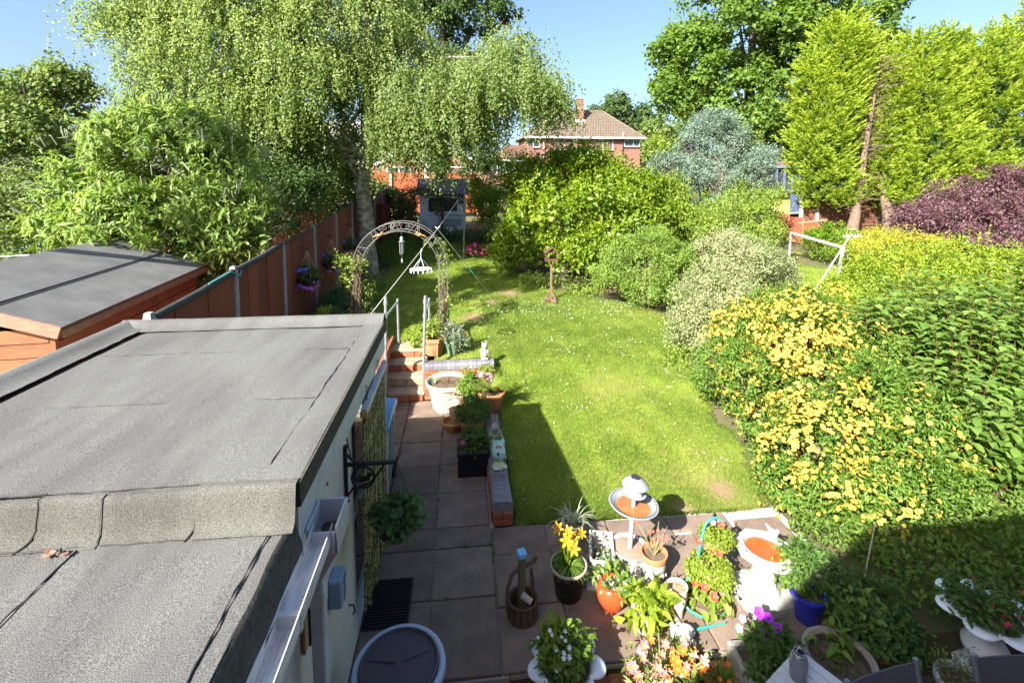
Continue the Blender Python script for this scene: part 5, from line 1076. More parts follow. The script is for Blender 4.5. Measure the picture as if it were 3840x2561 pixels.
# dogwood: large veined leaves in pairs on red stems
dogl = L6([(6.2, 5.35, .75, .75, .75, .8), (7.0, 5.9, 1.15, .85, .8, .9), (6.75, 6.8, 1.25, .8, .8, .85), (6.9, 5.0, .55, .7, .6, .65), (7.6, 6.3, 1.5, .8, .7, .85), (8.3, 6.7, 1.5, .8, .8, .85), (7.6, 5.1, .6, .8, .6, .7), (8.4, 5.8, 1.1, .8, .7, .85), (9.3, 7.0, 1.7, .8, .8, .9), (7.9, 7.5, 1.5, .8, .7, .8)])
dog = plant('dogwood_bush', 'dogwood with big dark green leaves and red stems at the right edge', 'shrub', (7.5, 6.2, 0))
m_ = MB(); P, D, U, T = [], [], [], []
DM = leafmat('dogwood_leaf', (.075, .145, .026), (.12, .205, .038), (.19, .265, .07), tr=.32, spec=.35, rough=.42)
for l in dogl:
    for k in range(58):
        a = sph(1)[0]; a[2] = abs(a[2]) * 1.1 - .15; e = np.array(l[:3]) + a * np.array(l[3:]) * random.uniform(.8, 1.12); s = np.array([l[0] + a[0] * l[3] * .35, l[1] + a[1] * l[4] * .35, max(0, l[2] - l[5] * .9)])
        ax = nrm(e - s + np.array([0, 0, .5])); mid = (s + e) / 2 + np.array([a[0] * .1, a[1] * .1, 0]); m_.tube([s, mid, e], [.006, .005, .002], 4, cap=False)
        for q in np.linspace(.3, 1, 10):
            pt = s + (mid - s) * q * 2 if q < .5 else mid + (e - mid) * (q * 2 - 1)
            r0 = random.random() * 3.14
            for h in (0, math.pi):
                c = np.cross(ax, [0, 0, 1.]) * math.cos(r0 + h) + np.cross(ax, np.cross(ax, [0, 0, 1.])) * math.sin(r0 + h)
                P.append(pt); D.append(nrm(c) * .9 + ax * .45 + np.array([0, 0, -.02])); U.append(ax + np.array([0, 0, .8]) + rng.normal(size=3) * .2); T.append(np.clip(rng.normal() * .22 + .25 + .45 * (q - .3), 0, 1))
m_.build('stems', mat('red_stem', (.17, .045, .03), .6, .3, 9), dog)
P, D, U, T = map(np.array, (P, D, U, T)); n = len(P); sc = .8 + .45 * rng.random(n)
# the 300 leaves nearest the eye as single parts, the rest as one mass
dist = np.linalg.norm(P - np.array([0, 0, 3.87]), axis=1) - 2.2 * (D * 0 + U)[:, 2] * .1; near = np.argsort(dist)[:300]; msk = np.ones(n, bool); msk[near] = False
leaves('foliage', P[msk], D[msk], U[msk], (.14 * sc)[msk], (.092 * sc)[msk], DM, dog, T[msk], 'b', curl=.22)
lf = []
for v in range(3):
    o = leaves('leaf', np.zeros((1, 3)), np.array([[1., 0, 0]]), np.array([[0, 0, 1.]]), .142, .094, DM, None, np.array([.2 + .3 * v]), 'b', curl=.22 + .06 * v, kind=None); lf.append(o.data); bpy.data.objects.remove(o)
for i in near:
    x = Vector(nrm(D[i])); z = Vector(U[i]); z = (z - x * z.dot(x)).normalized(); y = z.cross(x); put(lf[i % 3], 'leaf', dog, tuple(P[i]), rot=Matrix((x, y, z)).transposed().to_euler(), sc=float(sc[i]))

shrub('laurel_bush', 'dark laurel filling the far left corner beside the playhouse', (-2.9, 21.8, 1.5), [(-3.0, 21.8, 2.5, .7, .8), (-2.4, 21.6, 2.3, .6, .7), (-3.6, 22.6, 3.0, .7, .8)], 5000, .11, .06, LM_dk, 25, .16)
# low ground cover under the shrubs and along the fence
def cover(label, pts, hgt, n, L, Wd, lm):
    P = []
    for (x, y, r) in pts:
        k = int(n * r * r * .68); a = rng.random(k) * 6.28; q = np.sqrt(rng.random(k)) * r; px, py = x + q * np.cos(a), y + q * np.sin(a)
        hz = hgt * (.35 + .65 * np.clip(vnoise(px, py, 3, 12) * .5 + .5, 0, 1)) * rng.random(k); P.append(np.stack([px, py, vzl(py) + hz], 1))
    P = np.concatenate(P); k = len(P)
    o = leaves('ground_cover', P, rng.normal(size=(k, 3)) + np.array([0, 0, .6]), rng.normal(size=(k, 3)) * .5 + np.array([0, -.3, .8]), L, Wd, lm); tag(o, label, 'ground cover', kind='stuff')
cover('leafy ground cover under the shrubs right of the lawn', [(5.3, 12.2, 1.2), (6.6, 12.2, 1.3), (3.3, 12.6, .6), (2.2, 13.3, .6), (6.2, 11.2, 1.0), (7.6, 11.2, 1.2), (8.3, 12.4, .9), (1.9, 15.5, .7), (2.2, 17, .9), (7.4, 8.6, .9), (6.8, 8.0, .8), (4.3, 8.6, .35), (3.9, 8.3, .25)], .35, 2600, .075, .04, LM_lime)
cover('rough grass and weeds in the next garden behind the shed', [(-7.2, 8.2, 1.6), (-8.6, 9.6, 1.6), (-7.2, 10.5, 1.4), (-9.6, 7.8, 1.6), (-10.6, 9.6, 1.6)], .55, 1900, .22, .02, LM_mid)
cover('green border plants along the foot of the boundary fence', [(-2.75, 9.4, .42), (-2.7, 10.3, .5), (-2.65, 11.2, .55), (-2.6, 12.2, .6), (-2.6, 13.3, .6), (-2.5, 16.4, .7), (-2.4, 17.6, .8), (-2.1, 18.8, .9)], .6, 3800, .075, .028, LM_syc)
cover('dark border plants at the garden end in front of the playhouse', [(-1.3, 19.9, .7), (-.3, 20.1, .6), (.8, 19.6, .6), (.3, 18.9, .35), (-2.2, 20.4, .8)], .6, 2600, .10, .05, LM_dk)
cover('low leafy plants in the shaded bed below the hypericum', [(3.9, 4.45, .4), (4.7, 4.2, .6), (5.6, 4.3, .7), (6.3, 4.2, .7), (5.2, 3.75, .5), (4.2, 3.8, .35)], .45, 3600, .075, .035, LM_syc)
# rose and catmint by the fence
rz = shrub('catmint_clump', 'blue green feathery border plant below the hanging baskets', (-2.5, 9.9, .65), [(-2.5, 9.9, .95, .42, .35), (-2.3, 10.4, .95, .4, .35), (-2.6, 10.8, 1.0, .45, .4)], 6500, .07, .018, leafmat('catmint_leaf', (.06, .125, .06), (.10, .18, .085), tr=.25), 30, .1)
rs = shrub('rose_bush', 'small rose bush with pink blooms in front of the fence', (-2.62, 8.9, .6), [(-2.55, 8.95, 1.15, .16, .3), (-2.75, 8.7, .95, .22, .22), (-2.5, 9.1, 1.35, .14, .16)], 900, .05, .035, LM_lim2, 10, .07, r=.012)
pr_ = flower('pink_rose', 6, .035, .032, .55, mat('pink_petal', (.75, .22, .26), .6), None, layers=2); flowers('flower', pr_, rs, [(-2.72, 8.62, 1.17), (-2.5, 8.6, 1.02), (-2.62, 8.75, 1.1)], [(.3, -1, .6)] * 3)
pk = shrub('pink_azalea', 'shocking pink flowering clump at the far end of the lawn', (.55, 16.9, 1.15), [(.5, 16.9, 1.3, .28, .2), (.85, 17.0, 1.25, .2, .16)], 700, .05, .03, LM_mid, 10, .06, r=.01)
P, O, _ = clumps([(.5, 16.9, 1.36, .3, .25, .22), (.85, 17, 1.3, .22, .2, .18)], 240, 4, .05, .98); instances_mesh('flowers', flower('azalea_flower', 5, .032, .026, .3, mat('hot_pink_petal', (.78, .07, .28), .6)), P.tolist(), O.tolist(), (.8, 1.3), pk)

# ------------------------------------------------------------------ garden arch, poles, washing line
def garch():
    x0, x1, y, zb = -1.95, -.44, 9.85, .62; xc = (x0 + x1) / 2; r = (x1 - x0) / 2; zs = 2.08
    a = thing('garden_arch', 'round topped metal garden arch over the lawn path', 'arch', (xc, y, zb)); WORLD.add(a.name)
    M_m = mat('grey_weathered_steel', (.15, .145, .14), .6, nscale=12, col2=(.09, .08, .07))
    for dy in (-.2, .2):
        for rr, nm in ((r, 'inner_hoop'), (r + .17, 'outer_hoop')):
            pts = [(xc - rr, y + dy, zb - .1)] + [(xc - rr * math.cos(t), y + dy, zs + rr * math.sin(t)) for t in np.linspace(0, math.pi, 25)] + [(xc + rr, y + dy, zb - .1)]
            MB().tube(pts, .0085, 6).build(nm, M_m, a, smooth=True)
        m = MB()
        for k in range(13):
            t = math.pi * (k + .5) / 13; p = (xc - r * math.cos(t), y + dy, zs + r * math.sin(t)); t2 = t + (.09 if k % 2 else -.09); q = (xc - (r + .17) * math.cos(t2), y + dy, zs + (r + .17) * math.sin(t2)); m.tube([p, q], .006, 5)
        for sx in (-1, 1):
            for k in range(7): z = zb + .1 + k * .22; m.tube([(xc + sx * r, y + dy, z), (xc + sx * (r + .17), y + dy, z + .1 * (k % 2))], .006, 5)
        m.build('lattice', M_m, a)['kind'] = 'stuff'
        m = MB()
        for sx in (-1, 1):   # scrolls near the crown
            for c0 in (.16, .34):
                cz = zs + math.sqrt(max(0, (r + .085) ** 2 - c0 ** 2)); pts = [(xc + sx * (c0 + .05 * (1 - q * .12) * math.cos(sx * q)), y + dy, cz + .05 * (1 - q * .12) * math.sin(q)) for q in np.linspace(0, 6.5, 16)]; m.tube(pts, .005, 5)
        m.build('scroll', M_m, a)['kind'] = 'stuff'
    m = MB()
    for k in range(9): t = math.pi * k / 8; rr = r + .17; m.tube([(xc - rr * math.cos(t), y - .2, zs + rr * math.sin(t)), (xc - rr * math.cos(t), y + .2, zs + rr * math.sin(t))], .007, 5)
    for sx in (-1, 1):
        for k in range(6): m.tube([(xc + sx * (r + .17), y - .2, zb + .2 + k * .26), (xc + sx * (r + .17), y + .2, zb + .2 + k * .26)], .007, 5)
    m.build('cross_bars', M_m, a)['kind'] = 'stuff'
    for sx, t in ((-1, 1.05), (1, 1.05)):
        cx, cz = xc + sx * (r + .03) * math.cos(t), zs + (r + .03) * math.sin(t)
        MB().ball((cx, y - .22, cz), (.05, .03, .035), 8, 6).ball((cx - sx * .05, y - .22, cz + .035), .026, 8, 6).tube([(cx + sx * .03, y - .22, cz), (cx + sx * .12, y - .22, cz - .03)], [.022, .008], 6).build('clay_bird', M_terra, a, smooth=True)
    # climbers: woody stems and leaves on each leg
    c = plant('arch_climber', 'tangled honeysuckle climber on the left leg of the arch', 'climber', (x0, y, zb))
    m = MB()
    for k in range(150):
        p = Vector((x0 + random.uniform(-.26, .12), y + random.uniform(-.25, .25), zb - .05)); pts = [p.copy()]
        for s in range(9): p = p + Vector((random.uniform(-.07, .065), random.uniform(-.06, .06), random.uniform(.12, .24))); p.x += (x0 - .06 - p.x) * .25; pts.append(p.copy())
        m.tube(pts, [.010 - .0007 * i for i in range(10)], 4, cap=False)
    for k in range(20):
        p = Vector((x0 - .05, y, zb + 1.2)); pts = [p.copy()]
        for s in range(6): p = p + Vector((random.uniform(-.10, .08), random.uniform(-.08, .08), random.uniform(-.02, .17))); pts.append(p.copy())
        m.tube(pts, [.007 - .0008 * i for i in range(7)], 4, cap=False)
    m.build('stems', M_twig, c)
    LMc = leafmat('climber_leaf', (.12, .175, .035), (.19, .25, .055), (.30, .32, .10), tr=.35)
    bushleaves('foliage', c, [(x0 - .17, y - .1, 2.12, .25, .25, .22), (x0 - .2, y, 1.8, .2, .22, .25), (x0 + .03, y, 1.6, .14, .2, .3), (x0 - .08, y - .1, 1.2, .2, .2, .3), (x0 + .12, y - .1, 1.0, .1, .15, .3), (x0 - .32, y - .1, 2.2, .2, .25, .16), (x0 - .3, y, 1.9, .16, .2, .2)], 2600, .055, .04, LMc, 8, .08, .5)
    c = plant('arch_climber', 'sparse climber winding up the right leg of the arch', 'climber', (x1, y, zb)); m = MB()
    for k in range(48):
        p = Vector((x1 + random.uniform(-.02, .18), y + random.uniform(-.22, .22), zb - .05)); pts = [p.copy()]
        for s in range(8): p = p + Vector((random.uniform(-.06, .06), random.uniform(-.06, .06), random.uniform(.08, .2))); p.x += (x1 + .08 - p.x) * .3; pts.append(p.copy())
        m.tube(pts, [.008 - .0006 * i for i in range(9)], 4, cap=False)
    m.build('stems', M_twig, c)
    bushleaves('foliage', c, [(x1 + .08, y, 2.3, .12, .2, .3), (x1 + .08, y, 1.7, .1, .2, .25), (x1 + .2, y - .1, 1.45, .22, .15, .09), (x1 + .06, y, 1.1, .12, .2, .2), (x1 - .15, y, 2.62, .12, .2, .1)], 520, .055, .04, LMc, 7, .06, .4)
    w = thing('wind_chime', 'small silver wind chime hanging in the middle of the arch', 'wind chime', (-1.18, y - .02, 2.78)); WORLD.add(w.name)
    X, Y = -1.18, y - .02
    MB().tube([(X, Y, 2.83), (X, Y, 2.70)], .003, 4).build('string', M_galv, w); MB().ball((X, Y, 2.66), (.035, .035, .045), 10, 8).build('owl_bead', mat('pearl_bead', (.6, .58, .52), .3), w, smooth=True)
    MB().lathe([(.06, 2.60), (.062, 2.605), (.05, 2.615), (.004, 2.62)], 12, (X, Y, 0)).build('disc', M_galv, w)
    for k in range(5): t = k * 1.257; MB().tube([(X + .04 * math.cos(t), Y + .04 * math.sin(t), 2.60), (X + .04 * math.cos(t), Y + .04 * math.sin(t), 2.38 - .02 * (k % 3))], .008, 6).build('chime_tube', M_galv, w)
    MB().tube([(X, Y, 2.6), (X, Y, 2.26)], .002, 4).box((X, Y, 2.22), (.03, .004, .08)).build('sail', M_galv, w)
garch()

def handrail(label, x, xb, lean):
    h = thing('handrail', label, 'handrail', (x, 8.35, 0), group='scaffold pole handrails by the steps'); WORLD.add(h.name)
    tp = (x + lean, 8.42, 1.83)
    MB().tube([(x, 8.36, 0), tp], .026, 10).build('front_pole', M_galv, h, smooth=True)
    MB().tube([(xb, 9.55, .5), (xb, 9.5, 1.52)], .024, 10).build('back_pole', M_galv, h, smooth=True)
    MB().tube([(x + lean * .82, 8.41, 1.48), (xb, 9.5, 1.46)], .02, 8).build('rail', M_galv, h, smooth=True)
    for z in (.62, .98, 1.48, 1.72): MB().tube([(x + lean * z / 1.83, 8.36 + .033 * z, z - .035), (x + lean * z / 1.83, 8.36 + .033 * z, z + .035)], .036, 8).build('pole_clamp', M_galv, h)
handrail('pale galvanised pole handrail between the steps and the brick wall', -.69, -.63, .07); handrail('galvanised pole handrail on the extension side of the steps', -1.33, -1.24, .03)

def washing():
    p = thing('washing_line_post', 'slim metal washing line post at the far end of the lawn', 'post', (.12, 16.85, 1.1)); WORLD.add(p.name)
    MB().tube([(.10, 16.85, 1.05), (.16, 16.85, 3.5)], .028, 8).build('pole', M_galv, p, smooth=True); MB().tube([(.16, 16.6, 3.45), (.16, 17.0, 3.45)], .015, 6).build('hook_bar', M_galv, p)
    A, B = Vector((.16, 16.83, 3.47)), Vector((-.96, 5.17, 2.43)); pts = [A.lerp(B, t) + Vector((0, 0, -.06 * math.sin(math.pi * t))) for t in np.linspace(0, 1, 14)]
    MB().tube(pts, .0042, 5).build('washing_line', mat('white_rope', (.62, .60, .56), .8), None); tag(bpy.data.objects['washing_line'], 'pale washing line running from the post to the roof edge', 'rope')
    top = A.lerp(B, .57) + Vector((0, 0, -.06)); q = thing('clothes_prop', 'thin clothes prop with turquoise tape leaning under the washing line', 'prop', (.96, 11.44, .74)); WORLD.add(q.name)
    b = Vector((.96, 11.44, .74)); MB().tube([b, top], .010, 8).build('pole', M_galv, q, smooth=True); MB().tube([b.lerp(top, .46), b.lerp(top, .56)], .016, 8).build('tape_band', mat('turquoise_tape', (.05, .42, .40), .5), q); MB().tube([top + Vector((-.05, 0, .05)), top, top + Vector((.05, 0, .05))], .01, 6).build('fork', M_white, q)
    e = A.lerp(B, .74) + Vector((0, 0, -.05)); s = thing('peg_airer', 'white plastic peg airer hanging from the washing line', 'airer', tuple(e))
    MB().tube([(.0, 0, .02), (.018, 0, .04), (.02, 0, .01), (0, 0, -.03), (0, 0, -.12)], .006, 6).build('hook', M_white, s, smooth=True)
    for k in range(4): t = k * math.pi / 2 + .5; MB().tube([(0, 0, -.12), (.16 * math.cos(t), .16 * math.sin(t), -.30)], .005, 5).build('arm', M_white, s)
    MB().tube([(.18 * math.cos(t), .13 * math.sin(t), -.305) for t in np.linspace(0, 6.284, 25)], .010, 6).tube([(-.17, 0, -.305), (.17, 0, -.305)], .007, 5).tube([(0, -.12, -.305), (0, .12, -.305)], .007, 5).build('ring', M_white, s)
    for k in range(14): t = k * 6.283 / 14; MB().box((.18 * math.cos(t), .13 * math.sin(t), -.335), (.012, .02, .06)).build('peg', M_white, s)
washing()

def birdtable():
    b = thing('bird_table', 'small wooden bird table with pitched roof at the lawn edge', 'bird table', (2.27, 11.89, .76))
    for a in (0, math.pi / 2): MB().box((0, 0, .04), (.5, .05, .06), rz=a + .4).build('foot', M_wood, b)
    for k in range(4): t = k * math.pi / 2 + .4; MB().tube([(.2 * math.cos(t), .2 * math.sin(t), .07), (.02 * math.cos(t), .02 * math.sin(t), .28)], .013, 5).build('brace', M_wood, b)
    MB().box((0, 0, .55), (.045, .045, 1.0)).build('post', M_wood, b); MB().box((0, 0, 1.06), (.30, .24, .025)).box((0, -.115, 1.09), (.3, .015, .04)).box((0, .115, 1.09), (.3, .015, .04)).build('tray', M_dkwood, b)
    for sx in (-1, 1):
        for sy in (-1, 1): MB().box((sx * .12, sy * .09, 1.17), (.025, .025, .2)).build('upright', M_dkwood, b)
    for sx in (-1, 1): MB().box((sx * .085, 0, 1.315), (.235, .30, .018), ry=sx * R(38)).build('roof_panel', M_dkwood, b)
    MB().add([(-.14, -.10, 1.26), (.14, -.10, 1.26), (0, -.10, 1.375), (-.14, -.085, 1.26), (.14, -.085, 1.26), (0, -.085, 1.375)], [(0, 1, 2), (5, 4, 3), (0, 2, 5, 3), (2, 1, 4, 5)]).build('gable', M_dkwood, b)
birdtable()

def goal():
    g = thing('toy_goal', 'small white football goal frame on the right hand lawn', 'goal', (11.4, 14.5, .95)); WORLD.add(g.name)
    a, b = Vector((11.47, 15.66, 1.02)), Vector((11.35, 13.32, .86)); at, bt = Vector((11.47, 15.66, 1.98)), Vector((11.50, 13.32, 1.78)); c, d = Vector((12.3, 15.5, 1.02)), Vector((12.2, 13.55, .90))
    for nm, p, q, r in (('post', a, at, .045), ('post', b, bt, .045), ('crossbar', at, bt, .045), ('brace', at, c, .025), ('brace', bt, d, .025), ('base_bar', c, d, .025), ('side_bar', a, c, .025), ('side_bar', b, d, .025)):
        MB().tube([p, q], r, 8).build(nm, M_white, g, smooth=True)
    m = MB()
    for k in range(12): t = k / 11; m.tube([at.lerp(bt, t), c.lerp(d, t)], .0015, 3, cap=False)
    m.build('net', M_white, g)['kind'] = 'stuff'
    p = thing('leaning_prop', 'white washing prop leaning in front of the small goal', 'prop', (9.9, 12.35, .8)); WORLD.add(p.name)
    MB().tube([(9.9, 12.35, .8), (11.38, 13.0, 2.15)], .02, 8).build('pole', M_white, p, smooth=True)
    for k in range(7): MB().box((11.2 + .09 * k, 13.0, 2.18 + .02 * (k % 2)), (.03, .02, .09), ry=.4 * (k % 3 - 1)).build('peg', M_white, p)
goal()

# ------------------------------------------------------------------ door curtain, bracket, bin, butt, mat
def curtain():
    c = thing('strip_door_curtain', 'yellow and black beaded door curtain hanging over the back door', 'curtain', (-.83, 4.4, 1.97)); WORLD.add(c.name)
    mt = mat('yellow_black_rope', (.50, .45, .18), .8, nscale=70, col2=(.03, .028, .02), mix=.5, detail=1, stretch=(1, 1, .45))
    MB().box((-.79, 4.40, 1.985), (.05, 1.06, .05)).build('head_rail', M_whitep, c)
    MB().box((-.79, 3.86, 1.97), (.055, .02, .05)).build('rail_end', mat('orange_timber_end', (.55, .30, .10), .8), c)
    pts = []; rad = []
    for k in range(61): pts.append((0, 0, -1.72 * k / 60)); rad.append(.0135 if k % 2 else .009)
    me = MB().tube(pts, rad, 6).mesh('strand', mt, True)
    for k in range(40): put(me, 'strand', c, (-.80 + random.uniform(-.008, .012), 3.89 + k * .0262, 1.965), rot=(R(random.uniform(-.5, .5)), R(random.uniform(-1.0, .3)), random.random() * 6), sc=(1, 1, random.uniform(.96, 1.03)))
    MB().tube([(-.795, 4.935, 1.96), (-.79, 4.94, .25)], .012, 6).build('white_edge_cord', M_white, c)
    for y in (4.05, 4.62):
        m = MB()
        for k in range(8): z = 2.01 + k * .018; m.tube([(-.80 + .008 * math.cos(t + k % 2 * 1.57), y + .008 * math.sin(t) * (1 if k % 2 else .3), z + .011 * math.sin(t)) for t in np.linspace(0, 6.28, 9)], .0025, 4)
        m.build('chain', M_black, c)
curtain()
def bracket():
    b = thing('hanging_bracket', 'ornate black iron hanging bracket on the cream wall', 'bracket', (-.9, 3.63, 1.62)); X = -.9; WORLD.add(b.name); y = 3.63
    MB().box((-.885, y, 1.62), (.018, .045, .42), ch=.005).tube([(-.885, y, 1.83), (-.885, y, 1.845)], .022, 8).tube([(-.885, y, 1.40), (-.885, y, 1.385)], [.022, .008], 8).build('wall_plate', M_black, b)
    MB().box((-.70, y, 1.695), (.38, .03, .026), ch=.005).tube([(-.52, y, 1.695), (-.505, y, 1.71), (-.50, y, 1.735)], .009, 6).build('arm', M_black, b)
    cx, cz, r = -.76, 1.585, .085; MB().tube([(cx + r * math.cos(t), y, cz + r * math.sin(t)) for t in np.linspace(0, 6.284, 25)], .009, 6).tube([(-.88, y, 1.44), (-.84, y, 1.50), (-.78, y, 1.51), (-.70, y, 1.545), (-.64, y, 1.62), (-.60, y, 1.683)], .009, 6).tube([(-.88, y, 1.78), (-.85, y, 1.74), (-.82, y, 1.72), (-.79, y, 1.705)], .010, 6).build('scroll', M_black, b, smooth=True)
    MB().ball((-.765, y, 1.575), (.055, .010, .026), 10, 6).ball((-.715, y, 1.605), (.022, .010, .020), 8, 6).tube([(-.80, y, 1.575), (-.845, y, 1.60)], [.018, .006], 6).tube([(-.70, y, 1.605), (-.682, y, 1.60)], [.008, .002], 5).build('bird_silhouette', M_black, b, smooth=True)
    MB().tube([(-.885, y + .005, 1.98), (-.868, y, 1.86), (-.85, y, 1.76)], .005, 5).build('stay_wire', M_black, b)
    h = thing('hanging_basket', 'hanging basket of dark geranium leaves under the black bracket', 'hanging basket', (-.52, 3.62, 1.22)); WORLD.add(h.name)
    MB().lathe([(.02, 1.06), (.09, 1.09), (.14, 1.15), (.165, 1.23), (.155, 1.23)], 16, (-.52, 3.62, 0)).build('basket', mat('dark_coir', (.05, .038, .025), .95, .3, 20), h, smooth=True)
    for k in range(3): t = k * 2.1; MB().tube([(-.52 + .16 * math.cos(t), 3.62 + .16 * math.sin(t), 1.23), (-.505, 3.62, 1.70)], .003, 4).build('chain', M_black, h)
    bushleaves('foliage', h, [(-.52, 3.62, 1.26, .18, .18, .11), (-.50, 3.60, 1.30, .13, .15, .10)], 760, .045, .042, leafmat('geranium_leaf', (.045, .10, .03), (.075, .15, .045), (.11, .19, .06), tr=.25), 7, .05, .5, .25, .6, 'b')
bracket()
def binn():
    b = thing('wheelie_bin', 'wheelie bin with bright blue lid at the end of the extension', 'bin', (-1.12, 5.86, 0))
    g = mat('grey_green_bin', (.30, .36, .31), .5, .12, 7)
    def ring(sx, sy, z): return [(-sx, -sy, z), (sx, -sy, z), (sx, sy, z), (-sx, sy, z)]
    v = ring(.21, .28, .06) + ring(.255, .36, .96); MB().add(v, [(0, 3, 2, 1), (0, 1, 5, 4), (1, 2, 6, 5), (2, 3, 7, 6), (3, 0, 4, 7), (4, 5, 6, 7)]).build('body', g, b)
    for q in (-.12, .0, .12): MB().box((.243, q, .56), (.02, .05, .7), ry=R(3)).build('rib', g, b)
    MB().box((0, -.37, .93), (.50, .06, .07), ch=.01).build('rim', M_blackpl, b)
    vs = []; n = 8
    for i in range(n + 1):
        y = -.40 + .80 * i / n; z = 1.0 + .045 * math.sin(math.pi * i / n)
        for x, dz in ((-.275, -.035), (-.26, 0), (0, .02), (.26, 0), (.275, -.035)): vs.append((x, y, z + dz))
    fs = [(i * 5 + j, i * 5 + j + 1, i * 5 + j + 6, i * 5 + j + 5) for i in range(n) for j in range(4)]
    vs2 = [(x, y, z - .03) for x, y, z in vs]; k = len(vs); fs += [tuple(k + q for q in f[::-1]) for f in fs] + [(j, k + j, k + j + 1, j + 1) for j in range(4)] + [(i * 5 + 4, k + i * 5 + 4, k + i * 5 + 9, i * 5 + 9) for i in range(n)] + [(i * 5, i * 5 + 5, k + i * 5 + 5, k + i * 5) for i in range(n)] + [(n * 5 + j + 1, k + n * 5 + j + 1, k + n * 5 + j, n * 5 + j) for j in range(4)]
    MB().add(vs + vs2, fs).build('lid', mat('bright_blue_lid', (.05, .24, .52), .4, .1, 5), b, smooth=40)
    for sx in (-1, 1): MB().tube([(sx * .2, .3, .09), (sx * .25, .3, .09)], .09, 14).build('wheel', M_blackpl, b)
binn()
def butt():
    b = thing('water_butt', 'pale grey water butt with dark ridged lid by the downpipe', 'water butt', (-.44, 3.07, -.28))
    MB().lathe([(.20, 0), (.235, .02), (.27, .25), (.285, .42), (.28, .62), (.275, .78), (.30, .80), (.315, .83), (.308, .865), (.285, .872), (.27, .86)], 36).build('barrel', mat('pale_grey_plastic', (.46, .55, .68), .45, .1, 6), b, smooth=60)
    l = MB().lathe([(.262, .845), (.268, .878), (.256, .888), (.245, .868), (.12, .862), (.001, .862)], 36).build('lid', mat('dark_plum_lid', (.10, .08, .095), .55, .15, 7), b, smooth=40)
    for k, t in enumerate((.6, 2.7, 4.7)):
        m = MB(); q = [(.03 * math.cos(t), .03 * math.sin(t)), (.22 * math.cos(t - .22), .22 * math.sin(t - .22)), (.225 * math.cos(t + .1), .225 * math.sin(t + .1)), (.22 * math.cos(t + .22), .22 * math.sin(t + .22))]; m.poly(q, .858, .872); m.build('lid_ridge', MATS['dark_plum_lid'], l)
    h = MB().tube([(-.785, 2.56, .60), (-.76, 2.62, .66), (-.70, 2.72, .70), (-.63, 2.80, .66), (-.62, 2.85, .55), (-.64, 2.9, .50)], .018, 8).build('overflow_hose', mat('grey_hose', (.16, .16, .17), .6), None, smooth=True); tag(h, 'grey hose curving from the downpipe to the water butt', 'hose')
    m = thing('door_mat', 'dark ribbed door mat on the patio below the curtain', 'mat', (-.68, 4.2, 0))
    MB().box((0, 0, .008), (.40, .52, .014), ch=.004).build('backing', M_blackpl, m)
    for k in range(17): MB().box((0, -.24 + k * .03, .018), (.37, .016, .008)).build('rib', mat('black_rubber', (.014, .013, .014), .85), m)
butt()

# ------------------------------------------------------------------ pots and planters
LM_f = leafmat('fresh_leaf', (.085, .165, .022), (.145, .235, .036), (.22, .30, .07), tr=.38)
LM_g = leafmat('deep_leaf', (.045, .10, .020), (.075, .145, .030), (.12, .195, .05), tr=.3)
LM_s = leafmat('silver_leaf', (.15, .21, .13), (.22, .28, .18), (.33, .37, .26), tr=.2)
def prof(rt, rb, h, rim=.02, rh=.04, th=.015, soil=.04):
    return [(rb, 0), (rb * 1.02, .005), (rt, h - rh), (rt + rim, h - rh + .004), (rt + rim, h - .004), (rt + rim - .006, h), (rt - th + .004, h), (rt - th, h - .01), (rt - th - .004, h - soil)]
def pot(name, label, loc, pf, mt, cat='pot', soil=True, n=28, rz=0, smooth=50, wob=None, pn='pot', sm=None, grp=None):
    t = thing(name, label, cat, loc, rz, grp); MB().lathe(pf, n, wob=wob).build(pn, mt, t, smooth=smooth)
    if soil:
        r, z = pf[-1]; m = MB(); k = 20; vs = [(0, 0, z + .012)] + [(r * q * math.cos(a), r * q * math.sin(a), z + random.uniform(-.006, .012)) for q in (.5, 1.02) for a in np.linspace(0, 6.283, k, endpoint=False)]
        fs = [(0, 1 + i, 1 + (i + 1) % k) for i in range(k)] + [(1 + i, 1 + k + i, 1 + k + (i + 1) % k, 1 + (i + 1) % k) for i in range(k)]; m.add(vs, fs).build('soil', sm or M_soil, t)
    return t
def tuft(t, c, r, h, n, L, Wd, lm, shape='q', droop=.1, name='foliage', jit=.6, per=6, cr=.05, curl=.2, parts=0):
    """leafy plant standing in a pot, local coordinates"""
    return bushleaves(name, t, [(c[0], c[1], c[2] + h * .45, r, r, h * .55)], n, L, Wd, lm, per, cr, .35, droop, .6, shape, -.8, jit, 1., curl, parts=parts)
def stalks(t, c, tips, mt, r=.004, name='stems'):
    m = MB()
    for e in tips: e = Vector(e); s = Vector(c); m.tube([s, s.lerp(e, .5) + Vector((0, 0, .02)), e], [r, r * .8, r * .5], 4, cap=False)
    return m.build(name, mt, t)
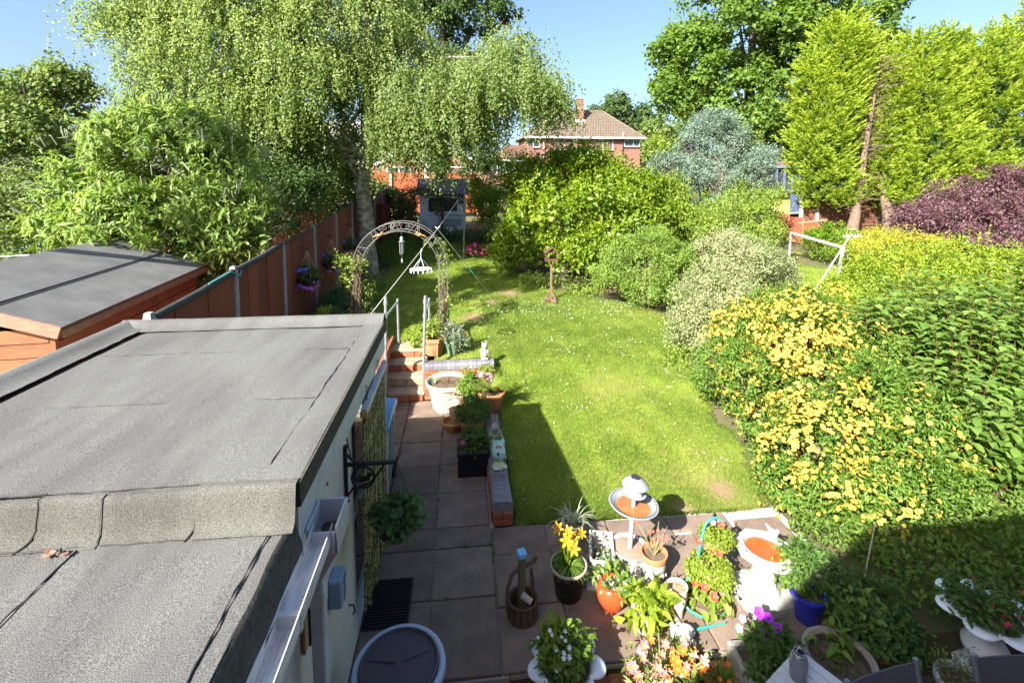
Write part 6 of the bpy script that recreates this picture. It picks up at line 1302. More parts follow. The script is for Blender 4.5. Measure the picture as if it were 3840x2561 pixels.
def blades_(t, c, n, L, Wd, lm, spread=.8, droop=.6, name='foliage', seg=5):
    """arching strap leaves from one crown"""
    V, F, T = [], [], []
    for i in range(n):
        a = random.random() * 6.283; sp = spread * random.uniform(.25, 1); ln = L * random.uniform(.6, 1.1); d = Vector((math.cos(a) * sp, math.sin(a) * sp, 1)).normalized(); p = Vector(c) + Vector((math.cos(a), math.sin(a), 0)) * .015; sd = Vector((-math.sin(a), math.cos(a), 0)); b = len(V); tv = random.random()
        for k in range(seg + 1):
            w = Wd * (1 - (k / seg) ** 1.7) * .5 + .0006; V += [p + sd * w, p - sd * w]; T += [tv, tv]; d = (d + Vector((math.cos(a) * .05, math.sin(a) * .05, -droop / seg * (1 + k * .5)))).normalized(); p = p + d * ln / seg
        for k in range(seg): q = b + 2 * k; F += [(q, q + 1, q + 3), (q, q + 3, q + 2)]
    o = put(rmesh(name, np.array([tuple(v) for v in V]), np.array(F), lm, np.array(T)), name, t); o['kind'] = 'stuff'; return o
M_stem = mat('green_stem', (.10, .17, .04), .7)
M_cream = mat('cream_glazed_pot', (.42, .43, .33), .5, nscale=5, col2=(.31, .33, .24), mix=.58)
# along the low wall
def wallpots():
    pf = [(.20, 0), (.225, .03)] + [(.225 + .095 * z / .42 + .013 * abs(math.sin(z * 3.1416 / .085)), .03 + z) for z in np.linspace(.01, .40, 26)] + [(.345, .45), (.36, .46), (.36, .51), (.345, .52), (.325, .51), (.31, .45)]
    t = pot('ribbed_planter', 'large cream ribbed planter in front of the brick wall', (-.24, 7.9, 0), pf, M_cream, 'planter', n=40)
    stalks(t, (0, 0, .45), [(random.uniform(-.25, .25), random.uniform(-.25, .25), random.uniform(.5, .62)) for _ in range(26)], M_twig, .003); blades_(t, (-.22, .0, .45), 30, .18, .008, LM_s, .5); tuft(t, (.27, -.12, .45), .05, .35, 90, .035, .012, LM_lime)
    u = pot('strawberry_urn', 'pale terracotta urn among the patio pots', (-.02, 7.42, 0), [(.10, 0), (.12, .02), (.16, .10), (.19, .22), (.18, .33), (.12, .41), (.10, .43), (.125, .46), (.13, .48), (.11, .485), (.09, .45)], mat('pale_terracotta', (.42, .23, .15), .8, nscale=7, col2=(.46, .30, .22), bump=.2), 'urn'); 
    for k in range(4): a = -1.9 + k * 1.3; MB().lathe([(.02, 0), (.04, .03), (.045, .05), (.035, .045)], 10).build('planting_cup', MATS['pale_terracotta'], u, (.175 * math.cos(a), .175 * math.sin(a), .18 + .05 * (k % 2)))
    s = pot('terracotta_bowl', 'shallow terracotta bowl at the foot of the pale urn', (-.14, 7.22, 0), [(.10, 0), (.14, .06), (.165, .12), (.17, .15), (.155, .15), (.145, .09)], M_terra, 'bowl', sm=mat('murky_water', (.20, .15, .05), .15))
    q = thing('square_terracotta_planter', 'square terracotta planter with a dense dark green shrub', 'planter', (.14, 6.84, 0)); MB().add([(-.12, -.12, 0), (.12, -.12, 0), (.12, .12, 0), (-.12, .12, 0), (-.16, -.16, .34), (.16, -.16, .34), (.16, .16, .34), (-.16, .16, .34)], [(0, 3, 2, 1), (0, 1, 5, 4), (1, 2, 6, 5), (2, 3, 7, 6), (3, 0, 4, 7)]).box((0, -.16, .35), (.35, .03, .04)).box((0, .16, .35), (.35, .03, .04)).box((-.16, 0, .35), (.03, .29, .04)).box((.16, 0, .35), (.03, .29, .04)).build('pot', M_terra, q); MB().box((0, 0, .31), (.3, .3, .02)).build('soil', M_soil, q)
    tuft(q, (.02, .0, .30), .24, .40, 2600, .035, .016, LM_g, per=14)
    r = pot('terracotta_pot', 'terracotta pot with an upright bright green shrub', (.12, 7.36, 0), prof(.15, .11, .3), M_terra); tuft(r, (0, 0, .28), .15, .55, 900, .06, .024, LM_f, per=8); tuft(r, (-.05, .05, .5), .07, .45, 180, .05, .014, LM_lime, per=5)
    p = pot('terracotta_pot', 'terracotta pot overflowing with small pink flowers', (.33, 7.86, .0), prof(.18, .13, .36), M_terra); tuft(p, (0, 0, .34), .17, .22, 500, .04, .014, LM_f, per=8)
    P, O, _ = clumps([(0, -.02, .48, .22, .2, .13)], 460, 5, .03, .98, -.2); instances_mesh('flowers', flower('sedum_flower', 5, .016, .014, .3, mat('dusty_pink_petal', (.66, .30, .36), .7)), P.tolist(), O.tolist(), (.8, 1.5), p)
    a = pot('terracotta_pot', 'small terracotta pot of sage at the right end of the brick wall', (.44, 8.12, .26), prof(.09, .07, .24), M_terra); tuft(a, (0, 0, .22), .13, .16, 380, .05, .016, LM_lime, per=7); blades_(a, (.05, 0, .22), 26, .22, .012, LM_f, 1.2, 1.2)
    f = pot('terracotta_pot', 'big terracotta pot with a fern beside the stone rabbit', (.46, 7.3, .26), prof(.20, .14, .30, rh=.05), M_terra)
    V, F, T = [], [], []
    for i in range(24):      # fern fronds with paired leaflets
        an = random.random() * 6.28; ln = random.uniform(.42, .62); d = Vector((math.cos(an) * .6, math.sin(an) * .55, 1)).normalized(); p_ = Vector((0, 0, .28)); sd = Vector((-math.sin(an), math.cos(an), 0)); tv = random.random()
        for k in range(22):
            u_ = k / 21; w = .085 * math.sin(math.pi * min(1, .12 + u_ * .95)) + .004
            for sg in (-1, 1):
                b = len(V); e = p_ + sd * sg * w + d * .02; V += [p_ - d * .006, p_ + d * .012, e]; T += [tv] * 3; F.append((b, b + 1, b + 2))
            d = (d + Vector((math.cos(an) * .035, math.sin(an) * .035, -.055))).normalized(); p_ = p_ + d * ln / 22
    o = put(rmesh('fronds', np.array([tuple(v) for v in V]), np.array(F), leafmat('fern_frond', (.15, .23, .03), (.22, .31, .05), tr=.4), np.array(T)), 'fronds', f); o['kind'] = 'stuff'
    stalks(f, (0, 0, .26), [(random.uniform(-.15, .15), random.uniform(-.15, .15), random.uniform(.33, .5)) for _ in range(18)], mat('rust_stem', (.25, .10, .045), .8), .0028)
    k = thing('square_planter', 'square black planter with a pink rose below the shrubs', 'planter', (.14, 6.2, 0)); MB().box((0, -.19, .15), (.40, .02, .3)).box((0, .19, .15), (.40, .02, .3)).box((-.19, 0, .15), (.02, .36, .3)).box((.19, 0, .15), (.02, .36, .3)).box((0, 0, .26), (.37, .37, .02)).build('pot', M_blackpl, k); MB().box((0, -.195, .30), (.43, .03, .025)).box((0, .195, .30), (.43, .03, .025)).box((-.2, 0, .30), (.03, .36, .025)).box((.2, 0, .30), (.03, .36, .025)).build('rim', M_blackpl, k); MB().box((0, 0, .275), (.36, .36, .012)).build('soil', M_soil, k)
    tuft(k, (.02, .06, .27), .19, .22, 900, .05, .026, LM_g, per=9); flowers('flower', flower('magenta_rose', 7, .034, .03, .5, mat('magenta_petal', (.62, .06, .24), .6), None, layers=2), k, [(-.13, -.13, .43)], [(0, -.4, 1)], (1, 1.1))
    # top of the steps
    h = thing('hexagonal_planter', 'hexagonal terracotta planter at the top of the steps', 'planter', (-.52, 8.98, .58)); MB().lathe([(.15, 0), (.155, .01), (.175, .22), (.205, .25), (.21, .32), (.185, .32), (.175, .26)], 6).build('pot', M_terra, h)
    for i in range(6):
        for j in (-1, 0, 1): an = i * 1.0472 + .5236 + j * .22; MB().box((.146 * math.cos(an), .146 * math.sin(an), .12), (.012, .014, .16), rz=an).build('flute', M_terra, h)
    MB().lathe([(.178, .262), (.09, .275), (.001, .28)], 6).build('soil', M_soil, h); stalks(h, (.02, 0, .27), [(random.uniform(-.2, .2), random.uniform(-.2, .2), random.uniform(.35, .7)) for _ in range(24)], M_twig, .004); tuft(h, (-.05, .05, .3), .2, .3, 260, .08, .035, LM_lime, per=5)
    g = pot('green_glazed_pot', 'green glazed pot with silvery plants at the wall top', (-.17, 8.98, .56), prof(.14, .09, .28), mat('green_glaze', (.10, .17, .105), .25, nscale=6, col2=(.17, .24, .15), spec=.6)); tuft(g, (0, 0, .26), .2, .32, 700, .07, .014, LM_s, per=7); tuft(g, (.2, .02, .1), .12, .25, 240, .06, .016, LM_s, per=6); flowers('flower', flower('coral_flower', 6, .025, .022, .4, mat('coral_petal', (.75, .16, .14), .6), None, layers=2), g, [(.27, -.02, .36), (.24, .05, .33)], [(0, -.5, 1)] * 2)
    l = thing('leafy_clump', 'low green perennial clump at the top of the steps by the arch', 'plant', (-.75, 9.45, .6)); tuft(l, (0, 0, 0), .3, .3, 420, .12, .03, LM_lime, per=5, shape='b'); stalks(l, (0, 0, 0), [(random.uniform(-.2, .2), random.uniform(-.2, .2), .2) for _ in range(14)], M_stem)
wallpots()

def statues():
    o = thing('owl_statue', 'weathered stone owl statue on the right end of the brick wall', 'statue', (.41, 8.42, .643)); m = MB(); m.box((0, 0, .02), (.13, .12, .04), ch=.01).ball((0, 0, .12), (.065, .06, .10), 12, 10, bump=.05).ball((0, -.005, .25), (.058, .055, .06), 12, 8, bump=.04).tube([(-.035, 0, .29), (-.045, 0, .335)], [.018, .004], 6).tube([(.035, 0, .29), (.045, 0, .335)], [.018, .004], 6); m.build('body', M_stone, o, smooth=60)
    for s in (-1, 1): MB().ball((s * .022, -.052, .262), .013, 8, 6).build('eye', M_stone, o); MB().ball((s * .062, 0, .13), (.018, .04, .075), 8, 6).build('wing', M_stone, o)
    r = thing('stone_rabbit', 'mottled grey stone rabbit sitting on the low wall', 'statue', (.44, 6.22, .262), R(-10)); m = MB(); m.ball((0, .03, .12), (.105, .13, .13), 14, 10, bump=.04).ball((0, -.03, .20), (.075, .08, .10), 12, 10, bump=.04).ball((0, -.06, .31), (.052, .065, .055), 12, 8, bump=.03).tube([(0, -.05, .22), (0, -.06, .28)], .05, 10); m.build('body', M_stone, r, smooth=60)
    for s in (-1, 1): MB().ball((s * .024, -.04, .41), (.018, .012, .075), 8, 8).build('ear', M_stone, r, smooth=True); MB().ball((s * .07, .06, .07), (.05, .08, .07), 10, 6).build('haunch', M_stone, r, smooth=True); MB().tube([(s * .04, -.10, .14), (s * .04, -.13, .02)], [.026, .02], 8).build('paw', M_stone, r)
    teal = mat('teal_glaze', (.40, .62, .62), .25, .1, 6, spec=.6); yel = mat('pale_yellow_glaze', (.62, .60, .34), .3, .1, 7, spec=.5)
    for nm, lb, loc, pl in (('frog_planter', 'teal frog planter with a bare pot on the low wall', (.45, 5.76, .262), 0), ('frog_planter', 'teal frog planter holding a small green succulent on the low wall', (.46, 5.97, .262), 1)):
        f = thing(nm, lb, 'planter', loc, R(15)); MB().lathe([(.07, 0), (.085, .015), (.075, .05), (.05, .08), (.045, .11)], 18).build('base', yel, f, smooth=60); MB().ball((-.06, -.05, .03), (.035, .05, .025), 8, 6).ball((.06, -.05, .03), (.035, .05, .025), 8, 6).build('feet', teal, f, smooth=True)
        MB().lathe([(.04, .10), (.075, .13), (.092, .18), (.085, .24), (.065, .275), (.052, .27), (.05, .25)], 22).build('pot', teal, f, smooth=60); MB().lathe([(.054, .255), (.001, .25)], 16).build('soil', M_terra if not pl else M_soil, f)
        for s in (-1, 1): MB().ball((s * .035, -.078, .225), .018, 10, 8).build('eye', M_black if s < 0 else teal, f, smooth=True)
        if pl: tuft(f, (0, 0, .25), .055, .07, 60, .04, .018, LM_f, per=4)
statues()

def pump():
    p = thing('wooden_wishing_pump', 'small wooden garden pump ornament with blue top in the shade', 'ornament', (.52, 3.95, 0), R(12)); w = mat('dark_rustic_wood', (.075, .045, .028), .85, nscale=8, col2=(.13, .085, .05), stretch=(6, 6, 1))
    MB().lathe([(.11, 0), (.12, .02), (.13, .16), (.115, .16), (.11, .06)], 14).build('tub', w, p)
    for k in range(14): a = k * 6.283 / 14; MB().box((.128 * math.cos(a), .128 * math.sin(a), .085), (.014, .05, .17), rz=a).build('stave', w, p)
    MB().box((0, .03, .28), (.055, .055, .5)).build('post', mat('mossy_post', (.15, .14, .07), .9, .3, 8), p); MB().box((.0, .03, .56), (.075, .085, .05), ch=.006).build('blue_cap', mat('sky_blue_paint', (.16, .42, .68), .5, .1, 8), p)
    MB().tube([(-.02, .03, .44), (-.10, .01, .40), (-.15, -.02, .30), (-.15, -.03, .12)], .018, 7).tube([(.03, .03, .44), (.11, .03, .46), (.14, .03, .50)], .02, 7).build('handle', w, p); MB().tube([(-.01, .0, .20), (.06, -.06, .16)], [.03, .028], 10).build('spout', mat('pale_cork', (.42, .36, .30), .9), p); MB().tube([(.09, .03, .40), (.12, .03, .05)], .016, 6).build('brace', w, p)
pump()

def rightpots():
    lil = pot('lily_pot', 'black pot of bright yellow lilies on the patio edge', (.97, 4.12, 0), prof(.155, .115, .30, rim=.012, rh=.02), M_blackpl); MB().lathe([(.160, .286), (.172, .290), (.172, .304), (.155, .306)], 28, cap=False).build('rim', mat('tan_rim', (.33, .29, .23), .8), lil, smooth=60)
    blades_(lil, (0, 0, .26), 190, .20, .016, LM_f, 1.1, .9); blades_(lil, (.0, .03, .28), 70, .22, .018, LM_lim2, .35, .4)
    lm = flower('yellow_lily', 6, .062, .026, .42, mat('lily_yellow', (.54, .31, .008), .5, nscale=30, col2=(.50, .25, .008)), mat('lily_anther', (.45, .18, .02), .8), .10); tips = [(-.09, .05, .62), (.0, .03, .60), (.12, .02, .58), (.03, -.06, .50), (-.02, -.02, .55), (.05, .05, .52)]
    stalks(lil, (0, 0, .26), tips, M_stem, .006); flowers('flower', lm, lil, tips, [(-.4, -.5, .7), (0, -.6, .8), (.4, -.5, .7), (.1, -.8, .6), (-.3, -.7, .6), (.2, -.2, 1)], (.9, 1.15))
    wp = pot('white_pot', 'white pot with a spiky grey green onion plant by the lawn', (1.17, 4.78, 0), prof(.115, .085, .22, rim=.006, rh=.015), mat('white_glaze', (.74, .72, .66), .4, .1, 6)); blades_(wp, (-.02, 0, .17), 34, .42, .012, leafmat('onion_leaf', (.22, .28, .18), (.34, .38, .25), (.45, .40, .26), tr=.2), .9, 1.1, seg=8); blades_(wp, (.03, .02, .17), 22, .34, .010, MATS['onion_leaf'], .5, .7, seg=7)
    # white carved box planter, tipped
    t = thing('white_carved_planter', 'white painted carved stone box planter next to the lilies', 'planter', (1.36, 4.36, 0), R(-14)); M = M_wstone
    for c, s in (((0, -.17, .13), (.24, .025, .22)), ((0, .17, .15), (.24, .025, .26)), ((-.108, 0, .14), (.025, .315, .24)), ((.108, 0, .14), (.025, .315, .24)), ((0, 0, .04), (.19, .31, .03))): MB().box(c, s, ch=.006).build('side', M, t)
    MB().box((0, -.02, .11), (.19, .30, .05)).build('soil', M_soil, t)
    for k in range(9): MB().ball((-.085 + .085 * (k % 3), -.19, .06 + .07 * (k // 3)), (.03, .014, .026), 8, 6).build('carved_boss', M, t)
    tuft(t, (0, -.05, .12), .10, .10, 130, .035, .02, LM_s, per=5)
    MB().box((0, -.05, .012), (.30, .44, .022), ch=.006).build('plinth', M, t)
    # solar bird bath
    b = thing('solar_bird_bath', 'grey bird bath with pierced rim and a round solar lantern', 'bird bath', (1.63, 4.35, 0)); b.rotation_euler = (0, R(3.5), 0); g = mat('light_grey_metal', (.30, .31, .33), .5, .15, 7, metal=.2); M_blk2 = mat('grey_relief', (.16, .16, .17), .7)
    MB().lathe([(.19, 0), (.20, .012), (.19, .022), (.15, .025), (.14, .05), (.15, .17), (.18, .22), (.19, .235), (.175, .235), (.165, .21)], 30).build('base_urn', mat('white_relief_urn', (.66, .65, .63), .6, nscale=26, col2=(.07, .07, .08), mix=.60, detail=1), b, smooth=60)
    for k in range(12): a = k * 6.283 / 12; MB().tube([(.158 * math.cos(a + .09 * math.cos(q)), .158 * math.sin(a + .09 * math.cos(q)), .11 + .05 * math.sin(q)) for q in np.linspace(0, 5.2, 9)], .006, 5).build('relief_scroll', M_wstone, b)
    MB().lathe([(.172, .215), (.08, .226), (.001, .228)], 24).build('soil', mat('brown_gravel', (.22, .15, .11), .95, nscale=60, col2=(.32, .24, .19), bump=.8, bscale=120), b)
    MB().tube([(0, 0, .22), (0, 0, .60)], .026, 14).tube([(0, 0, .595), (0, 0, .625)], .04, 14).build('stem', g, b, smooth=60)
    MB().lathe([(.03, .60), (.09, .605), (.15, .625), (.19, .66), (.205, .675), (.238, .682), (.242, .690), (.236, .695), (.205, .688), (.185, .672), (.15, .645), (.08, .628), (.02, .624)], 40).build('dish', g, b, smooth=50)
    for k in range(44): a = k * 6.283 / 44; MB().box((.222 * math.cos(a), .222 * math.sin(a), 0.6925), (.020, .009, .004), rz=a).build('rim_slot', M_black, b)
    MB().lathe([(.165, .657), (.001, .6575)], 32).build('water', mat('rusty_water', (.26, .085, .022), .08, nscale=9, col2=(.33, .14, .045), spec=.5), b)
    MB().tube([(0, 0, .62), (0, 0, .78)], .022, 12).lathe([(.03, .775), (.105, .785), (.115, .795), (.105, .80), (.03, .80)], 24).build('lantern_foot', g, b, smooth=50)
    MB().lathe([(.075, .80), (.08, .88), (.001, .88)], 20).build('lantern_glass', mat('clear_lantern', (.55, .57, .58), .1, spec=.6), b)
    for k in range(4): a = k * 1.571 + .4; MB().box((.085 * math.cos(a), .085 * math.sin(a), .84), (.012, .02, .09), rz=a).build('lantern_strut', g, b)
    MB().lathe([(.128, .875), (.13, .882), (.10, .92), (.055, .95), (.05, .955), (.001, .956)], 24).build('lantern_cap', mat('silver_cap', (.34, .35, .37), .4, metal=.4), b, smooth=30); MB().lathe([(.048, .957), (.045, .962), (.001, .963)], 20).build('solar_cell', mat('solar_cell', (.03, .03, .035), .2), b)
    # white head pot with terracotta rim
    h = thing('head_planter', 'white planter with a terracotta inner pot and wiry red flowers', 'planter', (1.83, 4.20, -.06)); MB().lathe([(.085, 0), (.095, .02), (.075, .06), (.07, .09), (.11, .16), (.118, .26), (.115, .30)], 24, wob=lambda a, z: .05 * math.cos(3 * a) * (z < .12)).build('body', M_wstone, h, smooth=60); MB().lathe([(.118, .28), (.128, .30), (.128, .345), (.115, .345), (.108, .29)], 24, cap=False).build('terracotta_rim', M_terra, h, smooth=60); MB().lathe([(.112, .30), (.001, .305)], 20).build('soil', M_soil, h)
    for k in range(5): a = -2.6 + k * .5; MB().ball((.105 * math.cos(a), .105 * math.sin(a), .15 + .02 * (k % 2)), .022, 8, 6).build('carved_leaf', M_wstone, h, smooth=True)
    tp = [(random.uniform(-.16, .16), random.uniform(-.06, .12), random.uniform(.45, .62)) for _ in range(30)]; stalks(h, (0, 0, .30), tp, mat('olive_stem', (.26, .25, .12), .8), .0025); flowers('flower', flower('red_diascia', 5, .018, .016, .3, mat('red_petal', (.72, .09, .07), .6)), h, tp[:9], [(0, -.5, 1)] * 9)
    # three tier basket stand with the green hose
    s = thing('tiered_basket_stand', 'three tier wire stand of trailing plants and red begonias', 'plant stand', (2.26, 4.0, 0)); zt = (.11, .33, .55); xo = (-.07, .0, .09); yo = (-.14, -.05, .02); rr = (.175, .165, .135)
    MB().tube([(.12, .10, 0), (.12, .10, .70)], .010, 6).tube([(.12, .10, .70), (.10, .08, .74), (.08, .06, .71)], .008, 6).build('pole', M_black, s)
    for k in range(3):
        c = (xo[k], yo[k], zt[k]); MB().lathe([(rr[k] * .6, -.10), (rr[k] * .85, -.07), (rr[k], 0), (rr[k] * .93, 0)], 22, c).build('basket', mat('coir_liner', (.34, .24, .13), .95, .3, 20, bump=.5), s, smooth=60)
        MB().tube([(c[0] + rr[k] * math.cos(t), c[1] + rr[k] * math.sin(t), c[2]) for t in np.linspace(0, 6.284, 25)], .005, 5).build('rim_wire', M_black, s); MB().lathe([(rr[k] * .92, -.02), (.001, 0)], 18, c).build('soil', M_soil, s)
    LMj = leafmat('creeping_jenny', (.14, .21, .02), (.22, .29, .035), (.31, .37, .07), tr=.4)
    for k, n in ((2, 1500), (1, 2600)): bushleaves('trailing_foliage', s, [(xo[k], yo[k] - .01, zt[k] + .0, rr[k] * 1.0, rr[k] * .95, .05)] + ([(xo[k] - .13, yo[k] - .03, zt[k] - .02, .09, .09, .07), (xo[k] + .03, yo[k] - .12, zt[k] - .05, .12, .06, .07)] if k == 1 else []), n, .024, .020, LMj, 12, .03, .75)
    bushleaves('begonia_leaves', s, [(xo[0], yo[0], zt[0] + .04, .17, .16, .07)], 150, .075, .05, leafmat('begonia_leaf', (.15, .24, .03), (.25, .33, .06), (.32, .30, .10), tr=.4), 5, .05, .6, shape='b')
    bf = flower('red_begonia', 6, .028, .026, .5, mat('begonia_red', (.74, .07, .05), .55), mat('begonia_eye', (.8, .5, .1), .6), .15, 2); bp = flower('pink_begonia', 6, .028, .026, .5, mat('begonia_pink', (.78, .26, .34), .55), mat('begonia_eye', (.8, .5, .1), .6), .15, 2)
    pts = [(xo[0] - .12, yo[0] + .02, zt[0] + .10), (xo[0] - .06, yo[0] - .04, zt[0] + .11), (xo[0] + .04, yo[0] + .1, zt[0] + .12), (xo[0] - .03, yo[0] + .13, zt[0] + .12), (xo[0] - .02, yo[0] - .12, zt[0] + .09), (xo[0] + .10, yo[0] + .05, zt[0] + .10), (xo[1] + .02, yo[1] + .02, zt[1] + .10), (xo[1] + .06, yo[1] - .02, zt[1] + .11), (xo[1] - .1, yo[1] + .08, zt[1] + .16), (xo[2] + .03, yo[2], zt[2] + .09)]
    flowers('flower', bf, s, [(p[0], p[1] - .03, p[2] + .035) for p in pts], [(random.uniform(-.4, .3), -.7, .8) for _ in pts], (1.1, 1.5)); pts = [(xo[0] + .09, yo[0] - .08, zt[0] + .10), (xo[1] + .02, yo[1] + .08, zt[1] + .12), (xo[2] + .05, yo[2] + .03, zt[2] + .10), (xo[2] - .02, yo[2] + .04, zt[2] + .10)]; flowers('flower', bp, s, pts, [(0, -.7, .8) for _ in pts], (.9, 1.3))
    ht = mat('green_hose', (.03, .27, .21), .4, spec=.5); hp = [(2.48, 4.05, .52), (2.47, 4.06, .61), (2.37, 4.06, .69), (2.26, 4.04, .66), (2.19, 4.0, .50), (2.13, 3.95, .33), (2.0, 3.90, .21), (1.96, 3.86, .12), (1.99, 3.78, .06), (2.13, 3.72, .03), (2.33, 3.76, .03)]
    hz = thing('garden_hose', 'green garden hose wound round the tiered basket stand', 'hose', (2.2, 3.95, 0)); WORLD.add(hz.name)
    def smoothp(p, n=5):
        out = []
        for i in range(len(p) - 1):
            p0, p1, p2, p3 = (Vector(p[max(0, min(len(p) - 1, k))]) for k in (i - 1, i, i + 1, i + 2))
            for k in range(n): t = k / n; out.append(.5 * ((2 * p1) + (p2 - p0) * t + (2 * p0 - 5 * p1 + 4 * p2 - p3) * t * t + (3 * p1 - p0 - 3 * p2 + p3) * t ** 3))
        return out + [Vector(p[-1])]
    MB().tube(smoothp(hp), .012, 8).build('hose', ht, hz, smooth=True); MB().tube(smoothp([(2.10, 3.64, .03), (2.0, 3.63, .03), (1.92, 3.60, .03), (1.80, 3.55, .02)]), .012, 8).tube([(2.10, 3.64, .03), (2.26, 3.66, .03)], .008, 6).build('hose_end', ht, hz, smooth=True); MB().box((1.93, 3.61, .05), (.04, .045, .07), rz=.4).build('hose_clip', M_black, hz)
    # small ones in front
    rd = pot('red_glazed_pot', 'round glossy red pot with a leafy rosette plant', (1.33, 3.95, 0), [(.07, 0), (.085, .01), (.125, .09), (.135, .15), (.12, .20), (.10, .225), (.105, .24), (.092, .24), (.085, .21)], mat('red_glaze', (.60, .055, .018), .22, nscale=4, col2=(.52, .07, .02), spec=.6)); tuft(rd, (0, .02, .21), .15, .09, 150, .09, .03, LM_f, 'b', per=5, parts=90); tuft(rd, (.06, 0, .22), .12, .10, 80, .05, .022, LM_s, per=5)
    ho = pot('white_pot', 'white pot with a broad leaved yellow green hosta', (1.56, 3.72, 0), prof(.10, .085, .19), M_wstone); tuft(ho, (0, 0, .16), .15, .16, 110, .13, .055, LM_lim2, 'b', .35, per=4, curl=.3, parts=110)
    cr = pot('cream_face_pot', 'small cream pot with an upturned face and dry soil', (1.88, 3.80, 0), [(.05, 0), (.06, .01), (.055, .08), (.075, .14), (.085, .23), (.088, .29), (.078, .29), (.072, .26)], mat('cream_biscuit', (.64, .50, .37), .75, .12, 8), sm=mat('dry_compost', (.22, .14, .09), .95, nscale=40, col2=(.32, .22, .14), bump=.8)); MB().ball((.0, -.085, .2), (.012, .016, .02), 8, 6).build('nose', MATS['cream_biscuit'], cr, smooth=True)
    for sg in (-1, 1): MB().ball((sg * .03, -.078, .225), .007, 6, 5).build('eye', M_black, cr)
    cw = thing('cow_figurine', 'small white cow figurine with black patches lying by the cream pot', 'figurine', (1.84, 3.58, 0)); wm = mat('white_black_patches', (.78, .76, .73), .4, nscale=9, col2=(.03, .03, .035), mix=.62, detail=0); MB().ball((0, 0, .065), (.10, .065, .06), 14, 10).ball((-.09, -.02, .12), (.04, .038, .04), 10, 8).ball((-.115, -.045, .105), (.026, .024, .022), 8, 6).build('body', wm, cw, smooth=True)
    for sg in (-1, 1): MB().ball((-.08 + sg * .03, -.0, .155), (.02, .008, .012), 6, 5).build('ear', wm, cw); MB().tube([(sg * .06, -.04, .03), (sg * .06, -.085, .015)], [.02, .016], 8).build('leg', wm, cw)
    # white scalloped urn
    def shell(name, label, loc, rz, sc_=1., ph=.0):
        u = thing(name, label, 'urn', loc, rz); wm = mat('white_enamel', (.76, .79, .84), .35, .06, 6)
        MB().lathe([(.16 * sc_, 0), (.165 * sc_, .03), (.12 * sc_, .06), (.10 * sc_, .12), (.125 * sc_, .20), (.13 * sc_, .25), (.085 * sc_, .33), (.075 * sc_, .36), (.09 * sc_, .38), (.085 * sc_, .40)], 26).build('pedestal', wm, u, smooth=60)
        n = 64; pr = [(.06, .40), (.12, .42), (.18, .47), (.205, .53), (.235, .545), (.265, .535), (.262, .548), (.23, .558), (.195, .545), (.17, .50)]; vs = []; 
        for r_, z in pr:
            for j in range(n): a = 2 * math.pi * j / n; k = 1 + (.34 * (abs(math.sin(a * 3.5 + ph)) ** .7 - .6) if z > .5 and r_ > .2 else 0); vs.append((r_ * sc_ * k * math.cos(a), r_ * sc_ * k * math.sin(a), z))
        fs = [(i * n + j, i * n + (j + 1) % n, (i + 1) * n + (j + 1) % n, (i + 1) * n + j) for i in range(len(pr) - 1) for j in range(n)]; MB().add(vs, fs).build('scalloped_bowl', wm, u, smooth=60); MB().lathe([(.18 * sc_, .52), (.001, .53)], 20).build('soil', M_soil, u); return u
    su = shell('scalloped_urn', 'white scalloped urn with bushy green plants at the patio front', (.76, 3.28, -.3), R(10)); tuft(su, (.0, .03, .52), .19, .26, 620, .055, .032, LM_f, per=8, shape='b'); tuft(su, (-.04, -.05, .5), .18, .2, 420, .05, .018, LM_g, per=8); tuft(su, (-.06, .1, .58), .08, .22, 90, .055, .03, LM_lim2, per=5)
    flowers('flower', flower('white_star', 5, .016, .009, .2, mat('white_petal', (.78, .79, .80), .6)), su, [(random.uniform(-.15, .12), random.uniform(-.18, .08), random.uniform(.66, .80)) for _ in range(14)], [(0, -.5, 1)] * 14)
    s2 = shell('scalloped_urn', 'white scalloped urn with red fuchsia at the right edge in shade', (4.36, 3.30, -.28), R(40), 1.2, .6); tuft(s2, (-.04, .03, .52), .26, .24, 900, .05, .028, LM_g, per=8)
    fu = flower('fuchsia', 4, .024, .015, -.6, mat('fuchsia_red', (.52, .03, .05), .5), mat('fuchsia_violet', (.30, .03, .22), .5), .4); flowers('flower', fu, s2, [(random.uniform(-.33, .22), random.uniform(-.25, .15), random.uniform(.5, .75)) for _ in range(26)], [(random.uniform(-.3, .3), -.3, -.9) for _ in range(26)], (.8, 1.2))
    dm = pot('grey_drum_pot', 'pale grey pot of fine leaved plants below the right hand urn', (3.82, 3.0, -.3), prof(.17, .14, .32), mat('pale_grey_pot', (.52, .52, .52), .7, .15, 8)); tuft(dm, (.02, 0, .3), .2, .14, 700, .03, .012, leafmat('sedge_leaf', (.12, .17, .03), (.20, .23, .07), tr=.3), per=10)
    # alstroemeria clump
    al = thing('alstroemeria_clump', 'clump of pink and orange alstroemeria flowers at the patio front', 'plant', (1.48, 3.22, -.3)); tips = [(random.uniform(-.24, .34), random.uniform(-.08, .22), random.uniform(.40, .56)) for _ in range(44)]
    MB().lathe([(.15, 0), (.17, .2), (.19, .22), (.175, .22), (.16, .18)], 22).build('pot', M_terra, al); MB().lathe([(.165, .19), (.001, .2)], 18).build('soil', M_soil, al)
